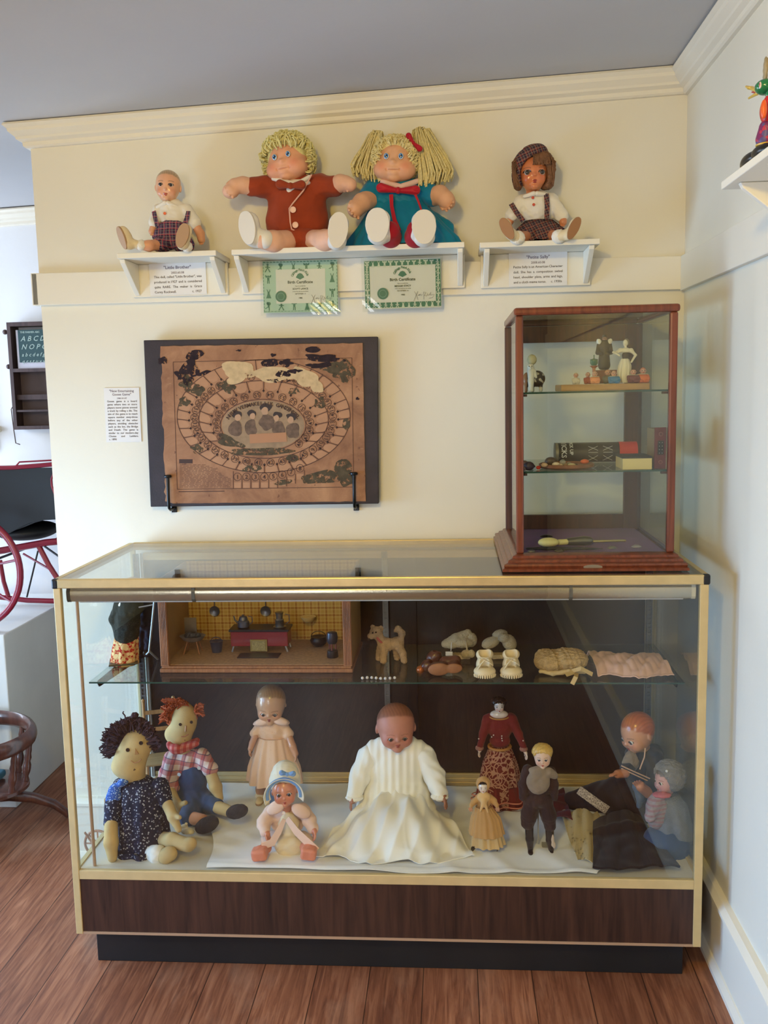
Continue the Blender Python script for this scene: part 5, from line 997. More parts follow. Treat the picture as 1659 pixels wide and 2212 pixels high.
m_rpl = plaid('red_white_plaid', S(206, 186, 178), [(0, 38, .45, 0, S(164, 52, 62), .62), (1, 38, .45, .2, S(164, 52, 62), .62), (0, 38, .06, .7, S(58, 70, 96), .8), (1, 38, .06, .8, S(58, 70, 96), .8)], R(-12)); m_den = fabric('blue_denim', S(48, 70, 104), .12, 500, .35)
d.part('shirt', m_rpl, [ELL(p(405, 1660, -.21), (s * 44, .034, s * 50)), CAP(p(372, 1640, -.22), p(360, 1690, -.25), s * 20, s * 24), CAP(p(436, 1632, -.21), p(454, 1662, -.235), s * 18, s * 18), ELL(p(366, 1700, -.25), (s * 24, s * 20, s * 16))], .002, .01, wr=(.0016, 130, 3))
d.part('neckerchief', plaid('kerchief_plaid', S(178, 70, 64), [(0, 70, .5, 0, S(206, 150, 140), .5), (1, 70, .5, 0, S(140, 40, 50), .5)]), [ELL(p(379, 1618, -.265), (s * 14, s * 10, s * 12)), CAP(p(390, 1620, -.26), p(424, 1606, -.235), s * 9, s * 7), CAP(p(395, 1612, -.25), p(425, 1600, -.215), s * 7, s * 7), ELL(p(368, 1612, -.26), (s * 8, s * 6, s * 12), (0, R(-30), 0))], .0014, .006)
d.part('overalls', m_den, [ELL(p(416, 1690, -.235), (s * 34, .026, s * 38)), ELL(p(415, 1722, -.235), (s * 42, .044, s * 28)), CHAIN([p(418, 1738, -.26), p(405, 1765, -.32)], [s * 26, s * 20]), CHAIN([p(440, 1732, -.25), p(468, 1742, -.29)], [s * 24, s * 17])], .002, .012, wr=(.0016, 130, 8))
for q in ((387, 1673), (430, 1659)): button(d, p(*q, -.276), s * 4.2, m_flat((196, 200, 204)))
m_tanf = M('tan_felt', S(196, 166, 116), .9, var=.06)
d.part('arm', m_musl, [CHAIN([p(368, 1712, -.27), p(380, 1738, -.29), p(390, 1765, -.31)], [s * 13, s * 13, s * 8]), CAP(p(384, 1742, -.29), p(400, 1735, -.30), s * 8, s * 6)], .0018); d.part('arm', m_musl, [CHAIN([p(456, 1672, -.24), p(466, 1700, -.26), p(475, 1724, -.27)], [s * 13, s * 14, s * 8])], .0018)
d.part('leg', m_musl, [CHAIN([p(466, 1742, -.29), p(500, 1754, -.34)], [s * 14, s * 12])], .0018); d.part('leg', M('tan_stocking', S(180, 124, 88), .9), [CHAIN([p(420, 1768, -.33), p(438, 1772, -.355)], [s * 14, s * 13])], .0018)
m_bkf = M('black_felt_shoe', S(40, 32, 32), .9, bump=.4, bs=500)
d.part('shoe', m_bkf, [ELL(p(512, 1753, -.35), (s * 25, s * 16, s * 15), (0, R(-14), 0))], .0016, wr=(.0006, 300, 1)); d.part('shoe', m_bkf, [ELL(p(447, 1782, -.38), (s * 28, s * 16, s * 17), (0, R(-25), 0))], .0016, wr=(.0006, 300, 1))
# -- standing doll in a pale pink dress
m_pinkd = specks('pale_pink_dotted_cotton', S(222, 186, 158), S(190, 120, 100), 150, .10); d = Doll('standing_doll', 'bald-headed doll standing in a pale pink dotted dress with round collar', 'doll', 575, 1742, -.17, DZ); p, s = d.p, d.m
hd = d.head(585, 1521, -.17, s * 85 + .002, (10, 2, 3), skin=(198, 152, 118), w=.98, hair=(150, 112, 78), hairthr=.10, hairnz=.006, iris=(50, 34, 26), ex=.15, ez=-.12, er=.052, lips=(140, 62, 54), lipw=.7, blush=.3, nose=.7, lash=(90, 60, 44), ear=.5)
m_pkc = fabric('pale_pink_collar', S(224, 190, 170), .04)
d.part('bodice', m_pinkd, [ELL(p(588, 1578, -.165), (s * 32, .026, s * 32)), CAP(p(562, 1570, -.165), p(552, 1584, -.17), s * 12, s * 12), CAP(p(612, 1570, -.165), p(622, 1586, -.17), s * 12, s * 13)], .0016, wr=(.001, 200, 1))
g = G(); g.loft([(p(590, 1592).x, .004, p(590, 1592).z, s * 33, .030, .02), (p(591, 1620).x, .002, p(591, 1620).z, s * 44, .042, .05), (p(593, 1655).x, .0, p(593, 1655).z, s * 56, .052, .07), (p(594, 1684).x, .0, p(594, 1686).z, s * 61, .058, .08)], 110, 11, seed=6, cap=(True, False)); d.g('dress_skirt', g, m_pinkd, smooth=60)
for sg, a in ((-1, (568, 1559)), (1, (604, 1557))): d.part('collar', m_pkc, [ELL(p(*a, -.192), (s * 19, .010, s * 9), (0, sg * R(14), 0)), ELL(p(a[0] + sg * 7, a[1] + 1, -.178), (s * 16, .014, s * 6), (0, sg * R(18), 0))], .0012)
SKs = skincol((190, 138, 104))
d.part('arm', m_sk, [CHAIN([p(552, 1588, -.175), p(545, 1605, -.18), p(541, 1618, -.185)], [s * 8, s * 7, s * 6]), hand(p(541, 1616, -.185), (-.1, -.2, -1), (1, 0, 0), s * 20)], .001, .003, colfn=SKs); d.part('arm', m_sk, [CHAIN([p(624, 1590, -.175), p(632, 1612, -.19), p(638, 1628, -.195)], [s * 8, s * 8, s * 7]), hand(p(638, 1626, -.195), (.2, -.2, -1), (-1, 0, 0), s * 20)], .001, .003, colfn=SKs)
for x in (563, 592): d.part('leg', m_sk, [CHAIN([p(x, 1680, -.165), p(x, 1705, -.165), p(x + 1, 1728, -.165)], [s * 12, s * 11, s * 9])], .0014, colfn=SKs); d.part('sock', m_ws, [CHAIN([p(x, 1718, -.165), p(x + 1, 1736, -.166)], [s * 12, s * 10]), ELL(p(x, 1719, -.165), (s * 13, s * 12, s * 5))], .0013, wr=(.0008, 300, 1)); d.shoe(Vector((p(x, 1742).x, -.010, .0005)), (0, -1, 0), (0, 0, -1), s * 36, s * 18, s * 14, m_sh, m_so, name='shoe')
# -- blue folded cloth behind the baby doll
g = G().sdf([BOX(at(590, 1716, -.215), (.010, .012, .034), .006)], .0016, .003, (.0012, 200, 1)); solo('blue_cloth', 'small folded blue cloth hanging behind the bonneted baby doll, beside the standing doll', 'cloth', g, fabric('mid_blue_cotton', S(70, 104, 152)), smooth=60)
# -- seated baby doll in bonnet and coat
d = Doll('bonnet_baby_doll', 'small baby doll in cream bonnet with blue ribbon and pale pink coat', 'doll', 620, 1850, -.43, DZ); p, s = d.p, d.m
hd = d.head(615, 1708, -.445, s * 68, (0, -4, 6), skin=(206, 128, 92), w=1.06, iris=(46, 30, 24), ex=.17, ez=.0, er=.066, lips=(170, 66, 54), lipw=.75, blush=.4, blushc=(206, 96, 70), nose=.6, cheek=1.15, hair=(150, 100, 60), hairthr=.14)
h = s * 68; m_bon = fabric('cream_cotton_bonnet', S(222, 212, 188), .06, 300, .5); m_brib = fabric('sky_blue_ribbon', S(108, 148, 196), .08, 300, .2)
obj('bonnet', G().sdf([ELL((.02 * h, .18 * h, .28 * h), (.52 * h, .50 * h, .46 * h)), ELL((.05 * h, .24 * h, .52 * h), (.44 * h, .40 * h, .40 * h)), CUT(ELL((0, -.25 * h, -.12 * h), (.46 * h, .50 * h, .52 * h), k=.003)), CUT(BOX((0, 0, -.75 * h), (h, h, .5 * h), 0, k=.002))], .0015, .006, (.0010, 260, 5)), m_bon, hd, smooth=60)
g = G(); V = []
for i in range(33):
    t = R(-18 + 216 * i / 32); V.append((Vector((.47 * h * math.cos(t), (-.22 - .06 * abs(math.cos(t))) * h, (.02 + .47 * math.sin(t)) * h)), Vector((.66 * h * math.cos(t), (-.44 + .05 * math.sin(t)) * h, (-.04 + .62 * math.sin(t)) * h))))
def brim(u, v): a, b = V[min(32, int(round(u * 32)))]; return a.lerp(b, v)
obj('bonnet_brim', G().sheet(32, 5, brim, .0016), m_bon, hd, smooth=60)
obj('blue_ribbon', G().tube([V[i][0].lerp(V[i][1], .45) + Vector((0, -.003, .001)) for i in range(1, 32)], s * 4.2, 8, flat=.4), m_brib, hd); bow(d, p(621, 1672, -.500), s * 30, s * 17, m_brib, name='ribbon_bow', rot=R(4))
m_coat = fabric('pale_peach_coat', S(226, 190, 168), .05, 500, .3); m_gown = fabric('cream_gown', S(222, 204, 168), .05, 500, .3)
d.part('coat', m_coat, [ELL(p(620, 1770, -.425), (s * 40, .028, s * 38)), CHAIN([p(586, 1752, -.43), p(570, 1778, -.455), p(572, 1796, -.475)], [s * 15, s * 15, s * 12]), CHAIN([p(654, 1748, -.43), p(668, 1772, -.45), p(676, 1790, -.47)], [s * 15, s * 15, s * 12]), ELL(p(620, 1815, -.41), (s * 62, .03, s * 26))], .0016, .008, wr=(.0014, 150, 4))
for sg, a in ((-1, (596, 1744)), (1, (650, 1752))): d.part('collar', m_coat, [ELL(p(*a, -.466), (s * 23, .009, s * 14), (R(-24), sg * R(30), 0))], .0012, .003)
d.part('gown', m_gown, [ELL(p(624, 1785, -.45), (s * 24, .016, s * 34)), ELL(p(626, 1825, -.465), (s * 36, .026, s * 24))], .0016, .01, wr=(.0020, 140, 9))
button(d, p(613, 1756, -.478), s * 4, m_flat((232, 214, 200), .2))
ribbon(d, [p(614, 1770, -.474), p(602, 1796, -.492), p(588, 1820, -.50), p(566, 1828, -.505)], [s * 9, s * 14, s * 16, s * 16], m_coat, 'coat_edge', .002); ribbon(d, [p(620, 1768, -.474), p(640, 1796, -.492), p(665, 1820, -.50), p(684, 1838, -.506)], [s * 12, s * 16, s * 18, s * 18], m_coat, 'coat_edge', .002)
SKk = skincol((206, 130, 98))
d.part('arm', m_sk, [CAP(p(574, 1794, -.475), p(577, 1802, -.485), s * 8, s * 7), hand(p(577, 1800, -.485), p(581, 1818, -.49) - p(577, 1800, -.485), (1, -.4, 0), s * 22)], .001, .003, colfn=SKk); d.part('arm', m_sk, [CAP(p(676, 1788, -.47), p(679, 1796, -.48), s * 8, s * 7), hand(p(679, 1795, -.48), (.15, -.5, -.8), (-1, -.4, 0), s * 22)], .001, .003, colfn=SKk)
m_psh = M('salmon_leather', S(214, 128, 98), .5, var=.08)
for x, yy in ((561, 1846), (667, 1844)): d.part('shoe', m_psh, [BOX(p(x, yy - 2, -.515), (s * 17, s * 15, s * 13), s * 7, (0, R(6 if x > 600 else -6), 0)), CAP(p(x, yy - 6, -.51), p(x + (14 if x < 600 else -8), yy - 14, -.48), s * 13, s * 12)], .0014, .004, wr=(.0004, 300, 2))
# -- big baby doll in a long christening gown
d = Doll('baby_doll', 'large bald baby doll in long cream christening gown, seated in the middle of the case', 'doll', 855, 1800, -.26, DZ); p, s = d.p, d.m
hd = d.head(855, 1570, -.27, s * 103, (5, 0, 10), skin=(190, 128, 108), w=1.04, depth=1.02, mat=m_bisque, hair=(140, 88, 66), hairthr=.14, hairnz=.004, iris=(52, 40, 40), ex=.15, ez=-.12, er=.046, lips=(156, 74, 66), lipw=.75, blush=.35, blushc=(186, 92, 78), nose=.85, cheek=1.15, ear=1, brow=(130, 84, 66), broww=.006)
m_gw = fabric('ivory_cotton_gown', S(242, 239, 228), .03, 500, .3)
d.part('bodice', m_gw, [ELL(p(856, 1660, -.255), (s * 66, .052, s * 62)), CAP(p(812, 1622, -.255), p(902, 1622, -.255), s * 26, s * 26), CAP(p(830, 1606, -.26), p(884, 1606, -.26), s * 16, s * 16), ELL(p(856, 1710, -.265), (s * 76, .062, s * 44)), ELL(p(856, 1742, -.29), (s * 88, .080, s * 30))], .0024, .014, field=lambda P: .0011 * np.sin(P[..., 0] * 320) * (P[..., 2] < 10), wr=(.0016, 70, 3))
for q in (((796, 1632), (778, 1676), (766, 1716)), ((916, 1632), (938, 1676), (950, 1714))):
    d.part('sleeve', m_gw, [CHAIN([p(*q[0], -.26), p(*q[1], -.275), p(*q[2], -.30)], [s * 24, s * 23, s * 17])], .0022, wr=(.0022, 120, 5 + q[0][0])); d.part('cuff', m_gw, [ELL(p(q[2][0], q[2][1] + 6, -.305), (s * 20, s * 18, s * 7))], .0014, wr=(.0012, 300, 2))
SKg = skincol((176, 118, 92))
d.part('arm', m_sk, [CAP(p(764, 1718, -.30), p(761, 1728, -.31), s * 10, s * 9), hand(p(761, 1726, -.31), (-.2, -.7, -.6), (1, -.3, -.5), s * 26)], .0012, .003, colfn=SKg); d.part('arm', m_sk, [CAP(p(953, 1716, -.30), p(958, 1724, -.31), s * 10, s * 9), hand(p(958, 1723, -.31), (.3, -.7, -.5), (-1, -.3, -.5), s * 28)], .0012, .003, colfn=SKg)
def gown(u, v):
    # skirt spread over the floor: u across, v from lap to hem
    t = (u - .5) * 2; cx = 856 + 4 * v; half = 98 + 66 * v ** .7; x = at(cx, 1760, -.3).x + t * half * s * 1.0; y = -.285 - .235 * v + .035 * t * t * v; lap = (.105 - .06 * abs(t) ** 1.4) * (1 - v) ** 1.15 + .036 * math.exp(-((v - .55) / .3) ** 2) * (1 - t * t)
    f = (.012 * (1 - 2 * abs(math.sin(4.5 * t + 2.2 * v + 1.2 * math.sin(3 * v + t)))) + .008 * math.sin(15 * t - 7 * v + 1) + .006 * (1 - 2 * abs(math.sin(12 * t + 4 * v * v)))) * (.35 + v) * (1 - .5 * v * v)
    z = DZ + .003 + max(0.0, lap * (1 - .75 * abs(t) ** 3) + f + .004) * (1 - .9 * max(0, v - .9) * 10 * .5); hem = .008 * math.sin(8 * t + 1) * v; return Vector((x, y + hem, z)) - d.o
d.g('gown_skirt', G().sheet(130, 70, gown, .002), m_gw, smooth=75)
# -- small doll in a tan dress on a wire stand
d = Doll('small_doll', 'small porcelain-headed doll in tan dress and bonnet on a round metal stand', 'doll', 1047, 1836, -.44, DZ); p, s = d.p, d.m
m_tan = fabric('tan_cotton', S(190, 146, 92), .12, 400, .4); m_china = vcol('glazed_china', .12, .6, coat=.5)
hd = d.head(1043, 1700, -.44, s * 26, (2, 0, 4), skin=(224, 208, 192), mat=m_china, hair=(28, 20, 18), hairthr=.10, eye='none', ear=0, blush=.4, blushc=(210, 140, 120), lips=(180, 70, 60), colextra=lambda P, c: _dots(P, c))
h = s * 26
d.part('bonnet', m_tan, [ELL(p(1044, 1693, -.432), (s * 16, s * 15, s * 17)), CUT(ELL(p(1043, 1702, -.452), (s * 11.5, s * 15, s * 13)))], .001, wr=(.0006, 400, 1))
d.part('kerchief', fabric('pale_tan_kerchief', S(212, 172, 116), .06), [ELL(p(1045, 1722, -.446), (s * 15, s * 9, s * 12)), CAP(p(1045, 1730, -.455), p(1038, 1752, -.458), s * 5, s * 2), CAP(p(1045, 1730, -.455), p(1054, 1754, -.458), s * 5, s * 2)], .001)
d.part('bodice', m_tan, [ELL(p(1045, 1730, -.438), (s * 16, s * 11, s * 22)), CHAIN([p(1034, 1722, -.438), p(1024, 1732, -.443), p(1018, 1740, -.45)], [s * 7, s * 6, s * 5]), CHAIN([p(1058, 1722, -.438), p(1067, 1730, -.443), p(1073, 1740, -.45)], [s * 7, s * 6, s * 5])], .0011, wr=(.0007, 300, 3))
g = G(); q = lambda x, y: p(x, y); g.loft([(q(1045, 1742).x, .0, q(1045, 1742).z, s * 18, s * 14, .02), (q(1049, 1765).x, .0, q(1049, 1765).z, s * 32, s * 24, .05), (q(1051, 1800).x, 0, q(1051, 1800).z, s * 39, s * 29, .06)], 90, 11, seed=3, cap=(True, False)); d.g('overskirt', g, m_tan, smooth=60)
g = G(); g.loft([(q(1049, 1770).x, .0, q(1049, 1770).z, s * 27, s * 21, .03), (q(1054, 1826).x, .0, q(1054, 1824).z, s * 36, s * 26, .08)], 90, 13, seed=4, cap=(True, False)); d.g('underskirt', g, fabric('pale_straw_cotton', S(200, 168, 118), .1), smooth=60)
for x, y in ((1017, 1743), (1075, 1743)): d.part('hand', m_sk, [hand(p(x, y, -.45), (0, -.3, -1), (0, -1, 0), s * 11)], .0006, .002, colfn=SKs)
d.g('stand', G().lathe([(s * 30, 0), (s * 31, .001), (s * 30, .002), (.0001, .0022)], (p(1047, 1830).x, .005, .0), 36).cyl((p(1047, 1830).x, .008, .001), (p(1047, 1830).x, .008, .07), .0012, n=8), M('grey_metal', S(120, 118, 112), .5, .5), smooth=40)
# -- tall china-head lady in a maroon dress
d = Doll('lady_doll', 'tall china-head lady doll with black hair, maroon bodice and lace-covered skirt', 'doll', 1082, 1770, -.16, DZ); p, s = d.p, d.m
hd = d.head(1078, 1524, -.16, s * 32, (4, 0, 2), skin=(222, 204, 190), w=.9, mat=m_china, eye='none', ear=0, hair=(22, 16, 16), hairthr=.02, blush=.5, blushc=(206, 120, 110), lips=(176, 60, 56), colextra=_dots, neck=.75)
hh = s * 32; obj('hair', G().sdf([ELL((0, .08 * hh, .25 * hh), (.56 * hh, .44 * hh, .36 * hh)), CUT(ELL((0, -.32 * hh, -.02 * hh), (.40 * hh, .42 * hh, .46 * hh)))], .0009, .002, (.0007, 500, 1)), m_flat((24, 18, 18), .3), hd, smooth=60)
d.part('shoulder_plate', m_china, [ELL(p(1078, 1543, -.16), (s * 20, s * 11, s * 10))], .0011, colfn=skincol((222, 204, 190)))
m_mar = fabric('maroon_wool', S(112, 34, 34), .1, 400, .3); m_gtrim = m_flat((176, 122, 60), .5)
d.part('bodice', m_mar, [ELL(p(1080, 1572, -.155), (s * 27, .022, s * 30)), CAP(p(1060, 1552, -.155), p(1102, 1552, -.155), s * 12, s * 12), ELL(p(1080, 1600, -.155), (s * 23, .018, s * 16)), CHAIN([p(1053, 1554, -.155), p(1044, 1585, -.16), p(1037, 1612, -.165)], [s * 12, s * 9, s * 7]), CHAIN([p(1106, 1554, -.155), p(1120, 1585, -.16), p(1131, 1614, -.165)], [s * 12, s * 9, s * 7]), CUT(ELL(p(1078, 1538, -.17), (s * 17, .02, s * 9), k=.002))], .0014, .006, wr=(.0006, 200, 3))
d.g('collar_trim', G().torus(p(1078, 1546, -.16), s * 22, s * 1.6, (R(18), 0, 0), 32, 8, 1, .62), m_gtrim); d.g('waistband', G().torus(p(1079, 1612, -.157), s * 24, s * 3, (R(6), 0, 0), 32, 8, 1, .8), m_gtrim)
for q in ((1066, 1588), (1062, 1592), (1084, 1590), (1084, 1595), (1085, 1600), (1034, 1596), (1130, 1600)): d.g('bead', G().ball(p(*q, -.182), s * 1.6, 10, 8), m_flat((214, 196, 184)))
for a, b, c in (((1036, 1616), (1036, 1622), -1), ((1131, 1618), (1136, 1627), 1)): d.part('cuff', fabric('old_lace', S(150, 104, 92), .1), [ELL(p(*a, -.166), (s * 9, s * 9, s * 6))], .001, wr=(.0008, 400, 1)); d.part('hand', m_china, [CAP(p(*a, -.166), p(*b, -.17), s * 4, s * 4), hand(p(*b, -.17), (c * .15, -.1, -1), (-c, -.3, 0), s * 15)], .0008, .002, colfn=skincol((226, 200, 180)))
def lace_mat(name, base, lace, sc):
    n = NT(name, .85, 0, .2); v = n.coord(); x = n.n('ShaderNodeTexVoronoi', feature='DISTANCE_TO_EDGE'); x.inputs['Scale'].default_value = sc; n.l(v, x.inputs['Vector']); y = n.n('ShaderNodeTexVoronoi'); y.inputs['Scale'].default_value = sc * .55; n.l(v, y.inputs['Vector'])
    r = n.math('SINE', n.math('MULTIPLY', y.outputs['Distance'], sc * .35)); m = n.math('MAXIMUM', n.math('LESS_THAN', x.outputs['Distance'], .07), n.math('GREATER_THAN', r, .55)); n.col(n.mix(m, base, lace)); n.bump(m, .4, .001); return n.m
m_lace = lace_mat('lace_over_maroon', S(106, 38, 36), S(180, 134, 112), 62)
g = G(); q = lambda x, y: p(x, y); g.loft([(q(1080, 1614).x, .004, q(1080, 1614).z, s * 24, .020, .01), (q(1080, 1650).x, .002, q(1080, 1650).z, s * 38, .034, .03), (q(1080, 1700).x, .0, q(1080, 1700).z, s * 48, .048, .04), (q(1080, 1742).x, .0, q(1080, 1738).z, s * 56, .056, .05)], 110, 9, seed=8, cap=(True, False)); d.g('lace_overskirt', g, m_lace, smooth=60)
g = G(); g.loft([(q(1084, 1690).x, .002, q(1084, 1690).z, s * 50, .046, .03), (q(1088, 1735).x, .0, q(1088, 1735).z, s * 60, .058, .06), (q(1092, 1765).x, .0, .003, s * 66, .066, .08)], 110, 10, seed=8, cap=(True, False)); us = d.g('underskirt', g, m_mar, smooth=60)
for dz, sc_ in ((.010, 1.0), (.022, .97)): 
    gg = G(); gg.loft([(q(1091, 1765).x, .0, dz + .003, s * 67.5 * sc_, .0675 * sc_, .078), (q(1091, 1765).x, .0, dz, s * 68.4 * sc_, .0685 * sc_, .079)], 110, 10, seed=8); obj('ribbon_band', gg, m_flat((196, 116, 92), .5), us, smooth=60)
def train(u, v):
    x = at(1115 + 105 * u, 1740, -.13).x; y = -.10 - .10 * v - .10 * u * v; z = DZ + .004 + .05 * (1 - u) ** 2 * (1 - v) + .010 * abs(math.sin(7 * u + 5 * v)) + .006 * abs(math.sin(13 * v + 4 * u)); return Vector((x, y, z)) - d.o
d.g('train', G().sheet(40, 24, train, .002), m_mar, smooth=70)
# -- blond boy doll in knickers
d = Doll('boy_doll', 'blond bisque-head boy doll in grey shirt front, dark jacket and brown knickers', 'doll', 1165, 1848, -.43, DZ); p, s = d.p, d.m
hd = d.head(1172, 1634, -.43, s * 50, (4, -2, -6), skin=(222, 188, 164), w=.98, mat=m_bisque, hair=(200, 164, 92), hairthr=.04, hairnz=.02, eye='painted', iris=(70, 84, 110), ex=.15, ez=-.02, er=.055, blush=.4, lips=(176, 84, 72), nose=.8, ear=0)
hh = s * 50; obj('hair', G().sdf([ELL((0, .08 * hh, .20 * hh), (.46 * hh, .45 * hh, .36 * hh)), CUT(ELL((0, -.36 * hh, -.10 * hh), (.44 * hh, .42 * hh, .42 * hh)))], .0009, .003, (.0008, 420, 2)), M('painted_blond_hair', S(206, 168, 92), .35, var=.1, vs_=80), hd, smooth=60)
m_jk = fabric('dark_brown_wool', S(52, 36, 36), .12, 400, .35); m_gs = fabric('grey_linen', S(140, 124, 106), .1, 400, .4)
d.part('jacket', m_jk, [ELL(p(1163, 1696, -.425), (s * 30, .022, s * 34)), CHAIN([p(1140, 1664, -.425), p(1131, 1695, -.43), p(1130, 1722, -.435)], [s * 13, s * 11, s * 9]), CHAIN([p(1190, 1668, -.425), p(1196, 1695, -.43), p(1198, 1722, -.435)], [s * 12, s * 10, s * 8])], .0014, wr=(.0008, 250, 1))
d.part('shirt_front', m_gs, [ELL(p(1163, 1688, -.446), (s * 26, .011, s * 30)), ELL(p(1163, 1664, -.44), (s * 22, .011, s * 9)), CAP(p(1186, 1668, -.44), p(1198, 1676, -.435), s * 10, s * 8)], .0014, wr=(.0010, 220, 6))
d.part('knickers', m_jk, [ELL(p(1162, 1726, -.43), (s * 33, .024, s * 18)), CHAIN([p(1148, 1735, -.43), p(1143, 1760, -.435), p(1140, 1778, -.435)], [s * 17, s * 18, s * 15]), CHAIN([p(1178, 1735, -.43), p(1185, 1762, -.435), p(1188, 1784, -.435)], [s * 16, s * 17, s * 13])], .0014, .006, wr=(.0009, 230, 2))
m_bst = M('black_painted_china', S(34, 24, 26), .25, coat=.4)
for pts, tip in ((((1143, 1780), (1144, 1812), (1146, 1836)), -1), (((1187, 1788), (1188, 1815), (1191, 1838)), 1)):
    d.part('leg', m_bst, [CHAIN([p(*a, -.435) for a in pts], [s * 10, s * 9, s * 6]), ELL(p(pts[2][0] - tip * 0, pts[2][1] + 6, -.445), (s * 6.5, s * 14, s * 6))], .0011, .003)
d.part('worn_patch', m_china, [ELL(p(1193, 1815, -.4425), (s * 4.5, s * 3, s * 15)), ELL(p(1197, 1826, -.443), (s * 3.5, s * 2, s * 8))], .0008, .002, colfn=skincol((206, 182, 160)))
d.g('stand', G().box((p(1164, 1790).x, .018, .0015), (.05, .03, .003)).cyl((p(1164, 1790).x, .020, .0), (p(1164, 1790).x, .020, .10), .002, n=8), M('clear_grey_stand', S(170, 168, 160), .4), smooth=40)
# -- red-haired girl doll looking down to the left
d = Doll('girl_doll', 'orange-haired composition doll in navy sailor dress looking down, right end of the case', 'doll', 1360, 1765, -.20, DZ); p, s = d.p, d.m
hd = d.head(1377, 1582, -.21, s * 88, (18, -4, -62), skin=(220, 158, 122), w=1.0, depth=1.04, hair=(190, 98, 44), hairthr=.02, hairnz=.012, iris=(46, 34, 30), ex=.16, ez=-.06, er=.055, lips=(170, 74, 56), lipw=.8, blush=.4, nose=.95, cheek=1.1, ear=.9)
m_nv = fabric('navy_wool', S(30, 32, 46), .14, 400, .3)
d.part('dress_top', m_nv, [ELL(p(1392, 1665, -.20), (s * 40, .040, s * 56)), CAP(p(1370, 1630, -.20), p(1412, 1628, -.19), s * 20, s * 22), CHAIN([p(1412, 1640, -.22), p(1420, 1680, -.25), p(1405, 1706, -.28)], [s * 22, s * 20, s * 17]), CHAIN([p(1372, 1640, -.21), p(1352, 1664, -.25)], [s * 16, s * 14])], .002, .01, wr=(.0012, 130, 2))
d.part('blouse_front', m_gs, [ELL(p(1362, 1648, -.238), (s * 18, .012, s * 22)), ELL(p(1362, 1630, -.232), (s * 11, .010, s * 8))], .0015, wr=(.0012, 250, 3))
for q in (((1394, 1616), (1392, 1636), (1382, 1662)), ((1342, 1654), (1368, 1666), (1404, 1682)), ((1342, 1660), (1368, 1672), (1402, 1688))): d.g('braid_trim', G().tube([p(*a, -.262 - .006 * i) for i, a in enumerate(q)], s * 1.5, 8), m_flat((206, 168, 140)))
SKr = skincol((200, 132, 96))
d.part('arm', m_sk, [CHAIN([p(1400, 1712, -.29), p(1384, 1700, -.31)], [s * 12, s * 10]), hand(p(1385, 1700, -.31), (-.6, -.3, .8), (-.3, -1, 0), s * 24, .3)], .0012, .003, colfn=SKr); d.part('arm', m_sk, [CHAIN([p(1350, 1670, -.26), p(1334, 1672, -.27)], [s * 10, s * 9]), hand(p(1336, 1672, -.27), (-1, -.3, .1), (0, -.4, -1), s * 22, .5, -1)], .0012, .003, colfn=SKr)
m_blk = fabric('black_brown_cloth', S(34, 26, 28), .2, 300, .4)
d.part('skirt', m_blk, [ELL(p(1352, 1722, -.20), (s * 66, .070, s * 46)), ELL(p(1300, 1724, -.18), (s * 58, .05, s * 36), (0, R(-6), 0)), ELL(p(1250, 1735, -.17), (s * 36, .04, s * 26)), ELL(p(1380, 1745, -.22), (s * 44, .06, s * 26))], .0026, .016, wr=(.003, 70, 4))
d.part('sash', M('blue_grey_satin', S(72, 92, 124), .5), [CHAIN([p(1376, 1700, -.285), p(1384, 1724, -.29), p(1380, 1742, -.28)], [s * 10, s * 8, s * 5])], .0014, wr=(.0008, 200, 1))
m_lb = lace_mat('cream_lace_band', S(92, 74, 66), S(206, 186, 160), 190)
ribbon(d, [p(1250, 1706, -.248), p(1272, 1722, -.262), p(1294, 1738, -.272), p(1312, 1750, -.276)], s * 19, m_lb, 'lace_band', .0025)
# -- grey-haired doll in knitted cap, facing left
d = Doll('knit_cap_doll', 'small pale doll in grey knitted cap and cape, facing left at the right end', 'doll', 1455, 1845, -.40, DZ); p, s = d.p, d.m
hd = d.head(1440, 1684, -.40, s * 64, (6, 0, -66), skin=(206, 158, 150), w=.95, mat=m_bisque, iris=(70, 60, 60), ex=.15, ez=0, er=.055, lips=(178, 72, 70), blush=.5, blushc=(196, 100, 104), nose=.8, ear=0, hair=(120, 104, 88), hairthr=.0)
m_kn = M('grey_knit', S(128, 124, 118), .95, var=.12, vs_=60, bump=.9, bs=320); hh = s * 64
obj('knit_cap', G().sdf([ELL((0, .14 * hh, .12 * hh), (.56 * hh, .54 * hh, .54 * hh)), CUT(ELL((0, -.48 * hh, -.08 * hh), (.5 * hh, .46 * hh, .56 * hh))), CUT(BOX((0, 0, -.75 * hh), (hh, hh, .34 * hh)))], .0014, .006, (.0018, 330, 2)), m_kn, hd, smooth=60)
obj('cap_pin', G().ball((.30 * hh, -.18 * hh, .48 * hh), s * 3, 10, 8), m_flat((226, 226, 226), .2), hd)
m_cape = M('blue_grey_knit', S(112, 118, 128), .95, var=.1, vs_=50, bump=.8, bs=380)
g = G(); q = lambda x, y: p(x, y); g.loft([(q(1440, 1712).x, 0, q(1440, 1712).z, s * 24, s * 20, .02), (q(1446, 1735).x, 0, q(1446, 1735).z, s * 38, s * 34, .04), (q(1450, 1775).x, 0, q(1450, 1775).z, s * 43, s * 40, .06), (q(1453, 1815).x, 0, q(1453, 1815).z, s * 40, s * 38, .07)], 90, 7, seed=5, cap=(True, False)); d.g('cape', g, m_cape, smooth=60)
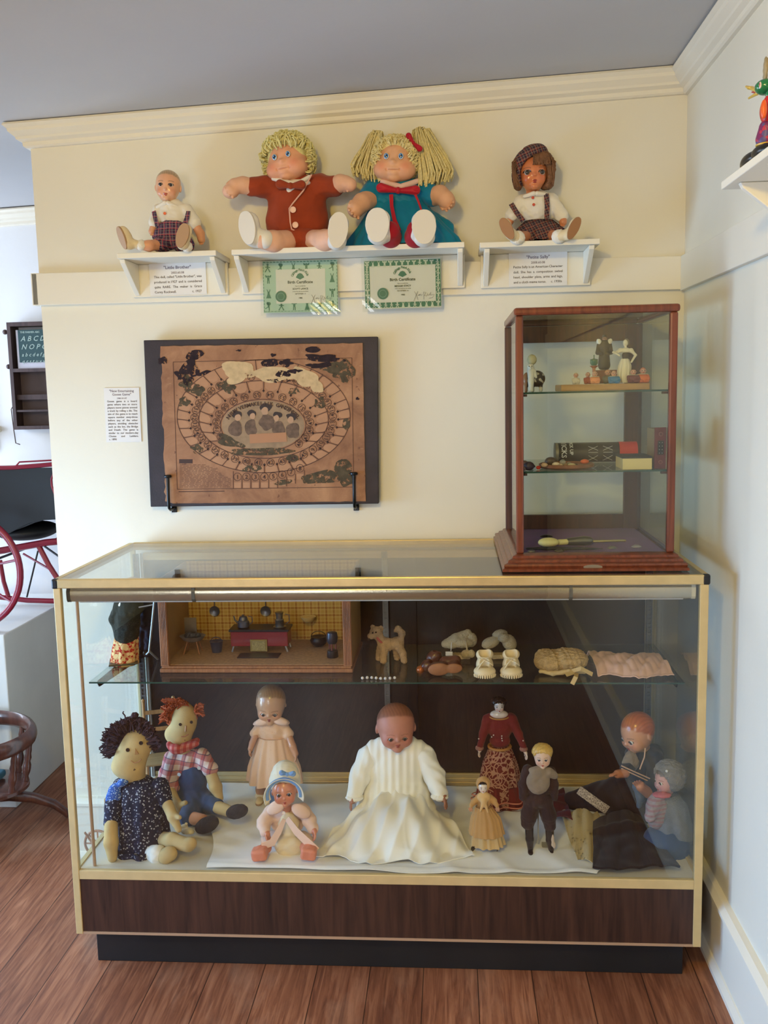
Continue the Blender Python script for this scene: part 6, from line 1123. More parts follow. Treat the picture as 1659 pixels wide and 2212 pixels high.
d.part('blouse', plaid('pink_grey_stripe', S(150, 138, 140), [(1, 90, .4, 0, S(150, 84, 100), .5)]), [ELL(p(1418, 1752, -.425), (s * 24, .018, s * 42)), CHAIN([p(1414, 1738, -.43), p(1404, 1765, -.445)], [s * 14, s * 12])], .0015, wr=(.0012, 300, 3))
d.part('neck_ribbon', m_flat((190, 96, 104), .6), [ELL(p(1430, 1717, -.43), (s * 20, s * 12, s * 6))], .001, wr=(.0008, 400, 2))
d.part('leg', m_bisque, [CHAIN([p(1470, 1815, -.43), p(1465, 1838, -.44), p(1460, 1854, -.45)], [s * 8, s * 7, s * 5]), ELL(p(1461, 1858, -.456), (s * 7, s * 9, s * 5))], .0011, colfn=skincol((206, 186, 170)))
d.part('underskirt', fabric('slate_blue_cotton', S(58, 76, 106), .12), [ELL(p(1440, 1820, -.41), (s * 50, .045, s * 44)), ELL(p(1450, 1850, -.42), (s * 42, .05, s * 26))], .0022, .014, wr=(.002, 100, 3))
# -- black garment, crochet doily, chair, wheel, crochet scrap
def blackcloth(u, v):
    x = at(1300 + 110 * u + (u - .5) * 70 * v, 1820, -.42).x; y = -.30 - .235 * v - .01 * math.sin(6 * u); z = DZ + .008 + .030 * (1 - v) * (1 - (2 * u - 1) ** 2) + .010 * math.exp(-((v - .30) / .05) ** 2) + .003 * abs(math.sin(12 * u + 3 * v)) + .004 * noise.noise((u * 6, v * 6, 1)); return (x, y, z)
solo('black_skirt', 'black doll skirt spread flat on the case floor near the right end', 'doll clothes', G().sheet(60, 40, blackcloth, .006), m_blk, smooth=70)
def doily_mat():
    n = NT('crochet_cotton', .95, 0, .2); v = n.coord(); n.col(S(206, 188, 146)); y = n.n('ShaderNodeTexVoronoi'); y.inputs['Scale'].default_value = 95; n.l(v, y.inputs['Vector']); hol = n.math('GREATER_THAN', y.outputs['Distance'], .24); z = n.noise(n.coord(), 26, 2); hol2 = n.math('MAXIMUM', hol, n.math('GREATER_THAN', z, .52)); n.alpha(hol2); n.bump(n.noise(v, 500, 2), .6, .001); return n.m
def doily(u, v): x = at(1222 + 85 * u + 10 * v, 1810, -.36).x; y = -.245 - .25 * v + .010 * math.sin(14 * u) ; z = DZ + .006 + .014 * math.sin(math.pi * u) * (1 - v) + .003 * math.sin(20 * u + 9 * v); return (x, y, z)
solo('crochet_doily', 'cream crocheted doily with openwork holes beside the black skirt', 'doily', G().sheet(40, 50, doily, .0015), doily_mat(), smooth=70)
m_pine = wood('pale_pine', S(150, 108, 66), S(196, 154, 104), (60, 60, 6), .5)
def doll_chair(label, x, y, Y, w_, hback, rz, mat=m_pine):
    b = atZ(x, y, DZ) if Y is None else at(x, y, Y); t = thing('doll_chair', label, 'doll chair', (b.x, b.y, DZ), rz, group='doll chairs behind the rag dolls'); hs = .10; w2 = w_ / 2
    for sx in (-1, 1):
        g = G().tube([(sx * w2, w2, 0), (sx * w2, w2 + .004, hs), (sx * w2 * 1.02, w2 + .014, hback)], .0048, 10); g.ball((sx * w2 * 1.02, w2 + .014, hback), .0056, 12, 8); obj('back_post', g, mat, t)
        obj('leg', G().tube([(sx * w2, -w2, 0), (sx * w2, -w2, hs)], .0048, 10), mat, t)
    for z, hh_ in ((hback * .86, .012), (hback * .66, .012)): obj('slat', G().bb((-w2, w2 + .008, z - hh_ / 2), (w2, w2 + .013, z + hh_ / 2)), mat, t, smooth=0, bev=.001)
    obj('seat', G().box((0, 0, hs), (w_ + .008, w_ + .006, .006)), wood('rush_seat', S(140, 110, 66), S(176, 146, 96), (8, 200, 8), .8), t, smooth=0, bev=.002)
    for z in (.03, .06): obj('stretcher', G().cyl((-w2, -w2, z), (w2, -w2, z), .003, n=8), mat, t)
    return t
doll_chair('pale wooden doll chair behind the orange-haired rag doll', 355, 1740, -.115, .085, .262, R(20))
doll_chair('pale wooden doll chair behind the purple-haired rag doll, mostly hidden', 272, 1760, -.36, .07, .19, R(-10))
w0 = at(212, 1822, -.36); t = thing('spinning_wheel', 'small wooden spoked wheel toy behind the flowered dress, left end', 'toy wheel', (w0.x, w0.y, DZ)); m_pw = wood('orange_pine', S(150, 92, 60), S(196, 136, 98), (60, 60, 6), .4)
zc_ = w0.z - DZ; obj('wheel_rim', G().torus((0, 0, zc_), .036, .0035, (R(90), 0, 0), 40, 8), m_pw, t); obj('hub', G().cyl((0, -.008, zc_), (0, .008, zc_), .007, n=16), m_pw, t)
for i in range(8): a = i * math.pi / 4; obj('spoke', G().tube([(0, 0, zc_), (.036 * math.cos(a), 0, zc_ + .036 * math.sin(a))], .0022, 8), m_pw, t)
for sx in (-1, 1): obj('foot', G().tube([(sx * .03, sx * .012, 0), (sx * .008, sx * .012, zc_ * .95)], .003, 8), m_pw, t)
g = G().sdf([ELL(atZ(404, 1795, DZ + .010), (.016, .012, .008)), ELL(atZ(398, 1786, DZ + .016), (.010, .008, .007)), ELL(atZ(402, 1780, DZ + .026), (.004, .004, .004)), ELL(atZ(413, 1797, DZ + .008), (.008, .008, .006))], .0008, .003, (.0005, 700, 1)); solo('crochet_scrap', 'tiny cream crocheted scrap beside the rag doll foot', 'crochet piece', g, m_bon, smooth=60)
# ------------------------------------------------------------------ wooden display cabinet standing on the showcase
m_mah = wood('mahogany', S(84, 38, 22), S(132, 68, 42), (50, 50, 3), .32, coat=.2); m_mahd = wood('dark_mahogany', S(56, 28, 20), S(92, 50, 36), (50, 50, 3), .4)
m_cabg = glass('cabinet_glass', (.93, .96, .93, 1), 1.55)
CZ0 = .9945; cx0, cx1, cy0, cy1, ct = 1.099, 1.468, -.462, -.045, 1.602
cab = thing('display_cabinet', 'upright mahogany and glass display cabinet standing on the right of the long case', 'display cabinet', ((cx0 + cx1) / 2, (cy0 + cy1) / 2, CZ0)); _c = cab.location.copy()
def kput(name, g, mat, par=None, **k): g.v = [tuple(Vector(v) - _c) for v in g.v]; return obj(name, g, mat, par or cab, **k)
steps = [(.0, .052, .012), (.012, .048, .010), (.022, .036, .008), (.030, .022, .006)]
g = G(); prof = [(.058, 0), (.058, .006), (.050, .008), (.052, .012), (.050, .016), (.036, .018), (.033, .023), (.018, .025), (.014, .030), (.004, .032), (-.02, .032), (-.02, 0)]
kl, kr, kb_ = .62, .36, .2
for p0, p1, out, k, e0, e1 in (((cx0, cy0), (cx1, cy0), (0, -1), 1, kl, kr), ((cx1, cy0), (cx1, cy1), (1, 0), kr, 1 / kr, kb_ / kr), ((cx0, cy1), (cx0, cy0), (-1, 0), kl, kb_ / kl, 1 / kl), ((cx1, cy1), (cx0, cy1), (0, 1), kb_, kr / kb_, kl / kb_)):
    q = run([(a_ * k, b_) for a_, b_ in prof], p0, p1, out, CZ0, CZ0, e0, e1); g.add(q.v, q.f)
g.bb((cx0, cy0, CZ0 + .004), (cx1, cy1, CZ0 + .026)); kput('moulded_base', g, m_mah, smooth=25)
kput('velvet_floor', G().bb((cx0 + .016, cy0 + .016, CZ0 + .0265), (cx1 - .016, cy1 - .006, CZ0 + .030)), fabric('purple_velvet', S(92, 22, 112), .2, 400, .3), smooth=0)
for x in (cx0, cx1 - .018): kput('corner_post', G().bb((x, cy0, CZ0 + .032), (x + .018, cy0 + .018, ct - .018)), m_mah, smooth=0, bev=.004)
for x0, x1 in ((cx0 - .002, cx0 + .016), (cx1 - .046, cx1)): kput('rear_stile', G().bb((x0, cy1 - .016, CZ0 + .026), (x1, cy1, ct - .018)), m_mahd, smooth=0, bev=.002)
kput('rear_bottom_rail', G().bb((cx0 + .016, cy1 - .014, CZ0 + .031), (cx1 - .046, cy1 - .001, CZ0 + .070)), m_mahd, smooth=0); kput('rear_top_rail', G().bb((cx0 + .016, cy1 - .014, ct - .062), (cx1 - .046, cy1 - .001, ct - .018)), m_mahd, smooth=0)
kput('front_top_rail', G().bb((cx0 - .004, cy0 - .004, ct - .018), (cx1 + .004, cy0 + .018, ct)), m_mah, smooth=0, bev=.006)
for x in (cx0 - .003, cx1 - .013): kput('side_top_rail', G().bb((x, cy0 + .019, ct - .017), (x + .016, cy1, ct)), m_mah, smooth=0, bev=.004)
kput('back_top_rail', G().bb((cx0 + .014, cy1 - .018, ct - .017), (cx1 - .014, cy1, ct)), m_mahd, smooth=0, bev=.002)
kput('top_pane', G().bb((cx0 + .014, cy0 + .019, ct - .010), (cx1 - .014, cy1 - .019, ct - .006)), m_cabg, smooth=0)
kput('front_pane', G().bb((cx0 + .018, cy0 + .007, CZ0 + .032), (cx1 - .018, cy0 + .010, ct - .018)), m_cabg, smooth=0)
for x in (cx0 + .007, cx1 - .010): kput('side_pane', G().bb((x, cy0 + .019, CZ0 + .032), (x + .003, cy1 - .017, ct - .018)), m_cabg, smooth=0)
S1, S2 = 1.408, 1.221
for z in (S1, S2):
    sp = kput('glass_shelf', G().bb((cx0 + .011, cy0 + .022, z - .004), (cx1 - .012, cy1 - .02, z)), m_green, smooth=0); kput('shelf_edge', G().bb((cx0 + .011, cy0 + .0206, z - .004), (cx1 - .012, cy0 + .0219, z)), m_edge, sp, smooth=0)
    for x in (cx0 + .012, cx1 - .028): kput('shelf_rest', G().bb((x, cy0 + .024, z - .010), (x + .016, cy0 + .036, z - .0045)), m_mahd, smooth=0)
c_ = at(1281, 1225, cy0 - .053); g = G(); g.prism([(c_.x + .022 * math.cos(i * math.pi / 12), c_.z + .0055 * math.sin(i * math.pi / 12)) for i in range(24)], cy0 - .0525, cy0 - .0500); kput('name_plate', g, M('tarnished_silver', S(150, 140, 124), .4, .7), smooth=0)
# -- on the upper glass shelf
def Z(x, y, Y): return at(x, y, Y)
t0, t1 = Z(1212, 840, -.40), Z(1404, 840, -.40); g = G(); g.bb((t0.x, -.40, S1 + .0005), (t1.x, -.27, S1 + .016)); solo('wooden_tray', 'flat pale wooden block carrying the little bisque figures in the cabinet', 'wooden block', g, wood('pale_oak', S(150, 108, 62), S(196, 150, 96), (6, 60, 60), .5), smooth=0, bev=.002)
TZ = S1 + .017; m_fg = vcol('painted_figurine', .4, .5, coat=.2)
def figure(name, label, x, ytop, Y, zb, bodyc, hatc=None, w_=1.0, ruff=True, group='tiny seated figures on the wooden block', skin=(206, 150, 126)):
    top = at(x, ytop, Y); h = top.z - zb; t = thing(name, label, 'figurine', (top.x, Y, zb), group=group); r = h * .40 * w_
    obj('body', G().sdf([ELL((0, 0, h * .30), (r, r * .8, h * .30)), ELL((-r * .5, -r * .5, h * .10), (r * .5, r * .6, h * .12)), ELL((r * .5, -r * .5, h * .10), (r * .5, r * .6, h * .12)), CAP((-r * .8, 0, h * .45), (-r * .9, -r * .6, h * .25), r * .24, r * .2), CAP((r * .8, 0, h * .45), (r * .9, -r * .6, h * .25), r * .24, r * .2), BOX((0, 0, h * .02), (r * .8, r * .7, h * .02))], h / 28, h * .05), M('cloth_%d_%d_%d' % bodyc, S(*bodyc), .7), t, smooth=60)
    sk, ht, K = srgb(*skin), srgb(*(hatc or skin)), srgb(40, 28, 26); hz = h * .78; hr = h * .21
    def col(P):
        q = (P - np.array((0, 0, hz))) / hr; c = np.tile(sk, (len(P), 1)); c[(q[:, 2] + .8 * q[:, 1] > .15)] = ht
        for sg in (-1, 1): c[(q[:, 1] < 0) & (np.hypot(q[:, 0] - sg * .38, q[:, 2] - .1) < .16)] = K
        c[(q[:, 1] < 0) & (np.hypot(q[:, 0] / 1.6, q[:, 2] + .48) < .14)] = srgb(170, 60, 50); return c
    obj('head', G().sdf([ELL((0, 0, hz), (hr, hr, hr * 1.08)), ELL((0, -hr * .95, hz - hr * .1), (hr * .15,) * 3), ELL((-hr * .95, 0, hz), (hr * .2,) * 3), ELL((hr * .95, 0, hz), (hr * .2,) * 3)], h / 36, h * .02), m_fg, t, smooth=60, colfn=col)
    if ruff: g = G(); g.loft([(0, 0, h * .60, hr * .8, hr * .7, .0), (0, 0, h * .575, hr * 1.5, hr * 1.3, .10), (0, 0, h * .55, hr * 1.6, hr * 1.35, .16)], 60, 9, seed=2, thick=.0004); obj('ruff_collar', g, M('ivory_lace', S(220, 206, 180), .8), t, smooth=50)
    return t
for lb, x, yt, Y, bc, hc, w_, rf in (('tiny white figure at the left end of the wooden block', 1244, 805, -.385, (196, 184, 166), (206, 190, 168), .85, False), ('tiny figure in a red robe behind the peach one', 1270, 804, -.355, (158, 58, 42), (196, 140, 110), .9, False), ('tiny figure in peach clothes with white ruff', 1285, 802, -.388, (222, 142, 98), (214, 168, 140), .95, True),
    ('tiny dim figure in grey-green behind the blue one', 1313, 798, -.35, (92, 88, 74), (170, 120, 96), .9, False), ('tiny figure in bright blue with white ruff', 1326, 801, -.388, (52, 122, 170), (206, 160, 130), 1.15, True), ('tiny figure in maroon with white ruff', 1368, 797, -.385, (116, 50, 50), (110, 70, 60), 1.1, True), ('tiny figure in orange with an orange cap, right end', 1389, 794, -.38, (214, 108, 50), (206, 104, 58), 1.0, True)): figure('bisque_figure', lb, x, yt, Y, TZ, bc, hc, w_, rf)
# dark robed figure on a small block, green cup, woman, animal
b0 = Z(1288, 800, -.31); solo('small_box', 'small reddish-brown box behind the tiny figures, under the dark robed figure', 'box', G().bb((b0.x - .004, -.325, TZ), (b0.x + .048, -.285, b0.z - .0)), M('reddish_brown_card', S(120, 66, 52), .7, var=.1), smooth=0, bev=.001)
c = Z(1305, 795, -.305); t = thing('robed_figure', 'dark robed figurine with tall black hat and white sleeves', 'figurine', (c.x, -.305, b0.z + .0005)); hh = Z(1305, 724, -.305).z - b0.z
m_rb = M('black_robe', S(40, 34, 40), .5); obj('robe', G().sdf([CAP((0, 0, .012), (0, 0, hh * .78), .0150, .010), ELL((0, 0, hh * .70), (.0165, .010, .010)), CHAIN([(-.014, 0, hh * .72), (-.0165, -.003, hh * .50), (-.008, -.010, hh * .46)], [.0045, .005, .004]), CHAIN([(.014, 0, hh * .72), (.0165, -.003, hh * .50), (.008, -.010, hh * .46)], [.0045, .005, .004]), CUT(BOX((0, 0, -.02), (.03, .03, .02)))], .0009, .003), m_rb, t, smooth=60)
obj('face', G().sdf([ELL((0, -.002, hh * .87), (.0062, .0062, .0075)), ELL((0, -.0085, hh * .865), (.0012, .0014, .0014))], .0005, .001), m_flat((150, 110, 92), .5), t, smooth=60); obj('hat', G().lathe([(.0085, hh * .90), (.0085, hh * .905), (.006, hh * .91), (.0045, hh), (.0001, hh * 1.01)], n=24), m_rb, t, smooth=30)
for sg in (-1, 1): obj('white_sleeve', G().sdf([ELL((sg * .0125, -.001, hh * .80), (.006, .006, .0085), (0, sg * .5, 0))], .0006, .001, (.0004, 600, 1)), m_ws, t, smooth=60)
c = Z(1283, 796, -.345); t = thing('green_cup', 'tiny green pot with upright handle on a reddish stand', 'miniature pot', (c.x, -.345, TZ)); zt = Z(1283, 790, -.345).z - TZ
obj('stand', G().lathe([(.009, 0), (.009, .002), (.003, .006), (.004, zt - .006), (.010, zt - .001), (.010, zt)], n=20), m_flat((166, 100, 80), .5), t); obj('pot', G().lathe([(.006, zt + .0005), (.0095, zt + .006), (.0090, zt + .014), (.010, zt + .015), (.008, zt + .0155), (.002, zt + .017)], n=20), m_flat((38, 104, 88), .35), t); obj('handle', G().cyl((0, 0, zt + .016), (0, 0, zt + .026), .0012, n=8), m_flat((38, 84, 70), .35), t)
c = Z(1352, 833, -.365); t = thing('lady_figurine', 'white figurine of a woman with dark bodice and hand on hip', 'figurine', (c.x, -.365, TZ)); f = lambda x, y, Y=-.365: at(x, y, Y) - Vector((c.x, -.365, TZ)); s = ln(1, -.365); m_iv = M('ivory_figurine', S(228, 216, 190), .45)
g = G(); g.loft([(f(1350, 775).x, 0, f(1350, 775).z, s * 8, s * 7, .02), (f(1350, 790).x, 0, f(1350, 790).z, s * 13, s * 11, .05), (f(1348, 812).x, 0, f(1348, 812).z, s * 13.5, s * 12, .07), (f(1350, 831).x, 0, .0006, s * 12, s * 11, .08)], 70, 11, seed=2, thick=.0006, cap=(True, True)); obj('skirt', g, m_iv, t, smooth=60)
obj('bodice', G().sdf([ELL(f(1352, 768), (s * 8, s * 6.5, s * 9)), ELL(f(1352, 775), (s * 7, s * 6, s * 5))], .0006, .002), m_flat((70, 56, 44), .6), t, smooth=60)
obj('blouse_and_arms', G().sdf([ELL(f(1352, 757), (s * 9, s * 6.5, s * 6)), ELL(f(1341, 757), (s * 5, s * 5, s * 5)), ELL(f(1363, 757), (s * 5, s * 5, s * 5)), CHAIN([f(1340, 757), f(1330, 763, -.37), f(1325, 761, -.375)], [s * 4, s * 3, s * 2.4]), CHAIN([f(1326, 761, -.372), f(1338, 768, -.375)], [s * 2.4, s * 2]), CHAIN([f(1364, 758), f(1373, 767), f(1364, 782, -.372)], [s * 4, s * 2.6, s * 2])], .0006, .002), m_iv, t, smooth=60)
obj('head', G().sdf([ELL(f(1351, 741), (s * 5.2, s * 5.2, s * 7)), CAP(f(1351, 746), f(1352, 754), s * 2.6), ELL(f(1350, 743, -.365 - s * 5.2), (s * 1, s * 1, s * 1.4))], .0005, .001), m_iv, t, smooth=60); obj('hair', G().sdf([ELL(f(1353, 739, -.362), (s * 6, s * 5.5, s * 7.5)), CUT(ELL(f(1349, 743, -.373), (s * 6, s * 6, s * 8)))], .0005, .001), m_flat((120, 104, 84), .6), t, smooth=60)
c = Z(1153, 848, -.385); t = thing('animal_figurine', 'brown-and-white china animal figurine with round pale ball on top, cabinet left', 'figurine', (c.x, -.385, S1 + .0005)); o_ = Vector((c.x, -.385, S1 + .0005)); f = lambda x, y, Y=-.385: at(x, y, Y) - o_; s = ln(1, -.385)
def acol(P): n_ = np.sin(P[:, 0] * 420 + 2 * np.sin(P[:, 2] * 260)) + np.sin(P[:, 2] * 380 + P[:, 1] * 200); c = np.tile(srgb(62, 46, 34), (len(P), 1)); c[n_ > .9] = srgb(176, 166, 150); c[P[:, 2] < s * 10] = srgb(186, 178, 164); c[P[:, 0] < -s * 14] = srgb(196, 132, 84); return c
obj('body', G().sdf([ELL(f(1160, 818), (s * 17, s * 13, s * 17)), ELL(f(1138, 820), (s * 9, s * 9, s * 15)), CAP(f(1150, 832), (f(1150, 840).x, -.004, s * 3), s * 4, s * 4), CAP(f(1168, 832), (f(1168, 840).x, -.004, s * 3), s * 4, s * 4), CAP(f(1136, 832), (f(1136, 840).x, 0, s * 3), s * 4, s * 4)], .0009, .003), m_fg, t, smooth=60, colfn=acol)
obj('white_figure', G().sdf([ELL(f(1147, 800, -.40), (s * 8, s * 6, s * 10)), CHAIN([f(1147, 805, -.40), f(1147, 825, -.402), f(1147, 842, -.402)], [s * 7.5, s * 6, s * 5.5]), CAP(f(1154, 802, -.40), f(1158, 815, -.402), s * 4, s * 2.5), ELL(f(1146, 792, -.402), (s * 7, s * 6.5, s * 7)), ELL(f(1146, 796, -.41), (s * 1.5, s * 2, s * 3))], .0008, .0025), M('pale_china', S(206, 200, 190), .35), t, smooth=60); obj('ball_cap', G().ball(f(1149, 777, -.395), (s * 10, s * 10, s * 11), 24, 16), M('straw_ball', S(186, 174, 138), .7), t)
for q in ((1143, 791), (1149, 791)): obj('eye', G().ball(f(*q, -.402 - s * 6.2), s * 1, 8, 6), m_flat((40, 36, 36)), t)
# -- on the middle glass shelf
a, b = Z(1198, 975, -.20), Z(1374, 975, -.20); r = .0262; cz = S2 + r + .0005; L = b.x - a.x; t = thing('game_canister', 'black cardboard canister of pick up sticks lying on its side, red cap', 'game canister', ((a.x + b.x) / 2, -.20, S2 + .0005)); o_ = t.location.copy()
def tubez(x0, x1, rr, name, mat): obj(name, G().lathe([(rr, 0), (rr, x1 - x0)], (x0 - o_.x, 0, r), 48, (0, R(90), 0)), mat, t, smooth=40)
tubez(a.x + L * .045, a.x + L * .78, r, 'tube', M('black_card', S(26, 22, 24), .35, coat=.2)); tubez(a.x + .001, a.x + L * .04, r * 1.01, 'metal_end', M('dull_tin', S(150, 140, 122), .4, .5)); tubez(a.x + L * .781, b.x, r * 1.02, 'red_cap', M('red_plastic', S(206, 52, 32), .35)); tubez(a.x, a.x + .0009, r * 1.02, 'end_rim', M('dark_rim', S(50, 44, 40), .4))
m_wp = M('white_print', S(206, 202, 196), .6)
def wrap(g, x, th0, k=1.0):
    """flat text (x right, z up) turned to run down round the can; text baseline direction -> angle"""
    V = [];
    for v in g.v: ang = th0 + v[0] / r; V.append((x + v[2], -(r * 1.006 - v[1]) * math.cos(ang), r - (r * 1.006 - v[1]) * math.sin(ang))) # v.x runs downwards
    g.v = V; return g
for s_, sz, fx_, th in (('PICK UP', .0120, .175, -1.5), ('STICKS', .0185, .075, -1.75)): obj('lettering', wrap(txt(s_, sz, bold=.0003), a.x + L * fx_ - o_.x, th), m_wp, t, smooth=0)
g = G()
for k in (.40, .58):
    x0 = a.x + L * k - o_.x
    for P in (((0, .25), (.024, .85)), ((0, .85), (.024, .25)), ((0, -.05), (.024, -.05)), ((0, -.25), (.024, -.7)), ((0, -.7), (.024, -.25))):
        g.tube([(x0 + P[0][0] + (P[1][0] - P[0][0]) * i / 5, -r * 1.004 * math.cos(P[0][1] + (P[1][1] - P[0][1]) * i / 5), r - r * 1.004 * math.sin(P[0][1] + (P[1][1] - P[0][1]) * i / 5)) for i in range(6)], .0006, 5)
obj('stick_print', g, m_wp, t)
p0 = Z(1345, 1016, -.43); p1 = Z(1408, 1016, -.43); t = thing('domino_box', 'flat cream cardboard box with black lid lying in front of the canister', 'box', ((p0.x + p1.x) / 2, -.385, S2 + .0005)); w2 = (p1.x - p0.x) / 2; obj('tray', G().bb((-w2, -.045, 0), (w2, .05, .026)), M('cream_card', S(216, 196, 140), .7), t, smooth=0); obj('lid', G().bb((-w2 - .0008, -.0458, .0262), (w2 + .0008, .0508, .031)), M('black_lid', S(38, 32, 30), .5), t, smooth=0)
p0, p1 = Z(1411, 1014, -.42), Z(1440, 1014, -.42); t = thing('red_book_box', 'upright dark red case with silver studs and floral corners, cabinet right', 'game case', ((p0.x + p1.x) / 2, -.38, S2 + .0005)); w2 = .0135; h_ = Z(1411, 924, -.42).z - S2
obj('front_board', G().bb((-w2, -.040, 0), (w2, -.036, h_)), M('dark_red_leather', S(102, 32, 42), .55, var=.15, vs_=60), t, smooth=0, bev=.0008)
obj('block', G().bb((-w2 + .001, -.0355, .001), (w2 - .002, .050, h_ - .004)), M('tan_pages', S(150, 126, 92), .7), t, smooth=0)
obj('plate', G().bb((-.006, -.0412, h_ * .34), (.008, -.0402, h_ * .68)), m_flat((34, 28, 28)), t, smooth=0)
for i in range(4):
    for sx in (-1, 1): obj('stud', G().ball((sx * .0032 + .001, -.0418, h_ * (.38 + .085 * i)), .0011, 10, 6), M('silver_stud', S(190, 184, 176), .3, .7), t)
for z in (.16, .84): obj('floral_print', G().torus((.001, -.0405, h_ * z), .0045, .0009, (R(90), 0, 0), 7, 5), m_flat((150, 96, 92)), t)
a = Z(1225, 1018, -.415); t = thing('round_tray', 'round brown wooden tray of small shells and marbles, cabinet middle shelf', 'tray', (a.x + .005, -.36, S2 + .0005)); obj('dish', G().lathe([(.058, 0), (.066, .004), (.067, .011), (.064, .012), (.060, .006), (.0001, .0055)], n=48), wood('tray_wood', S(110, 62, 36), S(150, 92, 56), (20, 20, 20), .45), t)
TS = S2 + .0068
def pebble(name, label, cat, x, yc, rx, rz, colr, Y, rough=.5, group=None, zb=TS, seed=1, mat=None):
    c = Z(x, yc, Y); s_ = ln(1, Y); g = G().sdf([ELL((0, 0, rz * s_), (rx * s_, rx * s_ * .8, rz * s_)), ELL((rx * s_ * .3, 0, rz * s_ * .9), (rx * s_ * .6, rx * s_ * .6, rz * s_ * .7))], max(.0005, rx * s_ / 14), .001, (.0002, 900, seed)); g.v = [(v[0] + c.x, v[1] + Y, v[2] + zb) for v in g.v]
    return solo(name, label, cat, g, mat or M('shell_%d_%d_%d' % colr, S(*colr), rough, var=.12, vs_=200), group, smooth=60)
SG = 'shells and beads in the round tray'
for i, (lb, x, y, rx, rz, c, Y) in enumerate((('pale pink shell at the front left of the round tray', 1176, 1006, 7, 5, (196, 160, 132), -.405), ('cream oval shell in the middle of the round tray', 1201, 1001, 8, 5, (224, 202, 180), -.395), ('small beige shell right of the cream oval one', 1211, 1000, 4, 3, (206, 178, 152), -.39), ('greenish cream shell at the right of the round tray', 1235, 1006, 8, 4, (190, 178, 140), -.405), ('dark green bead beside the greenish cream shell', 1244, 1004, 4, 3, (70, 66, 46), -.395), ('grey pebble right of the glass marble', 1229, 996, 5, 4, (136, 126, 110), -.37), ('tiny brown pebble near the tray centre', 1222, 1003, 4, 3, (150, 118, 84), -.39))): pebble('shell', lb, 'shell', x, y, rx, rz, c, Y, group=SG, seed=i)
pebble('orange_block', 'bright orange little block behind the round tray', 'toy block', 1263, 998, 9, 5, (222, 96, 48), -.36, zb=TS + .003); pebble('dark_stone', 'large dull purple-brown round stone in the tray', 'stone', 1190, 994, 13, 9, (84, 66, 60), -.355)
c = Z(1215, 992, -.365); solo('glass_marble', 'clear glass marble beside the purple-brown stone', 'marble', G().ball((c.x, -.37, TS + .0078), .0078, 24, 16), glass('marble_glass', (.85, .88, .8, 1), 1.5, .05, .25))
solo('glass_marble', 'big mottled pink and grey marble at the cabinet left post', 'marble', G().ball((Z(1133, 985, -.40).x, -.395, S2 + .012), .0115, 24, 16), M('mottled_marble', S(150, 112, 92), .2, var=.45, vs_=120))
for i, (lb, x, w_, c, Y) in enumerate((('dark green jacks piece left of the red bead', 1149, 7, (44, 50, 40), -.38), ('little white bead beside the red one', 1155, 3.5, (206, 200, 196), -.395), ('round red bead between the dark green pieces', 1163, 5, (190, 52, 34), -.39), ('dark green piece right of the red bead', 1171, 6, (40, 46, 38), -.36), ('dark purple cloth scrap at the far left of the shelf', 1142, 12, (60, 40, 50), -.415), ('grey-pink pebble at the front left edge', 1130, 6, (140, 112, 108), -.42))): pebble('bead', lb, 'bead', x, 997, w_, w_ * .8, c, Y, zb=S2 + .0005, group='small pieces at the left of the cabinet shelf', seed=i + 20)
# -- on the velvet floor
VF = CZ0 + .0305
def lying(name, label, cat, parts_, group=None):
    t = thing(name, label, cat, parts_[0][2], group=group)
    for nm, mat, _, prims in parts_: obj(nm, G().sdf(prims, .0009, .002), mat, t, smooth=60)
    return t
o_ = Z(1230, 1165, -.34); o_.z = VF; f = lambda x, zz, Y: Vector((at(x, 1160, Y).x, Y, VF + zz)) - o_
lying('baby_rattle', 'old rattle with cream half-round end, silver middle and long slim handle', 'rattle', [('cream_bulb', M('ivory_celluloid', S(226, 212, 150), .4), o_, [ELL(f(1185, .012, -.36), (.026, .016, .012)), CUT(BOX(f(1185, -.01, -.36), (.04, .04, .01))), CAP(f(1208, .010, -.35), f(1222, .010, -.345), .0075)]), ('silver_middle', M('tarnished_silver2', S(120, 114, 100), .3, .8), o_, [CAP(f(1228, .010, -.34), f(1262, .011, -.335), .009, .012), ELL(f(1268, .011, -.335), (.016, .012, .011))]), ('handle', M('brass_handle', S(206, 186, 120), .25, .7), o_, [CAP(f(1278, .009, -.335), f(1350, .008, -.32), .0035, .0030)])])
for i, (lb, x, Y, w_, c) in enumerate((('small round silver bead piece in front of the rattle', 1260, -.40, 9, (170, 164, 154)), ('small silver buckle right of the bead piece', 1322, -.39, 10, (130, 126, 118)), ('slim silver pin near the cabinet right post', 1375, -.375, 11, (180, 172, 176)), ('dull grey metal brooch at the front left', 1208, -.425, 11, (96, 90, 90)), ('small pale disc at the front left corner', 1148, -.43, 9, (120, 112, 120)), ('dark coin in the back left corner', 1180, -.20, 14, (50, 42, 42)))):
    c0 = at(x, 1170, Y); s_ = ln(1, Y); solo('trinket', lb, 'trinket', G().lathe([(w_ * s_ * .8, VF), (w_ * s_, VF + .001), (w_ * s_ * .9, VF + .003), (w_ * s_ * .4, VF + .006), (.0001, VF + .0065)], (c0.x, Y, 0), 24, sy=.55), M('metal_%d_%d_%d' % c, S(*c), .35, .6), 'small metal pieces on the purple velvet', smooth=50)
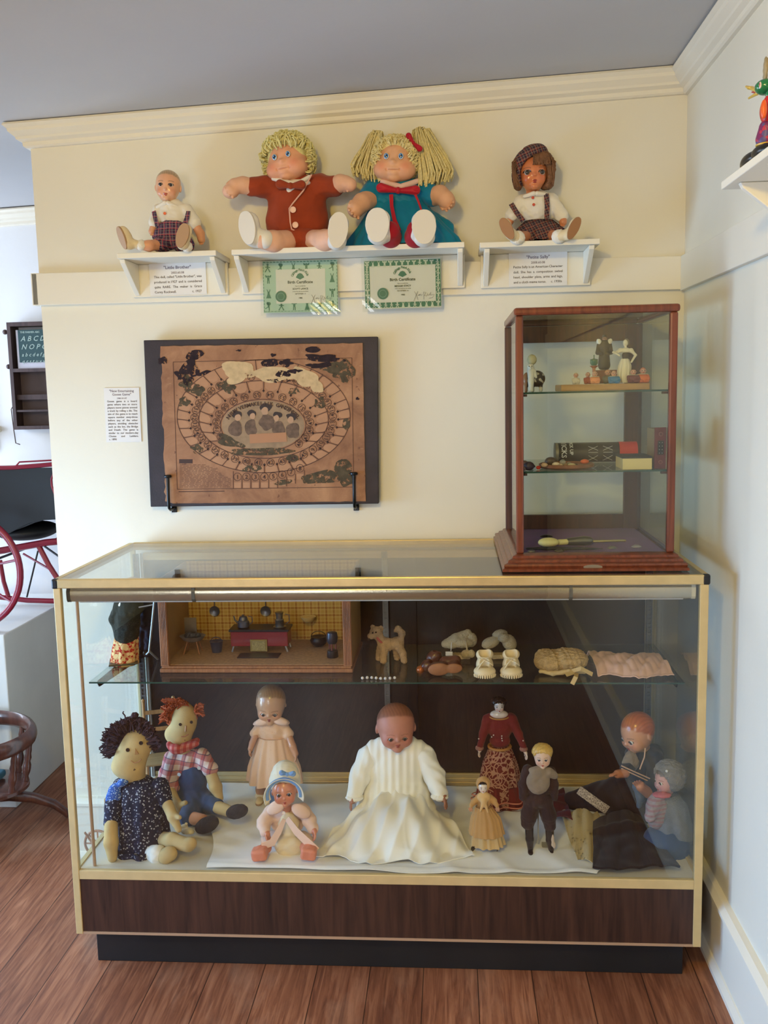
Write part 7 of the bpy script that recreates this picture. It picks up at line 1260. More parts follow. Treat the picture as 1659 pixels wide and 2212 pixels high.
o_ = Vector((at(1215, 1170, -.41).x, -.41, VF)); g = G().sdf([CHAIN([at(1140, 1170, -.41) * 1, at(1200, 1170, -.405), at(1270, 1170, -.415), at(1300, 1170, -.42)], [.006, .009, .006, .003])], .0012, .003, (.001, 200, 1)); g.v = [(v[0], v[1], VF + .0045 + (v[2] - np.mean([q[2] for q in g.v])) * .45) for v in g.v]; mz = min(v[2] for v in g.v); g.v = [(a_, b_, c_ - mz + VF + .0002) for a_, b_, c_ in g.v]
solo('dark_necklace', 'twisted dark cord lying across the front of the velvet', 'cord', g, M('dark_cord', S(40, 34, 40), .6), smooth=60)
# ------------------------------------------------------------------ things on the long glass shelf inside the showcase
GZ = SH + .0006
k0, k1 = atZ(345, 1455, GZ), atZ(762, 1452, GZ); KY0 = min(-.30, (k0.y + k1.y) / 2); kx0, kx1 = at(345, 1450, KY0).x, at(762, 1450, KY0).x; KT = .944
m_oak = wood('fluted_oak', S(120, 74, 44), S(162, 108, 70), (80, 80, 4), .5)
kb = thing('toy_kitchen_box', 'open-fronted wooden toy kitchen room with gold checked wallpaper on the glass shelf', 'toy kitchen', ((kx0 + kx1) / 2, KY0 + .1, GZ)); _k = kb.location.copy()
def kk(name, g, mat, par=None, **k): g.v = [tuple(Vector(v) - _k) for v in g.v]; return obj(name, g, mat, par or kb, **k)
KY1 = -.066
g = G(); g.bb((kx0, KY0, GZ), (kx1, KY1, GZ + .010)); g.bb((kx0 + .004, KY0 + .004, GZ + .010), (kx1 - .004, KY1, GZ + .016)); kk('base', g, m_oak, smooth=0, bev=.002)
for x in (kx0 + .002, kx1 - .024):
    g = G(); g.bb((x, KY0 + .006, GZ + .016), (x + .022, KY0 + .018, KT))
    for i in range(5): g.cyl((x + .003 + i * .004, KY0 + .006, GZ + .02), (x + .003 + i * .004, KY0 + .006, KT - .002), .0016, n=8)
    kk('fluted_post', g, m_oak, smooth=40)
m_wp2 = plaid('gold_check_wallpaper', S(176, 140, 72), [(0, 46, .16, 0, S(138, 84, 44), .7), (1, 46, .16, 0, S(138, 84, 44), .7), (0, 92, .12, .4, S(206, 180, 116), .5), (1, 92, .12, .4, S(206, 180, 116), .5)])
kk('back_wall', G().bb((kx0 + .004, KY1 - .006, GZ + .016), (kx1 - .004, KY1, KT)), m_wp2, smooth=0)
for x in (kx0 + .004, kx1 - .008): kk('side_wall', G().bb((x, KY0 + .018, GZ + .016), (x + .004, KY1 - .006, KT)), M('ochre_side_paper', S(150, 112, 66), .7, var=.1), smooth=0)
kk('printed_floor', G().bb((kx0 + .008, KY0 + .018, GZ + .016), (kx1 - .008, KY1 - .006, GZ + .0175)), M('printed_floor_paper', S(150, 118, 86), .6, var=.25, vs_=120), smooth=0)
KF = GZ + .018; m_tin = M('dull_tinware', S(92, 92, 100), .35, .6, var=.15); m_blkt = M('black_stove_iron', S(26, 22, 24), .35); kx = lambda x, Y: at(x, 1400, Y).x; kz = lambda x, y, Y: at(x, y, Y).z
# red stove
Y = -.21; x0, x1 = kx(499, Y), kx(622, Y); zt = kz(560, 1360, Y); t = thing('toy_stove', 'red toy stove with black top and gold oven door in the toy kitchen', 'toy stove', ((x0 + x1) / 2, Y + .03, KF)); o_ = t.location.copy(); L = lambda a, b: ([a[0] - o_.x, a[1] - o_.y, a[2] - o_.z], [b[0] - o_.x, b[1] - o_.y, b[2] - o_.z])
m_rs = M('red_enamel', S(134, 26, 38), .3, coat=.3); obj('body', G().bb(*L((x0, Y, KF + .018), (x1, Y + .06, zt - .006))), m_rs, t, smooth=0, bev=.002); obj('top_plate', G().bb(*L((x0 - .004, Y - .004, zt - .006), (x1 + .004, Y + .064, zt))), m_blkt, t, smooth=0, bev=.001)
dd = obj('oven_door', G().bb(*L((kx(541, Y), Y - .003, kz(560, 1407, Y)), (kx(578, Y), Y - .0002, kz(560, 1381, Y)))), M('brass_frame', S(150, 128, 74), .35, .7), t, smooth=0, bev=.001); obj('door_panel', G().bb(*L((kx(545, Y), Y - .0045, kz(560, 1404, Y)), (kx(574, Y), Y - .0032, kz(560, 1384, Y)))), M('old_gold', S(170, 150, 96), .4, .6, var=.3, vs_=300, bump=.6, bs=900), dd, smooth=0)
for x in (x0 + .008, x1 - .008):
    for yy in (Y + .006, Y + .054): obj('leg', G().tube([(x - o_.x, yy - o_.y, .019), (x - o_.x + (.006 if x > o_.x else -.006), yy - o_.y, .001)], .003, 8), M('bright_tin', S(170, 166, 160), .3, .8), t)
STZ = zt + .0005
def pot(name, label, x, Y, zb, prof, spout=None, handle=None, mat=None, lid=True, cat='toy pot', group=None):
    t = thing(name, label, cat, (kx(x, Y), Y, zb), group=group); mt = mat or m_tin; obj('body', G().lathe(prof, n=28), mt, t, smooth=45); rm, hm = max(a for a, b in prof), max(b for a, b in prof)
    if spout: obj('spout', G().tube([(-rm * .8, 0, hm * .3), (-rm * 1.4, 0, hm * .55), (-rm * 1.6, 0, hm * .9)], .002, 8, rs=[.0035, .0026, .0018]), mt, t)
    if handle == 'side': obj('handle', G().tube([(rm * .9, 0, hm * .85), (rm * 1.5, 0, hm * .8), (rm * 1.55, 0, hm * .4), (rm * .95, 0, hm * .2)], .0013, 6), mt, t)
    if handle == 'bail': obj('handle', G().tube([(rm * .9 * math.cos(a), 0, hm * .85 + rm * .8 * math.sin(a)) for a in [i * math.pi / 10 for i in range(11)]], .0011, 6), mt, t)
    return t
pot('toy_kettle', 'squat grey toy kettle on the left of the red stove', 528, -.185, STZ, [(.014, 0), (.0165, .002), (.0165, .016), (.012, .020), (.013, .021), (.010, .030), (.003, .032), (.0035, .035), (.0001, .036)], True, 'side', group='toy pots on the red stove')
pot('toy_coffee_pot', 'tall shiny toy coffee pot on the right of the red stove', 606, -.185, STZ, [(.017, 0), (.018, .002), (.012, .003), (.012, .020), (.013, .021), (.009, .024), (.010, .034), (.012, .042), (.0001, .043)], False, 'side', M('bright_toy_tin', S(130, 126, 120), .22, .8), group='toy pots on the red stove')
pot('toy_bowl', 'cream toy bowl hanging on the checked wallpaper', 668, -.095, kz(668, 1345, -.095), [(.006, 0), (.016, .006), (.021, .016), (.022, .018), (.019, .018), (.0001, .016)], mat=M('cream_enamel', S(196, 168, 112), .4))
for x, lb in ((575, 'dark toy pan hanging on wallpaper above the stove'), (465, 'dark round toy pan on the wallpaper left of the stove')):
    t = thing('toy_pan', lb, 'toy pan', (kx(x, -.09), -.0745, kz(x, 1322, -.09)), group='toy pans on the kitchen wall'); obj('pan', G().lathe([(.010, 0), (.014, .002), (.015, .006), (.013, .005), (.0001, .003)], (0, 0, 0), 24, (R(90), 0, 0)), m_tin, t); obj('handle', G().cyl((0, -.002, .012), (0, -.002, .030), .0013, n=8), m_tin, t)
# wash basin on stand at the left
t = thing('toy_wash_stand', 'grey toy basin full of leaves-like crockery on thin wooden legs, kitchen left', 'toy wash stand', (kx(415, -.22), -.21, KF)); zt = kz(415, 1384, -.22) - KF
obj('basin', G().lathe([(.010, zt - .006), (.026, zt), (.034, zt + .010), (.036, zt + .012), (.032, zt + .011), (.0001, zt + .004)], n=36, sy=.8), M('grey_enamel', S(120, 112, 106), .4, var=.2, vs_=60), t); obj('contents', G().sdf([ELL((-.010, 0, zt + .010), (.014, .012, .012)), ELL((.010, .004, zt + .009), (.014, .012, .010)), ELL((.002, -.008, zt + .012), (.010, .008, .009))], .001, .002, (.0016, 300, 3)), M('dark_grey_crockery', S(70, 68, 64), .5), t, smooth=60)
for a, b in ((-1, -1), (1, -1), (-1, 1), (1, 1)): obj('leg', G().tube([(a * .012, b * .010, zt), (a * .022, b * .018, .0006)], .0018, 8), m_oak, t)
obj('back_panel', G().bb((-.030, .028, zt), (.004, .031, zt + .055)), M('grey_panel', S(110, 98, 84), .7), t, smooth=0)
pot('toy_bucket', 'blue-grey toy bucket between the wash stand and stove', 468, -.20, KF, [(.013, 0), (.018, .030), (.019, .031), (.016, .030), (.0001, .026)], handle='bail', mat=M('blue_grey_tin', S(66, 72, 96), .4, .3))
Y = -.25; t = thing('toy_water_urn', 'dark toy water urn on red legs over a black base, kitchen right', 'toy urn', (kx(718, Y), Y, KF)); u0 = kz(718, 1390, Y) - KF
obj('barrel', G().lathe([(.011, u0), (.0145, u0 + .006), (.0155, u0 + .018), (.0135, u0 + .030), (.012, u0 + .031), (.0001, u0 + .033)], n=28), M('dark_tin', S(60, 62, 72), .35, .5), t); obj('base', G().lathe([(.015, 0), (.0155, .001), (.0145, .018), (.012, .020), (.0001, .020)], n=28), m_blkt, t)
for i in range(3): a = i * 2.09 + .5; obj('leg', G().cyl((.010 * math.cos(a), .010 * math.sin(a), .018), (.010 * math.cos(a), .010 * math.sin(a), u0 + .004), .0016, n=8), M('dull_red', S(110, 44, 40), .5), t)
t = thing('toy_cauldron', 'round black toy pot on the floor behind the urn', 'toy pot', (kx(690, -.13), -.14, KF)); obj('body', G().lathe([(.012, 0), (.022, .008), (.024, .018), (.020, .026), (.022, .027), (.018, .026), (.0001, .022)], n=28), m_blkt, t); obj('handle', G().tube([(.021 * math.cos(a), 0, .026 + .016 * math.sin(a)) for a in [i * math.pi / 10 for i in range(11)]], .0011, 6), m_blkt, t)
solo('toy_mat', 'flat black toy mat on the floor before the stove', 'toy mat', G().bb((kx(513, -.25), -.262, KF), (kx(602, -.25), -.215, KF + .0014)), m_blkt, smooth=0)
# stuffed dog
b = atZ(845, 1430, GZ); Y = min(-.18, max(-.36, b.y)); t = thing('stuffed_dog', 'cream plush toy terrier standing with pink collar on the glass shelf', 'toy dog', (at(845, 1430, Y).x, Y, GZ)); o_ = t.location.copy(); f = lambda x, y, dy=0: at(x, y, Y + dy) - o_; s = ln(1, Y); gz = lambda x, dy: Vector((at(x, 1430, Y + dy).x - o_.x, dy, s * 6))
m_plush = M('cream_plush', S(182, 150, 112), .95, var=.14, vs_=60, bump=1.0, bs=420)
obj('body', G().sdf([ELL(f(836, 1392), (s * 20, s * 14, s * 15)), ELL(f(858, 1390), (s * 15, s * 14, s * 15)), CAP(f(826, 1388), f(818, 1374), s * 11, s * 10), ELL(f(812, 1366), (s * 14, s * 12, s * 13)), ELL(f(802, 1374, -.01), (s * 9, s * 8, s * 7)), ELL(f(822, 1360, .008), (s * 7, s * 4, s * 9), (0, .3, 0)), ELL(f(806, 1356, .012), (s * 6, s * 4, s * 7), (0, -.5, 0)),
    CHAIN([f(830, 1400, -.012), gz(828, -.014)], [s * 9, s * 7]), CHAIN([f(822, 1400, .010), gz(818, .012)], [s * 9, s * 7]), CHAIN([f(862, 1398, -.010), f(870, 1412, -.010), gz(873, -.012)], [s * 10, s * 8, s * 7]), CHAIN([f(856, 1398, .012), gz(858, .016)], [s * 9, s * 7]), CHAIN([f(866, 1384), f(868, 1368), f(860, 1358), f(854, 1362)], [s * 7, s * 7, s * 6, s * 4])], .0013, .005, (.0009, 500, 3)), m_plush, t, smooth=70)
obj('nose', G().ball(f(797, 1381, -.016), s * 3, 12, 8), m_flat((40, 28, 28), .3), t)
for q in ((805, 1367, -.0195), (812, 1366, -.0215)): obj('eye', G().ball(f(*q), s * 1.8, 10, 8), m_flat((30, 20, 20), .2), t)
obj('collar', G().torus(f(822, 1380), s * 12, s * 2.6, (R(8), R(48), 0), 28, 8), m_flat((176, 84, 74), .6), t)
# strip of pearl snaps
t = thing('pearl_strip', 'short row of tiny white pearl beads at the front edge of the glass shelf', 'bead strip', (at(818, 1463, -.385).x, -.39, GZ)); s = ln(1, -.39)
for i in range(8): obj('pearl', G().ball(((i - 3.5) * s * 10.2, .004 * math.sin(i), s * 3.4), s * 3.4, 12, 8), m_flat((214, 208, 204), .2), t); 
obj('wire', G().tube([((i - 3.5) * s * 10.5, .004 * math.sin(i), s * 2.2) for i in range(8)], s * .9, 6), m_tin, t)
# shoes and booties
def boot(name, label, cat, x, y, Y, prims_fn, parts_, group=None):
    t = thing(name, label, cat, (at(x, y, Y).x, Y, GZ), group=group); o_ = t.location.copy(); s = ln(1, Y)
    f = lambda a, b, dy=0: at(a, b, Y + dy) - o_
    for nm, mat, prims, wr in prims_fn(f, s): obj(nm, G().sdf(prims, .0011, .003, wr), mat, t, smooth=60)
    return t, f, s
m_brs = M('brown_shoe_leather', S(86, 46, 30), .35, var=.3, vs_=40, coat=.2); m_brsole = M('worn_brown_sole', S(150, 98, 62), .6, var=.15, vs_=50)
boot('leather_shoe', 'scuffed brown child shoe with shiny copper toe, behind its mate', 'shoe', 925, 1450, -.30, lambda f, s: [('upper', m_brs, [ELL(f(922, 1438) , (s * 15, s * 13, s * 13), (0, R(-38), 0)), ELL(f(938, 1420, .02), (s * 19, s * 14, s * 16), (0, R(-40), 0)), CAP(f(945, 1430, .03), f(960, 1432, .04), s * 12, s * 12), CUT(ELL(f(948, 1402, .02), (s * 14, s * 9, s * 9), (0, R(-20), 0), k=.002))], (.0006, 200, 1)), ('toe_cap', M('copper_toe', S(170, 94, 50), .25, .4), [ELL(f(908, 1446, -.004), (s * 10, s * 10, s * 8.5), (0, R(-38), 0))], None)], None, 'brown child shoes')
boot('leather_shoe', 'brown child shoe tipped over showing its tan sole', 'shoe', 962, 1452, -.36, lambda f, s: [('upper', m_brs, [ELL(f(950, 1442, .016), (s * 26, s * 14, s * 14)), ELL(f(982, 1440, .018), (s * 18, s * 14, s * 13)), CAP(f(960, 1430, .03), f(985, 1426, .035), s * 12, s * 11)], (.0006, 200, 2)), ('sole', m_brsole, [ELL(f(948, 1446, -.003), (s * 24, s * 5, s * 14), (0, R(-3), 0)), ELL(f(980, 1444, -.002), (s * 19, s * 4.5, s * 11), (0, R(-3), 0))], None)], None, 'brown child shoes')
m_kid = M('cream_kid_leather', S(226, 206, 166), .55, var=.05, bump=.1); m_knit = M('cream_knitted_wool', S(196, 176, 136), .95, var=.1, vs_=40, bump=1.0, bs=360)
def kidboot(label, x, x_bow):
    Y = -.375; t = thing('baby_bootie', label, 'bootie', (at(x, 1462, Y).x, Y, GZ), group='cream leather booties at the shelf front'); o_ = t.location.copy(); s = ln(1, Y); f = lambda a, b, dy=0: at(a, b, Y + dy) - o_
    obj('upper', G().sdf([ELL(f(x, 1450, -.006), (s * 24, s * 22, s * 13)), ELL(f(x, 1436, .020), (s * 19, s * 18, s * 22)), CAP(f(x - 8, 1414, .030), f(x + 8, 1413, .030), s * 11, s * 11), CUT(ELL(f(x, 1408, .022), (s * 13, s * 12, s * 14), k=.002)), CUT(ELL(f(x, 1432, -.004), (s * 13, s * 14, s * 12), (R(30), 0, 0), k=.003))], .0010, .004), m_kid, t, smooth=60)
    g = G()
    for i in range(13): a = R(-165 + 150 * i / 12); c = Vector((s * 23 * math.cos(a), -.006 + s * 21 * math.sin(a), s * 9)); g.tube([c + Vector((0, 0, s * 8)) * 1 + Vector((-math.cos(a), -math.sin(a), 0)) * s * 6, c + Vector((math.cos(a), math.sin(a), 0)) * s * 1.2 + Vector((0, 0, s * 2)), c - Vector((0, 0, s * 2.5))], s * 1.6, 6)
    obj('toe_pleats', g, m_kid, t, smooth=60); obj('insole', G().sdf([ELL(f(x, 1442, .0), (s * 12, s * 14, s * 3))], .001), M('cream_lining', S(206, 184, 142), .8), t, smooth=60)
    g = G(); c = f(x, 1426, -.012)
    for dx, dz in ((-16, -20), (14, 8), (-10, 6), (18, -10)): e = c + Vector((dx * s, -.006, dz * s)); g.tube([c, c.lerp(e, .5) + Vector((0, -.006, s * 4)), e], s * 2.2, 6, flat=.45)
    obj('ribbon_lace', g, m_kid, t, smooth=60); return t
kidboot('left one of the two pleated cream leather booties', 1047, 0); kidboot('right one of the two pleated cream leather booties', 1104, 0)
def knit(label, x, prims_fn, Y=-.20, group='knitted booties on the glass shelf'): t, f, s = boot('knitted_bootie', label, 'bootie', x, 1405, Y, prims_fn, None, group); return t, f, s
t, f, s = knit('knitted cream bootie pair tied together with a pompom, behind the brown shoes', 990, lambda f, s: [('bootie', m_knit, [CHAIN([f(962, 1391), f(985, 1380), f(1010, 1368, .01)], [s * 9, s * 12, s * 9]), ELL(f(1000, 1388), (s * 24, s * 16, s * 12)), ELL(f(1018, 1382, .01), (s * 13, s * 12, s * 16)), ELL(f(975, 1392), (s * 18, s * 14, s * 9)), BOX(Vector((0, 0, .006)), (s * 26, s * 12, .006), .003)], (.0006, 600, 1)), ('pompom', m_knit, [ELL(f(1006, 1413, -.03), (s * 10, s * 10, s * 9)), ELL(f(1018, 1412, -.03), (s * 8, s * 8, s * 9)), CAP(f(1006, 1385, -.016), f(1010, 1408, -.03), s * 2)], (.0006, 700, 2))])
obj('paper_tag', G().box(f(970, 1412, -.04), (s * 15, .0008, s * 9)), m_paper, t, smooth=0); obj('tag_string', G().tube([f(976, 1388, -.014), f(974, 1406, -.04)], s * .9, 5), m_paper, t)
knit('pair of knitted cream booties with round toes behind the leather booties', 1082, lambda f, s: [('bootie', m_knit, [ELL(f(1060, 1388), (s * 21, s * 14, s * 12), (0, R(-22), 0)), ELL(f(1080, 1370, .01), (s * 17, s * 13, s * 10), (0, R(-10), 0)), ELL(f(1100, 1388), (s * 15, s * 14, s * 19), (0, R(-30), 0)), ELL(f(1088, 1378, -.01), (s * 12, s * 10, s * 10)), BOX(Vector((0, 0, .006)), (s * 20, s * 12, .006), .003)], (.0006, 600, 4))])
# crocheted bonnet and pink garment
def bon(f, s): return [('crown', M('ecru_crochet', S(188, 158, 110), .95, var=.2, vs_=90, bump=1.0, bs=300), [ELL(f(1190, 1428), (s * 36, .045, s * 24)), ELL(f(1228, 1424), (s * 42, .045, s * 24)), ELL(f(1175, 1418, .02), (s * 20, .02, s * 18)), CUT(BOX(Vector((0, 0, -.02)), (.2, .2, .02), k=.001))], (.0016, 330, 3)), ('band', M('ecru_ribbon', S(206, 180, 130), .7), [CHAIN([f(1168, 1450, -.030), f(1195, 1455, -.038), f(1230, 1450, -.042), f(1262, 1452, -.03)], [s * 4, s * 5, s * 5, s * 4])], (.0008, 250, 1))]
t, f, s = boot('crocheted_bonnet', 'crocheted ecru baby bonnet with trailing ribbon on the glass shelf', 'baby bonnet', 1213, 1455, -.32, bon, None); m_er = M('ecru_ribbon', S(206, 180, 130), .7)
for pts in (((1235, 1450, -.05), (1255, 1444, -.06), (1280, 1457, -.055)), ((1240, 1452, -.052), (1222, 1458, -.07)), ((1246, 1454, -.055), (1244, 1462, -.088), (1236, 1478, -.0945))): 
    class _D: pass
    dd_ = _D(); dd_.r = t; ribbon(dd_, [f(*p_) for p_ in pts], s * 9, m_er, 'ribbon_tail', .0012, (0, -.8, .6))
def pink(u, v):
    x = at(1284 + 150 * u - 6 * (1 - v), 1440, -.30).x + .012 * v * (u - .3); y = -.215 - .175 * v + .012 * math.sin(7 * u + 1); z = GZ + .003 + .0035 * noise.noise((u * 9, v * 7, 2)) + .002 * abs(math.sin(31 * u + 9 * v + 3 * math.sin(5 * v))) + .024 * math.sin(math.pi * min(1, v * 1.05)) ** .8 * (.6 + .4 * math.sin(2.5 * u + .6)) + .006 * abs(math.sin(13 * u + 6 * v)) * (1 - v * .4) + .004 * math.sin(9 * v + 11 * u) ** 2; return (x, y, z)
solo('pink_garment', 'folded pale pink baby garment at the right end of the glass shelf', 'baby clothes', G().sheet(80, 50, pink, .0022), fabric('pale_pink_lawn', S(226, 186, 168), .05, 400, .3), smooth=75)
# doll with floral skirt and a dark-trousered doll at the left end of the shelf
t = thing('coat_doll', 'doll in dark speckled coat and red floral skirt on a black stand, left end', 'doll', (at(268, 1445, -.24).x, -.235, GZ)); o_ = t.location.copy(); f = lambda a, b, dy=0: at(a, b, -.235 + dy) - o_; s = ln(1, -.235)
m_ct = specks('dark_green_tweed', S(38, 42, 36), S(96, 92, 74), 330, .22); g = G(); g.loft([(f(274, 1366).x, 0, f(274, 1366).z, s * 26, s * 20, .02), (f(270, 1400).x, 0, f(270, 1400).z, s * 29, s * 24, .04), (f(268, 1434).x, 0, f(268, 1434).z, s * 31, s * 27, .05)], 80, 7, seed=2, cap=(True, False)); obj('skirt', g, specks('red_floral_print', S(206, 150, 96), S(176, 40, 30), 130, .5, S(228, 190, 130)), t, smooth=60)
obj('coat', G().sdf([CHAIN([f(280, 1308), f(276, 1340), f(273, 1368)], [s * 24, s * 27, s * 28]), CHAIN([f(258, 1306), f(246, 1338), f(252, 1358, -.01)], [s * 12, s * 11, s * 8]), CAP(f(290, 1290), f(290, 1310), s * 18, s * 22)], .0016, .006, (.001, 180, 2)), m_ct, t, smooth=60)
obj('head', G().sdf([ELL(f(286, 1268), (s * 20, s * 20, s * 23)), ELL(f(284, 1276, -.016), (s * 3, s * 3, s * 3))], .0014), m_flat((196, 150, 118), .5), t, smooth=60); obj('scarf', G().sdf([ELL(f(268, 1304, -.012), (s * 14, s * 10, s * 7), (0, R(-25), 0))], .001, .003, (.0008, 300, 1)), m_ws, t, smooth=60)
for dx in (-5, 6): obj('leg', G().cyl((f(272 + dx, 1430).x, 0, .004), (f(272 + dx, 1430).x, 0, f(272, 1420).z), s * 5, n=12), m_flat((40, 32, 30)), t)
obj('stand', G().box((f(268, 1445).x, 0, .0022), (s * 62, .075, .004), rot=(0, 0, R(18))), M('black_stand', S(38, 40, 38), .3), t, smooth=0, bev=.001)
t = thing('trousered_doll', 'dark blue trousered doll leaning beside the floral-skirted doll, behind the easel rod', 'doll', (at(312, 1425, -.17).x, -.165, GZ)); o_ = t.location.copy(); f = lambda a, b, dy=0: at(a, b, -.165 + dy) - o_; s = ln(1, -.165); m_db = fabric('dark_blue_serge', S(28, 32, 52), .15)
obj('clothes', G().sdf([CHAIN([f(312, 1290), f(312, 1345)], [s * 16, s * 17]), CHAIN([f(306, 1345), f(305, 1385), f(304, 1415)], [s * 12, s * 10, s * 9]), CHAIN([f(320, 1345), f(320, 1385), f(319, 1412)], [s * 11, s * 10, s * 9])], .0016, .004, (.0012, 200, 1)), m_db, t, smooth=60); obj('head', G().ball(f(312, 1266), (s * 14, s * 14, s * 16), 20, 14), m_flat((190, 146, 116), .5), t)
for x in (305, 319): obj('boot', G().sdf([ELL((f(x, 1420).x, -.006, s * 7), (s * 8, s * 15, s * 7)), CAP((f(x, 1420).x, 0, s * 8), f(x, 1412), s * 7, s * 7)], .0012, .002), m_flat((26, 22, 22), .4), t, smooth=60)
t = thing('wire_easel', 'thin grey metal easel rod standing beside the toy kitchen', 'easel', (at(328, 1420, -.28).x, -.27, GZ)); o_ = t.location.copy(); f = lambda a, b, dy=0: at(a, b, -.28 + dy) - o_; obj('rod', G().tube([f(333, 1300), f(327, 1360), f(322, 1408), f(316, 1414)], .0028, 8), M('grey_rod', S(150, 150, 154), .35, .6), t); obj('foot', G().tube([f(322, 1406), Vector((f(326, 1440).x, .05, .003))], .0028, 8), M('grey_rod', S(150, 150, 154), .35, .6), t); obj('cross_bar', G().tube([f(333, 1306), f(300, 1312)], .002, 8), M('grey_rod', S(150, 150, 154), .35, .6), t)
# ------------------------------------------------------------------ the shelf on the right wall with its tin toy
t = thing('wall_shelf', 'white bracket shelf on the right-hand wall carrying a green-headed duck toy', 'shelf', (XR, -.86, 1.755)); o_ = t.location.copy(); yb0, yb1 = -1.25, -.545; ZS = 1.868
def sput(name, g): g.v = [tuple(Vector(v) - o_) for v in g.v]; return obj(name, g, m_trim, t, smooth=0, bev=.0015)
e0 = atX(1558, 393, 1.44); ZS = e0.z; yb1 = e0.y
sput('shelf_board', G().bb((1.44, yb1 - .75, ZS - .014), (XR - .001, yb1, ZS)))
for y in (yb1 - .05, yb1 - .70): sput('bracket', G().prism([(1.455, ZS - .0145), (1.46, ZS - .024), (XR - .036, ZS - .10), (XR - .0165, ZS - .10), (XR - .0165, ZS - .0145)], y - .014, y, 'y'))
t = thing('duck_toy', 'tin duck toy with green head, yellow open bill and orange and red jacket', 'tin toy', (1.466, yb1 - .10, ZS + .0005)); o_ = t.location.copy(); X_ = 1.466; f = lambda a, b, dx=0: atX(a, b, X_ + dx) - o_; s = (atX(1650, 200, X_) - atX(1650, 210, X_)).length / 10
m_gtin = M('green_enamel', S(28, 118, 70), .15, coat=.6); m_ytin = M('yellow_enamel', S(214, 178, 66), .3, coat=.3)
hd = obj('head', G().sdf([ELL(f(1655, 188), (s * 24, s * 24, s * 17)), ELL(f(1664, 204), (s * 10, s * 10, s * 10))], .0015), m_gtin, t, smooth=60)
obj('upper_bill', G().sdf([CAP(f(1634, 194), f(1612, 187), s * 5.5, s * 2.6), ELL(f(1622, 190), (s * 9, s * 9, s * 2.6))], .0009, .002), m_ytin, hd, smooth=60); obj('lower_bill', G().sdf([CAP(f(1636, 202), f(1618, 212), s * 4, s * 2.6)], .0009, .002), m_ytin, hd, smooth=60); obj('tongue', G().sdf([CAP(f(1634, 199), f(1624, 199), s * 3.4, s * 1.4)], .0009, .002), m_flat((180, 40, 44)), hd, smooth=60)
def duckeye(P): r = np.hypot(P[:, 1], P[:, 2]) / (s * 6); c = np.tile(srgb(226, 200, 196), (len(P), 1)); c[r < .72] = srgb(160, 26, 46); c[r < .3] = srgb(226, 210, 200); return c
q = G().ball((0, 0, 0), (s * 2.4, s * 5.2, s * 7), 24, 16); obj('eye', q, m_eye, hd, smooth=80, colfn=lambda P: duckeye(P), loc=f(1642, 184, -.030) if False else f(1642, 184, -.022))
obj('jacket', G().sdf([ELL(f(1660, 240), (s * 18, s * 20, s * 30)), ELL(f(1664, 212), (s * 10, s * 10, s * 10))], .0016), M('red_tin', S(188, 34, 36), .3, coat=.3), t, smooth=60); obj('wing', G().sdf([ELL(f(1650, 236, -.014), (s * 7, s * 7, s * 20))], .0012), M('orange_tin', S(220, 96, 42), .35), t, smooth=60)
obj('trousers', G().sdf([CAP(f(1658, 276), f(1655, 300), s * 18, s * 22)], .0016), specks('purple_red_patterned_tin', S(120, 50, 96), S(178, 60, 84), 110, .4, S(88, 80, 130), .35), t, smooth=60)
obj('hem', G().torus(f(1655, 313), s * 20, s * 2.2, (0, 0, 0), 32, 8), m_ytin, t)
b0 = f(1630, 336); obj('shoe', G().sdf([ELL((b0.x, b0.y + .0, .012), (.020, .042, .014)), ELL((b0.x, b0.y + .025, .010), (.015, .020, .012)), CUT(BOX((b0.x, b0.y, -.01), (.05, .1, .01)))], .0016), M('black_tin', S(30, 30, 30), .3), t, smooth=60); obj('shoe', G().sdf([ELL((b0.x, b0.y - .055, .012), (.020, .036, .013)), CUT(BOX((b0.x, b0.y - .05, -.01), (.05, .1, .01)))], .0016), M('black_tin', S(30, 30, 30), .3), t, smooth=60)
obj('hat_feather', G().sdf([CAP(f(1652, 168), f(1656, 128), s * 5, s * 4), ELL(f(1655, 145), (s * 4, s * 6, s * 24))], .0014, .003, (.0008, 300, 1)), M('grey_cream_plush', S(150, 138, 112), .9, var=.25, vs_=60), t, smooth=60)

# ------------------------------------------------------------------ the room beyond: plinth, buggy, blackboard, chair
m_pl = M('white_painted_board', S(214, 216, 214), .6, var=.05, vs_=5, bump=.1, bs=40)
pp = G(); pp.bb((-1.60, .33, 0), (-.586, .985, .62)); solo('white_plinth', 'large white painted box plinth carrying the red and black buggy', 'plinth', pp, m_pl, smooth=0, bev=.004)
m_brd = wood('dark_toy_wood', S(54, 38, 40), S(84, 64, 62), (40, 40, 4), .5); YB2 = YF - .06
def FB(x, y, Y=YB2): return at(x, y, Y)
a, b = FB(18, 697), FB(33, 928); x0 = (a.x + b.x) / 2 + .0; z0, z1 = b.z, a.z; x1 = x0 + .40; zm = FB(30, 800).z
t = thing('writing_desk_board', 'dark wooden hanging desk with alphabet scroll board above pigeonholes, on the far wall', 'wall desk', ((x0 + x1) / 2, YF - .002, z0)); o_ = t.location.copy()
def bput(name, g, mat, par=None, **k): g.v = [tuple(Vector(v) - o_) for v in g.v]; return obj(name, g, mat, par or t, **k)
F0, F1 = YF - .075, YF - .002
bput('frame', G().bb((x0, F0, z1 - .016), (x1, F1, z1)).bb((x0, F0, z0), (x0 + .014, F1, z1 - .016)).bb((x1 - .014, F0, z0), (x1, F1, z1 - .016)).bb((x0 + .014, F0, z0), (x1 - .014, F1, z0 + .014)).bb((x0 + .014, F0, zm - .008), (x1 - .014, F1, zm + .006)), m_brd, smooth=0)
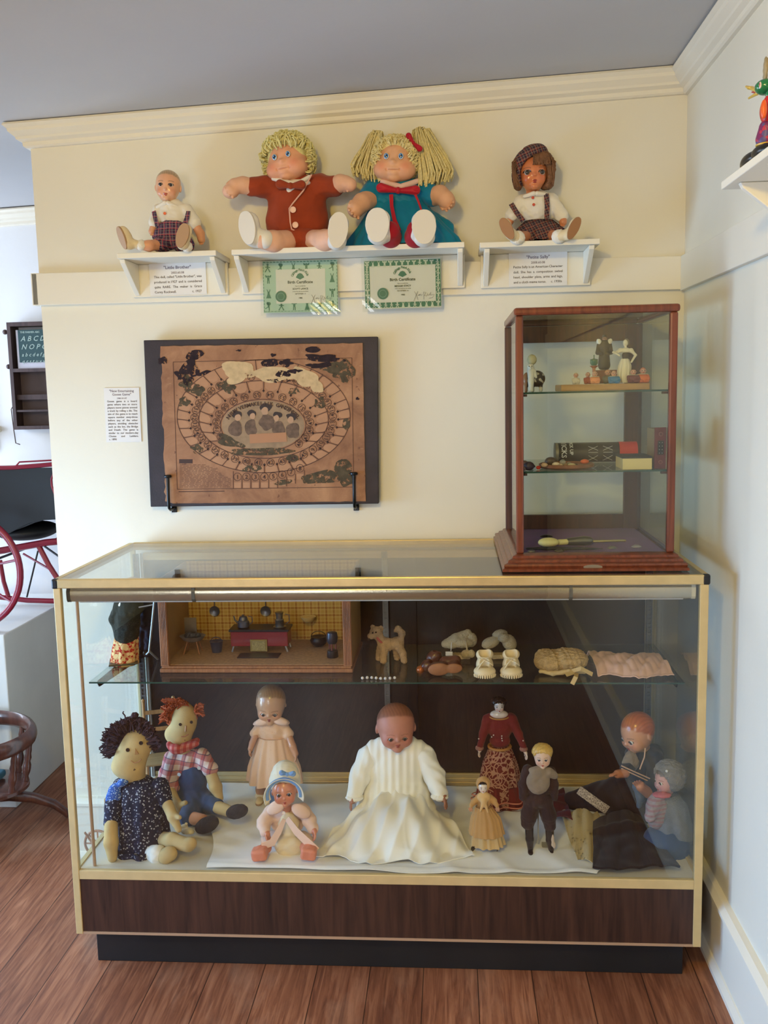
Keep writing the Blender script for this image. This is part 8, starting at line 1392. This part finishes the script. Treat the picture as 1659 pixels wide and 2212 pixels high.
bput('back_panel', G().bb((x0 + .014, F1 - .012, z0 + .014), (x1 - .014, F1 - .002, zm - .008)), M('mauve_brown_wood', S(92, 76, 74), .6, var=.15, vs_=12), smooth=0)
for i, u in enumerate((.36, .70)): bput('divider', G().bb((x0 + (x1 - x0) * u, F0 + .003, z0 + .014), (x0 + (x1 - x0) * u + .009, F1 - .012, zm - .008)), m_brd, smooth=0)
bput('divider', G().bb((x0 + .014, F0 + .003, z0 + .070), (x1 - .014, F1 - .012, z0 + .078)), m_brd, smooth=0); bput('divider', G().bb((x0 + .014, F0 + .020, z0 + .118), (x0 + (x1 - x0) * .36, F1 - .012, z0 + .138)), m_brd, smooth=0)
bput('scroll_paper', G().bb((x0 + .030, F0 + .012, zm + .006), (x1 - .030, F0 + .016, z1 - .030)), M('white_scroll', S(208, 208, 222), .7), smooth=0)
bput('green_board', G().bb((x0 + .040, F0 + .008, zm + .030), (x1 - .040, F0 + .0118, z1 - .030)), M('green_black_board', S(44, 76, 80), .7), smooth=0)
m_ch = M('pale_chalk_print', S(164, 186, 180), .8)
for s_, sz, dz, sh in (('THE FARMER ABC', .010, .043, 0), ('A B C D E F G', .028, .074, .35), ('N O P Q R S T', .028, .106, .35), ('a b c d e f g h', .020, .134, .35), ('q r s t u v w', .020, .160, .35)):
    g = txt(s_, sz, shear=sh, bold=.0003); g.v = [(v[0] + x0 + .050, F0 + .0074 + v[1], v[2] + z1 - dz) for v in g.v]; bput('lettering', g, m_ch, smooth=0)
for y in (717, 792): p_ = FB(8 if y < 750 else 16, y); bput('scroll_knob', G().cyl((p_.x + .004, (F0 + F1) / 2 - .01, p_.z), (x0, (F0 + F1) / 2 - .01, p_.z), .0045, n=12).ball((p_.x, (F0 + F1) / 2 - .01, p_.z), (.010, .010, .010), 16, 10), m_brd, smooth=50)
bput('side_hook', G().tube([(x0 - .002, F0 + .01, FB(30, 878).z), (x0 - .010, F0 + .01, FB(30, 884).z), (x0 - .006, F0 + .01, FB(30, 925).z), (x0 - .001, F0 + .01, FB(38, 957).z), (x0 + .016, F0 + .01, FB(42, 960).z)], .0022, 8), m_brd)
# red and black doll buggy on the plinth
m_rbg = M('crimson_painted_wood', S(136, 24, 50), .35, var=.12, vs_=20, coat=.2); m_bbg = M('black_oilcloth', S(15, 19, 25), .6, var=.2, vs_=10)
t = thing('doll_buggy', 'old doll buggy with black body, crimson rails, undercarriage and large crimson wheels', 'doll buggy', (-.95, .66, .6205)); o_ = t.location.copy(); F = lambda x, y, Y=.66: at(x, y, Y) - o_
def body(u, v):
    x = -2 + 0; return None
def sidepanel(Y, flip=1):
    P = [(-170, 1015), (114, 1010), (116, 1020), (111, 1035), (112, 1050), (118, 1066), (126, 1080), (160, 1122), (124, 1122), (90, 1124), (62, 1130), (40, 1141), (20, 1152), (-60, 1160), (-170, 1120)]
    g = G(); Q = [at(x, y, Y) - o_ for x, y in P]; n = len(Q); g.add([tuple(q) for q in Q] + [(q.x, q.y + .006, q.z) for q in Q], [tuple(range(n)), tuple(range(n, 2 * n))[::-1]] + [(i, (i + 1) % n, (i + 1) % n + n, i + n) for i in range(n)]); return g
obj('side_panel', sidepanel(.52), m_bbg, t, smooth=0); obj('side_panel', sidepanel(.80), m_bbg, t, smooth=0)
obj('floor_panel', G().sheet(12, 2, lambda u, v: F(-150 + 300 * u, 1120 + 34 * math.sin(math.pi * min(1, u * 1.25)), .525 + .28 * v), .004), m_bbg, t, smooth=50)
for Y in (.515, .80): obj('top_rail', G().tube([F(-170, 1014, Y), F(30, 1010, Y), F(115, 1003, Y)], .008, 8), m_rbg, t)
obj('handle_rod', G().tube([F(35, 1006, .515), F(42, 998, .515), F(116, 994, .515), F(200, 990, .515)], .003, 8), m_rbg, t); obj('edge_piping', G().tube([F(x, y, .514) for x, y in ((117, 1020), (111, 1035), (112, 1050), (118, 1066), (124, 1080))], .004, 8), m_rbg, t)
obj('footwell', G().sdf([ELL(F(60, 1145, .66), (.11, .12, .035)), CUT(BOX(F(60, 1120, .66), (.2, .2, .018)))], .004, .004), m_bbg, t, smooth=60)
for Y in (.56, .76):
    obj('chassis_rail', G().tube([F(-160, 1200, Y), F(0, 1190, Y), F(100, 1172, Y), F(180, 1164, Y)], .014, 8, flat=.9), m_rbg, t); obj('ground_rail', G().tube([F(-160, 1284, Y), F(0, 1290, Y), F(60, 1297, Y), F(180, 1300, Y)], .0095, 8), m_rbg, t)
    obj('strut', G().tube([F(84, 1180, Y), F(105, 1220, Y), F(132, 1262, Y), F(150, 1298, Y)], .010, 8), m_rbg, t); obj('strut', G().tube([F(0, 1210, Y), F(8, 1256, Y), F(18, 1288, Y)], .008, 8), m_rbg, t)
    obj('brace_rod', G().tube([F(82, 1190, Y), F(58, 1290, Y)], .0032, 6), m_brk, t); obj('brace_rod', G().tube([F(50, 1196, Y), F(108, 1230, Y)], .004, 6), m_rbg, t); obj('brace_rod', G().tube([F(96, 1180, Y), F(160, 1225, Y)], .004, 6), m_brk, t)
obj('curved_spring', G().tube([F(96, 1176, .6), F(118, 1172, .6), F(128, 1160, .6), F(134, 1146, .6)], .007, 8), m_rbg, t)
wc = at(-78, 1242, .375) - o_; R_ = (at(50, 1240, .375) - at(-78, 1242, .375)).length; zmin = -(wc.z - R_)
for Y in (.375,):
    c = Vector((wc.x, Y - o_.y, max(wc.z, R_ + .001))); wh = obj('wheel', G().torus(c, R_ - .010, .0115, (R(90), 0, 0), 56, 10), m_rbg, t)
    for i in range(8): a = i * math.pi / 4 + .2; obj('spoke', G().tube([c, c + Vector((math.cos(a), 0, math.sin(a))) * (R_ - .008)], .0045, 6), m_rbg, wh)
    obj('hub', G().cyl(c - Vector((0, .014, 0)), c + Vector((0, .014, 0)), .012, n=16), m_rbg, wh)
obj('axle', G().cyl((wc.x, .375 - o_.y, max(wc.z, R_ + .001)), (wc.x, .84 - o_.y, max(wc.z, R_ + .001)), .005, n=10), m_brk, t)
# child-size captain chair in front of the plinth
m_chw = wood('dark_chair_wood', S(52, 28, 24), S(98, 58, 46), (30, 30, 5), .3, coat=.4); YC = .13
cc = at(-55, 1645, YC); t = thing('captains_chair', 'small dark wooden captain armchair with curved swivel base, cut by the left edge', 'armchair', (cc.x, YC, 0)); o_ = t.location.copy(); F = lambda x, y, Y=YC: at(x, y, Y) - o_; z_arm = F(10, 1608, YC - .13).z - .045; z_seat = F(10, 1700, YC).z; rx = F(62, 1600).x
arm = [(rx * math.cos(a) * 1.0, .15 * math.sin(a), z_arm + .015 + .014 * math.sin(a)) for a in [R(-75 + 330 * i / 40) for i in range(41)]]
obj('arm_rail', G().tube(arm, .020, 10, rs=[.016] * 41, flat=1.7), m_chw, t)
obj('seat', G().lathe([(rx * .80, z_seat - .014), (rx * .90, z_seat - .006), (rx * .90, z_seat + .004), (rx * .84, z_seat + .008), (.0001, z_seat + .002)], n=48, sy=.15 / rx), m_chw, t, smooth=40)
for i in range(9):
    a = R(-60 + 300 * i / 8); p0 = Vector((rx * .82 * math.cos(a), .128 * math.sin(a), z_seat)); p1 = Vector((rx * .97 * math.cos(a), .146 * math.sin(a), z_arm + .01)); g = G(); n = 14; prs = [.008, .011, .008, .012, .0135, .013, .009, .012, .009, .010, .0085, .010, .008, .008]; g.tube([p0.lerp(p1, k / (n - 1)) for k in range(n)], .01, 12, rs=prs); obj('spindle', g, m_chw, t, smooth=60)
obj('swivel_post', G().lathe([(.045, z_seat - .014), (.040, z_seat - .03), (.022, z_seat - .05), (.030, max(.09, z_seat - .10)), (.045, .10), (.035, .085), (.0001, .08)], n=28), m_chw, t)
tip = atZ(148, 1768, 0) - o_
for k in range(4):
    a = math.atan2(tip.y, tip.x) + k * math.pi / 2; L_ = math.hypot(tip.x, tip.y) if k == 0 else .20; L_ = min(L_, (.295 - YC) / math.sin(a)) if math.sin(a) > .01 else L_; u = Vector((math.cos(a), math.sin(a), 0)); obj('leg', G().tube([u * .03 + Vector((0, 0, .125)), u * L_ * .35 + Vector((0, 0, .118)), u * L_ * .62 + Vector((0, 0, .095)), u * L_ * .84 + Vector((0, 0, .062)), u * L_ * .96 + Vector((0, 0, .028)), u * L_ + Vector((0, 0, .0125))], .016, 12, rs=[.020, .019, .017, .015, .013, .012]), m_chw, t)
g = G().sdf([BOX((o_.x + .0, YC, z_seat + .022), (.07, .07, .012), .010)], .003, .004, (.003, 60, 2)); solo('blue_cushion', 'small blue cloth cushion on the seat of the captain chair', 'cushion', g, fabric('faded_blue', S(52, 96, 112), .2), smooth=60)
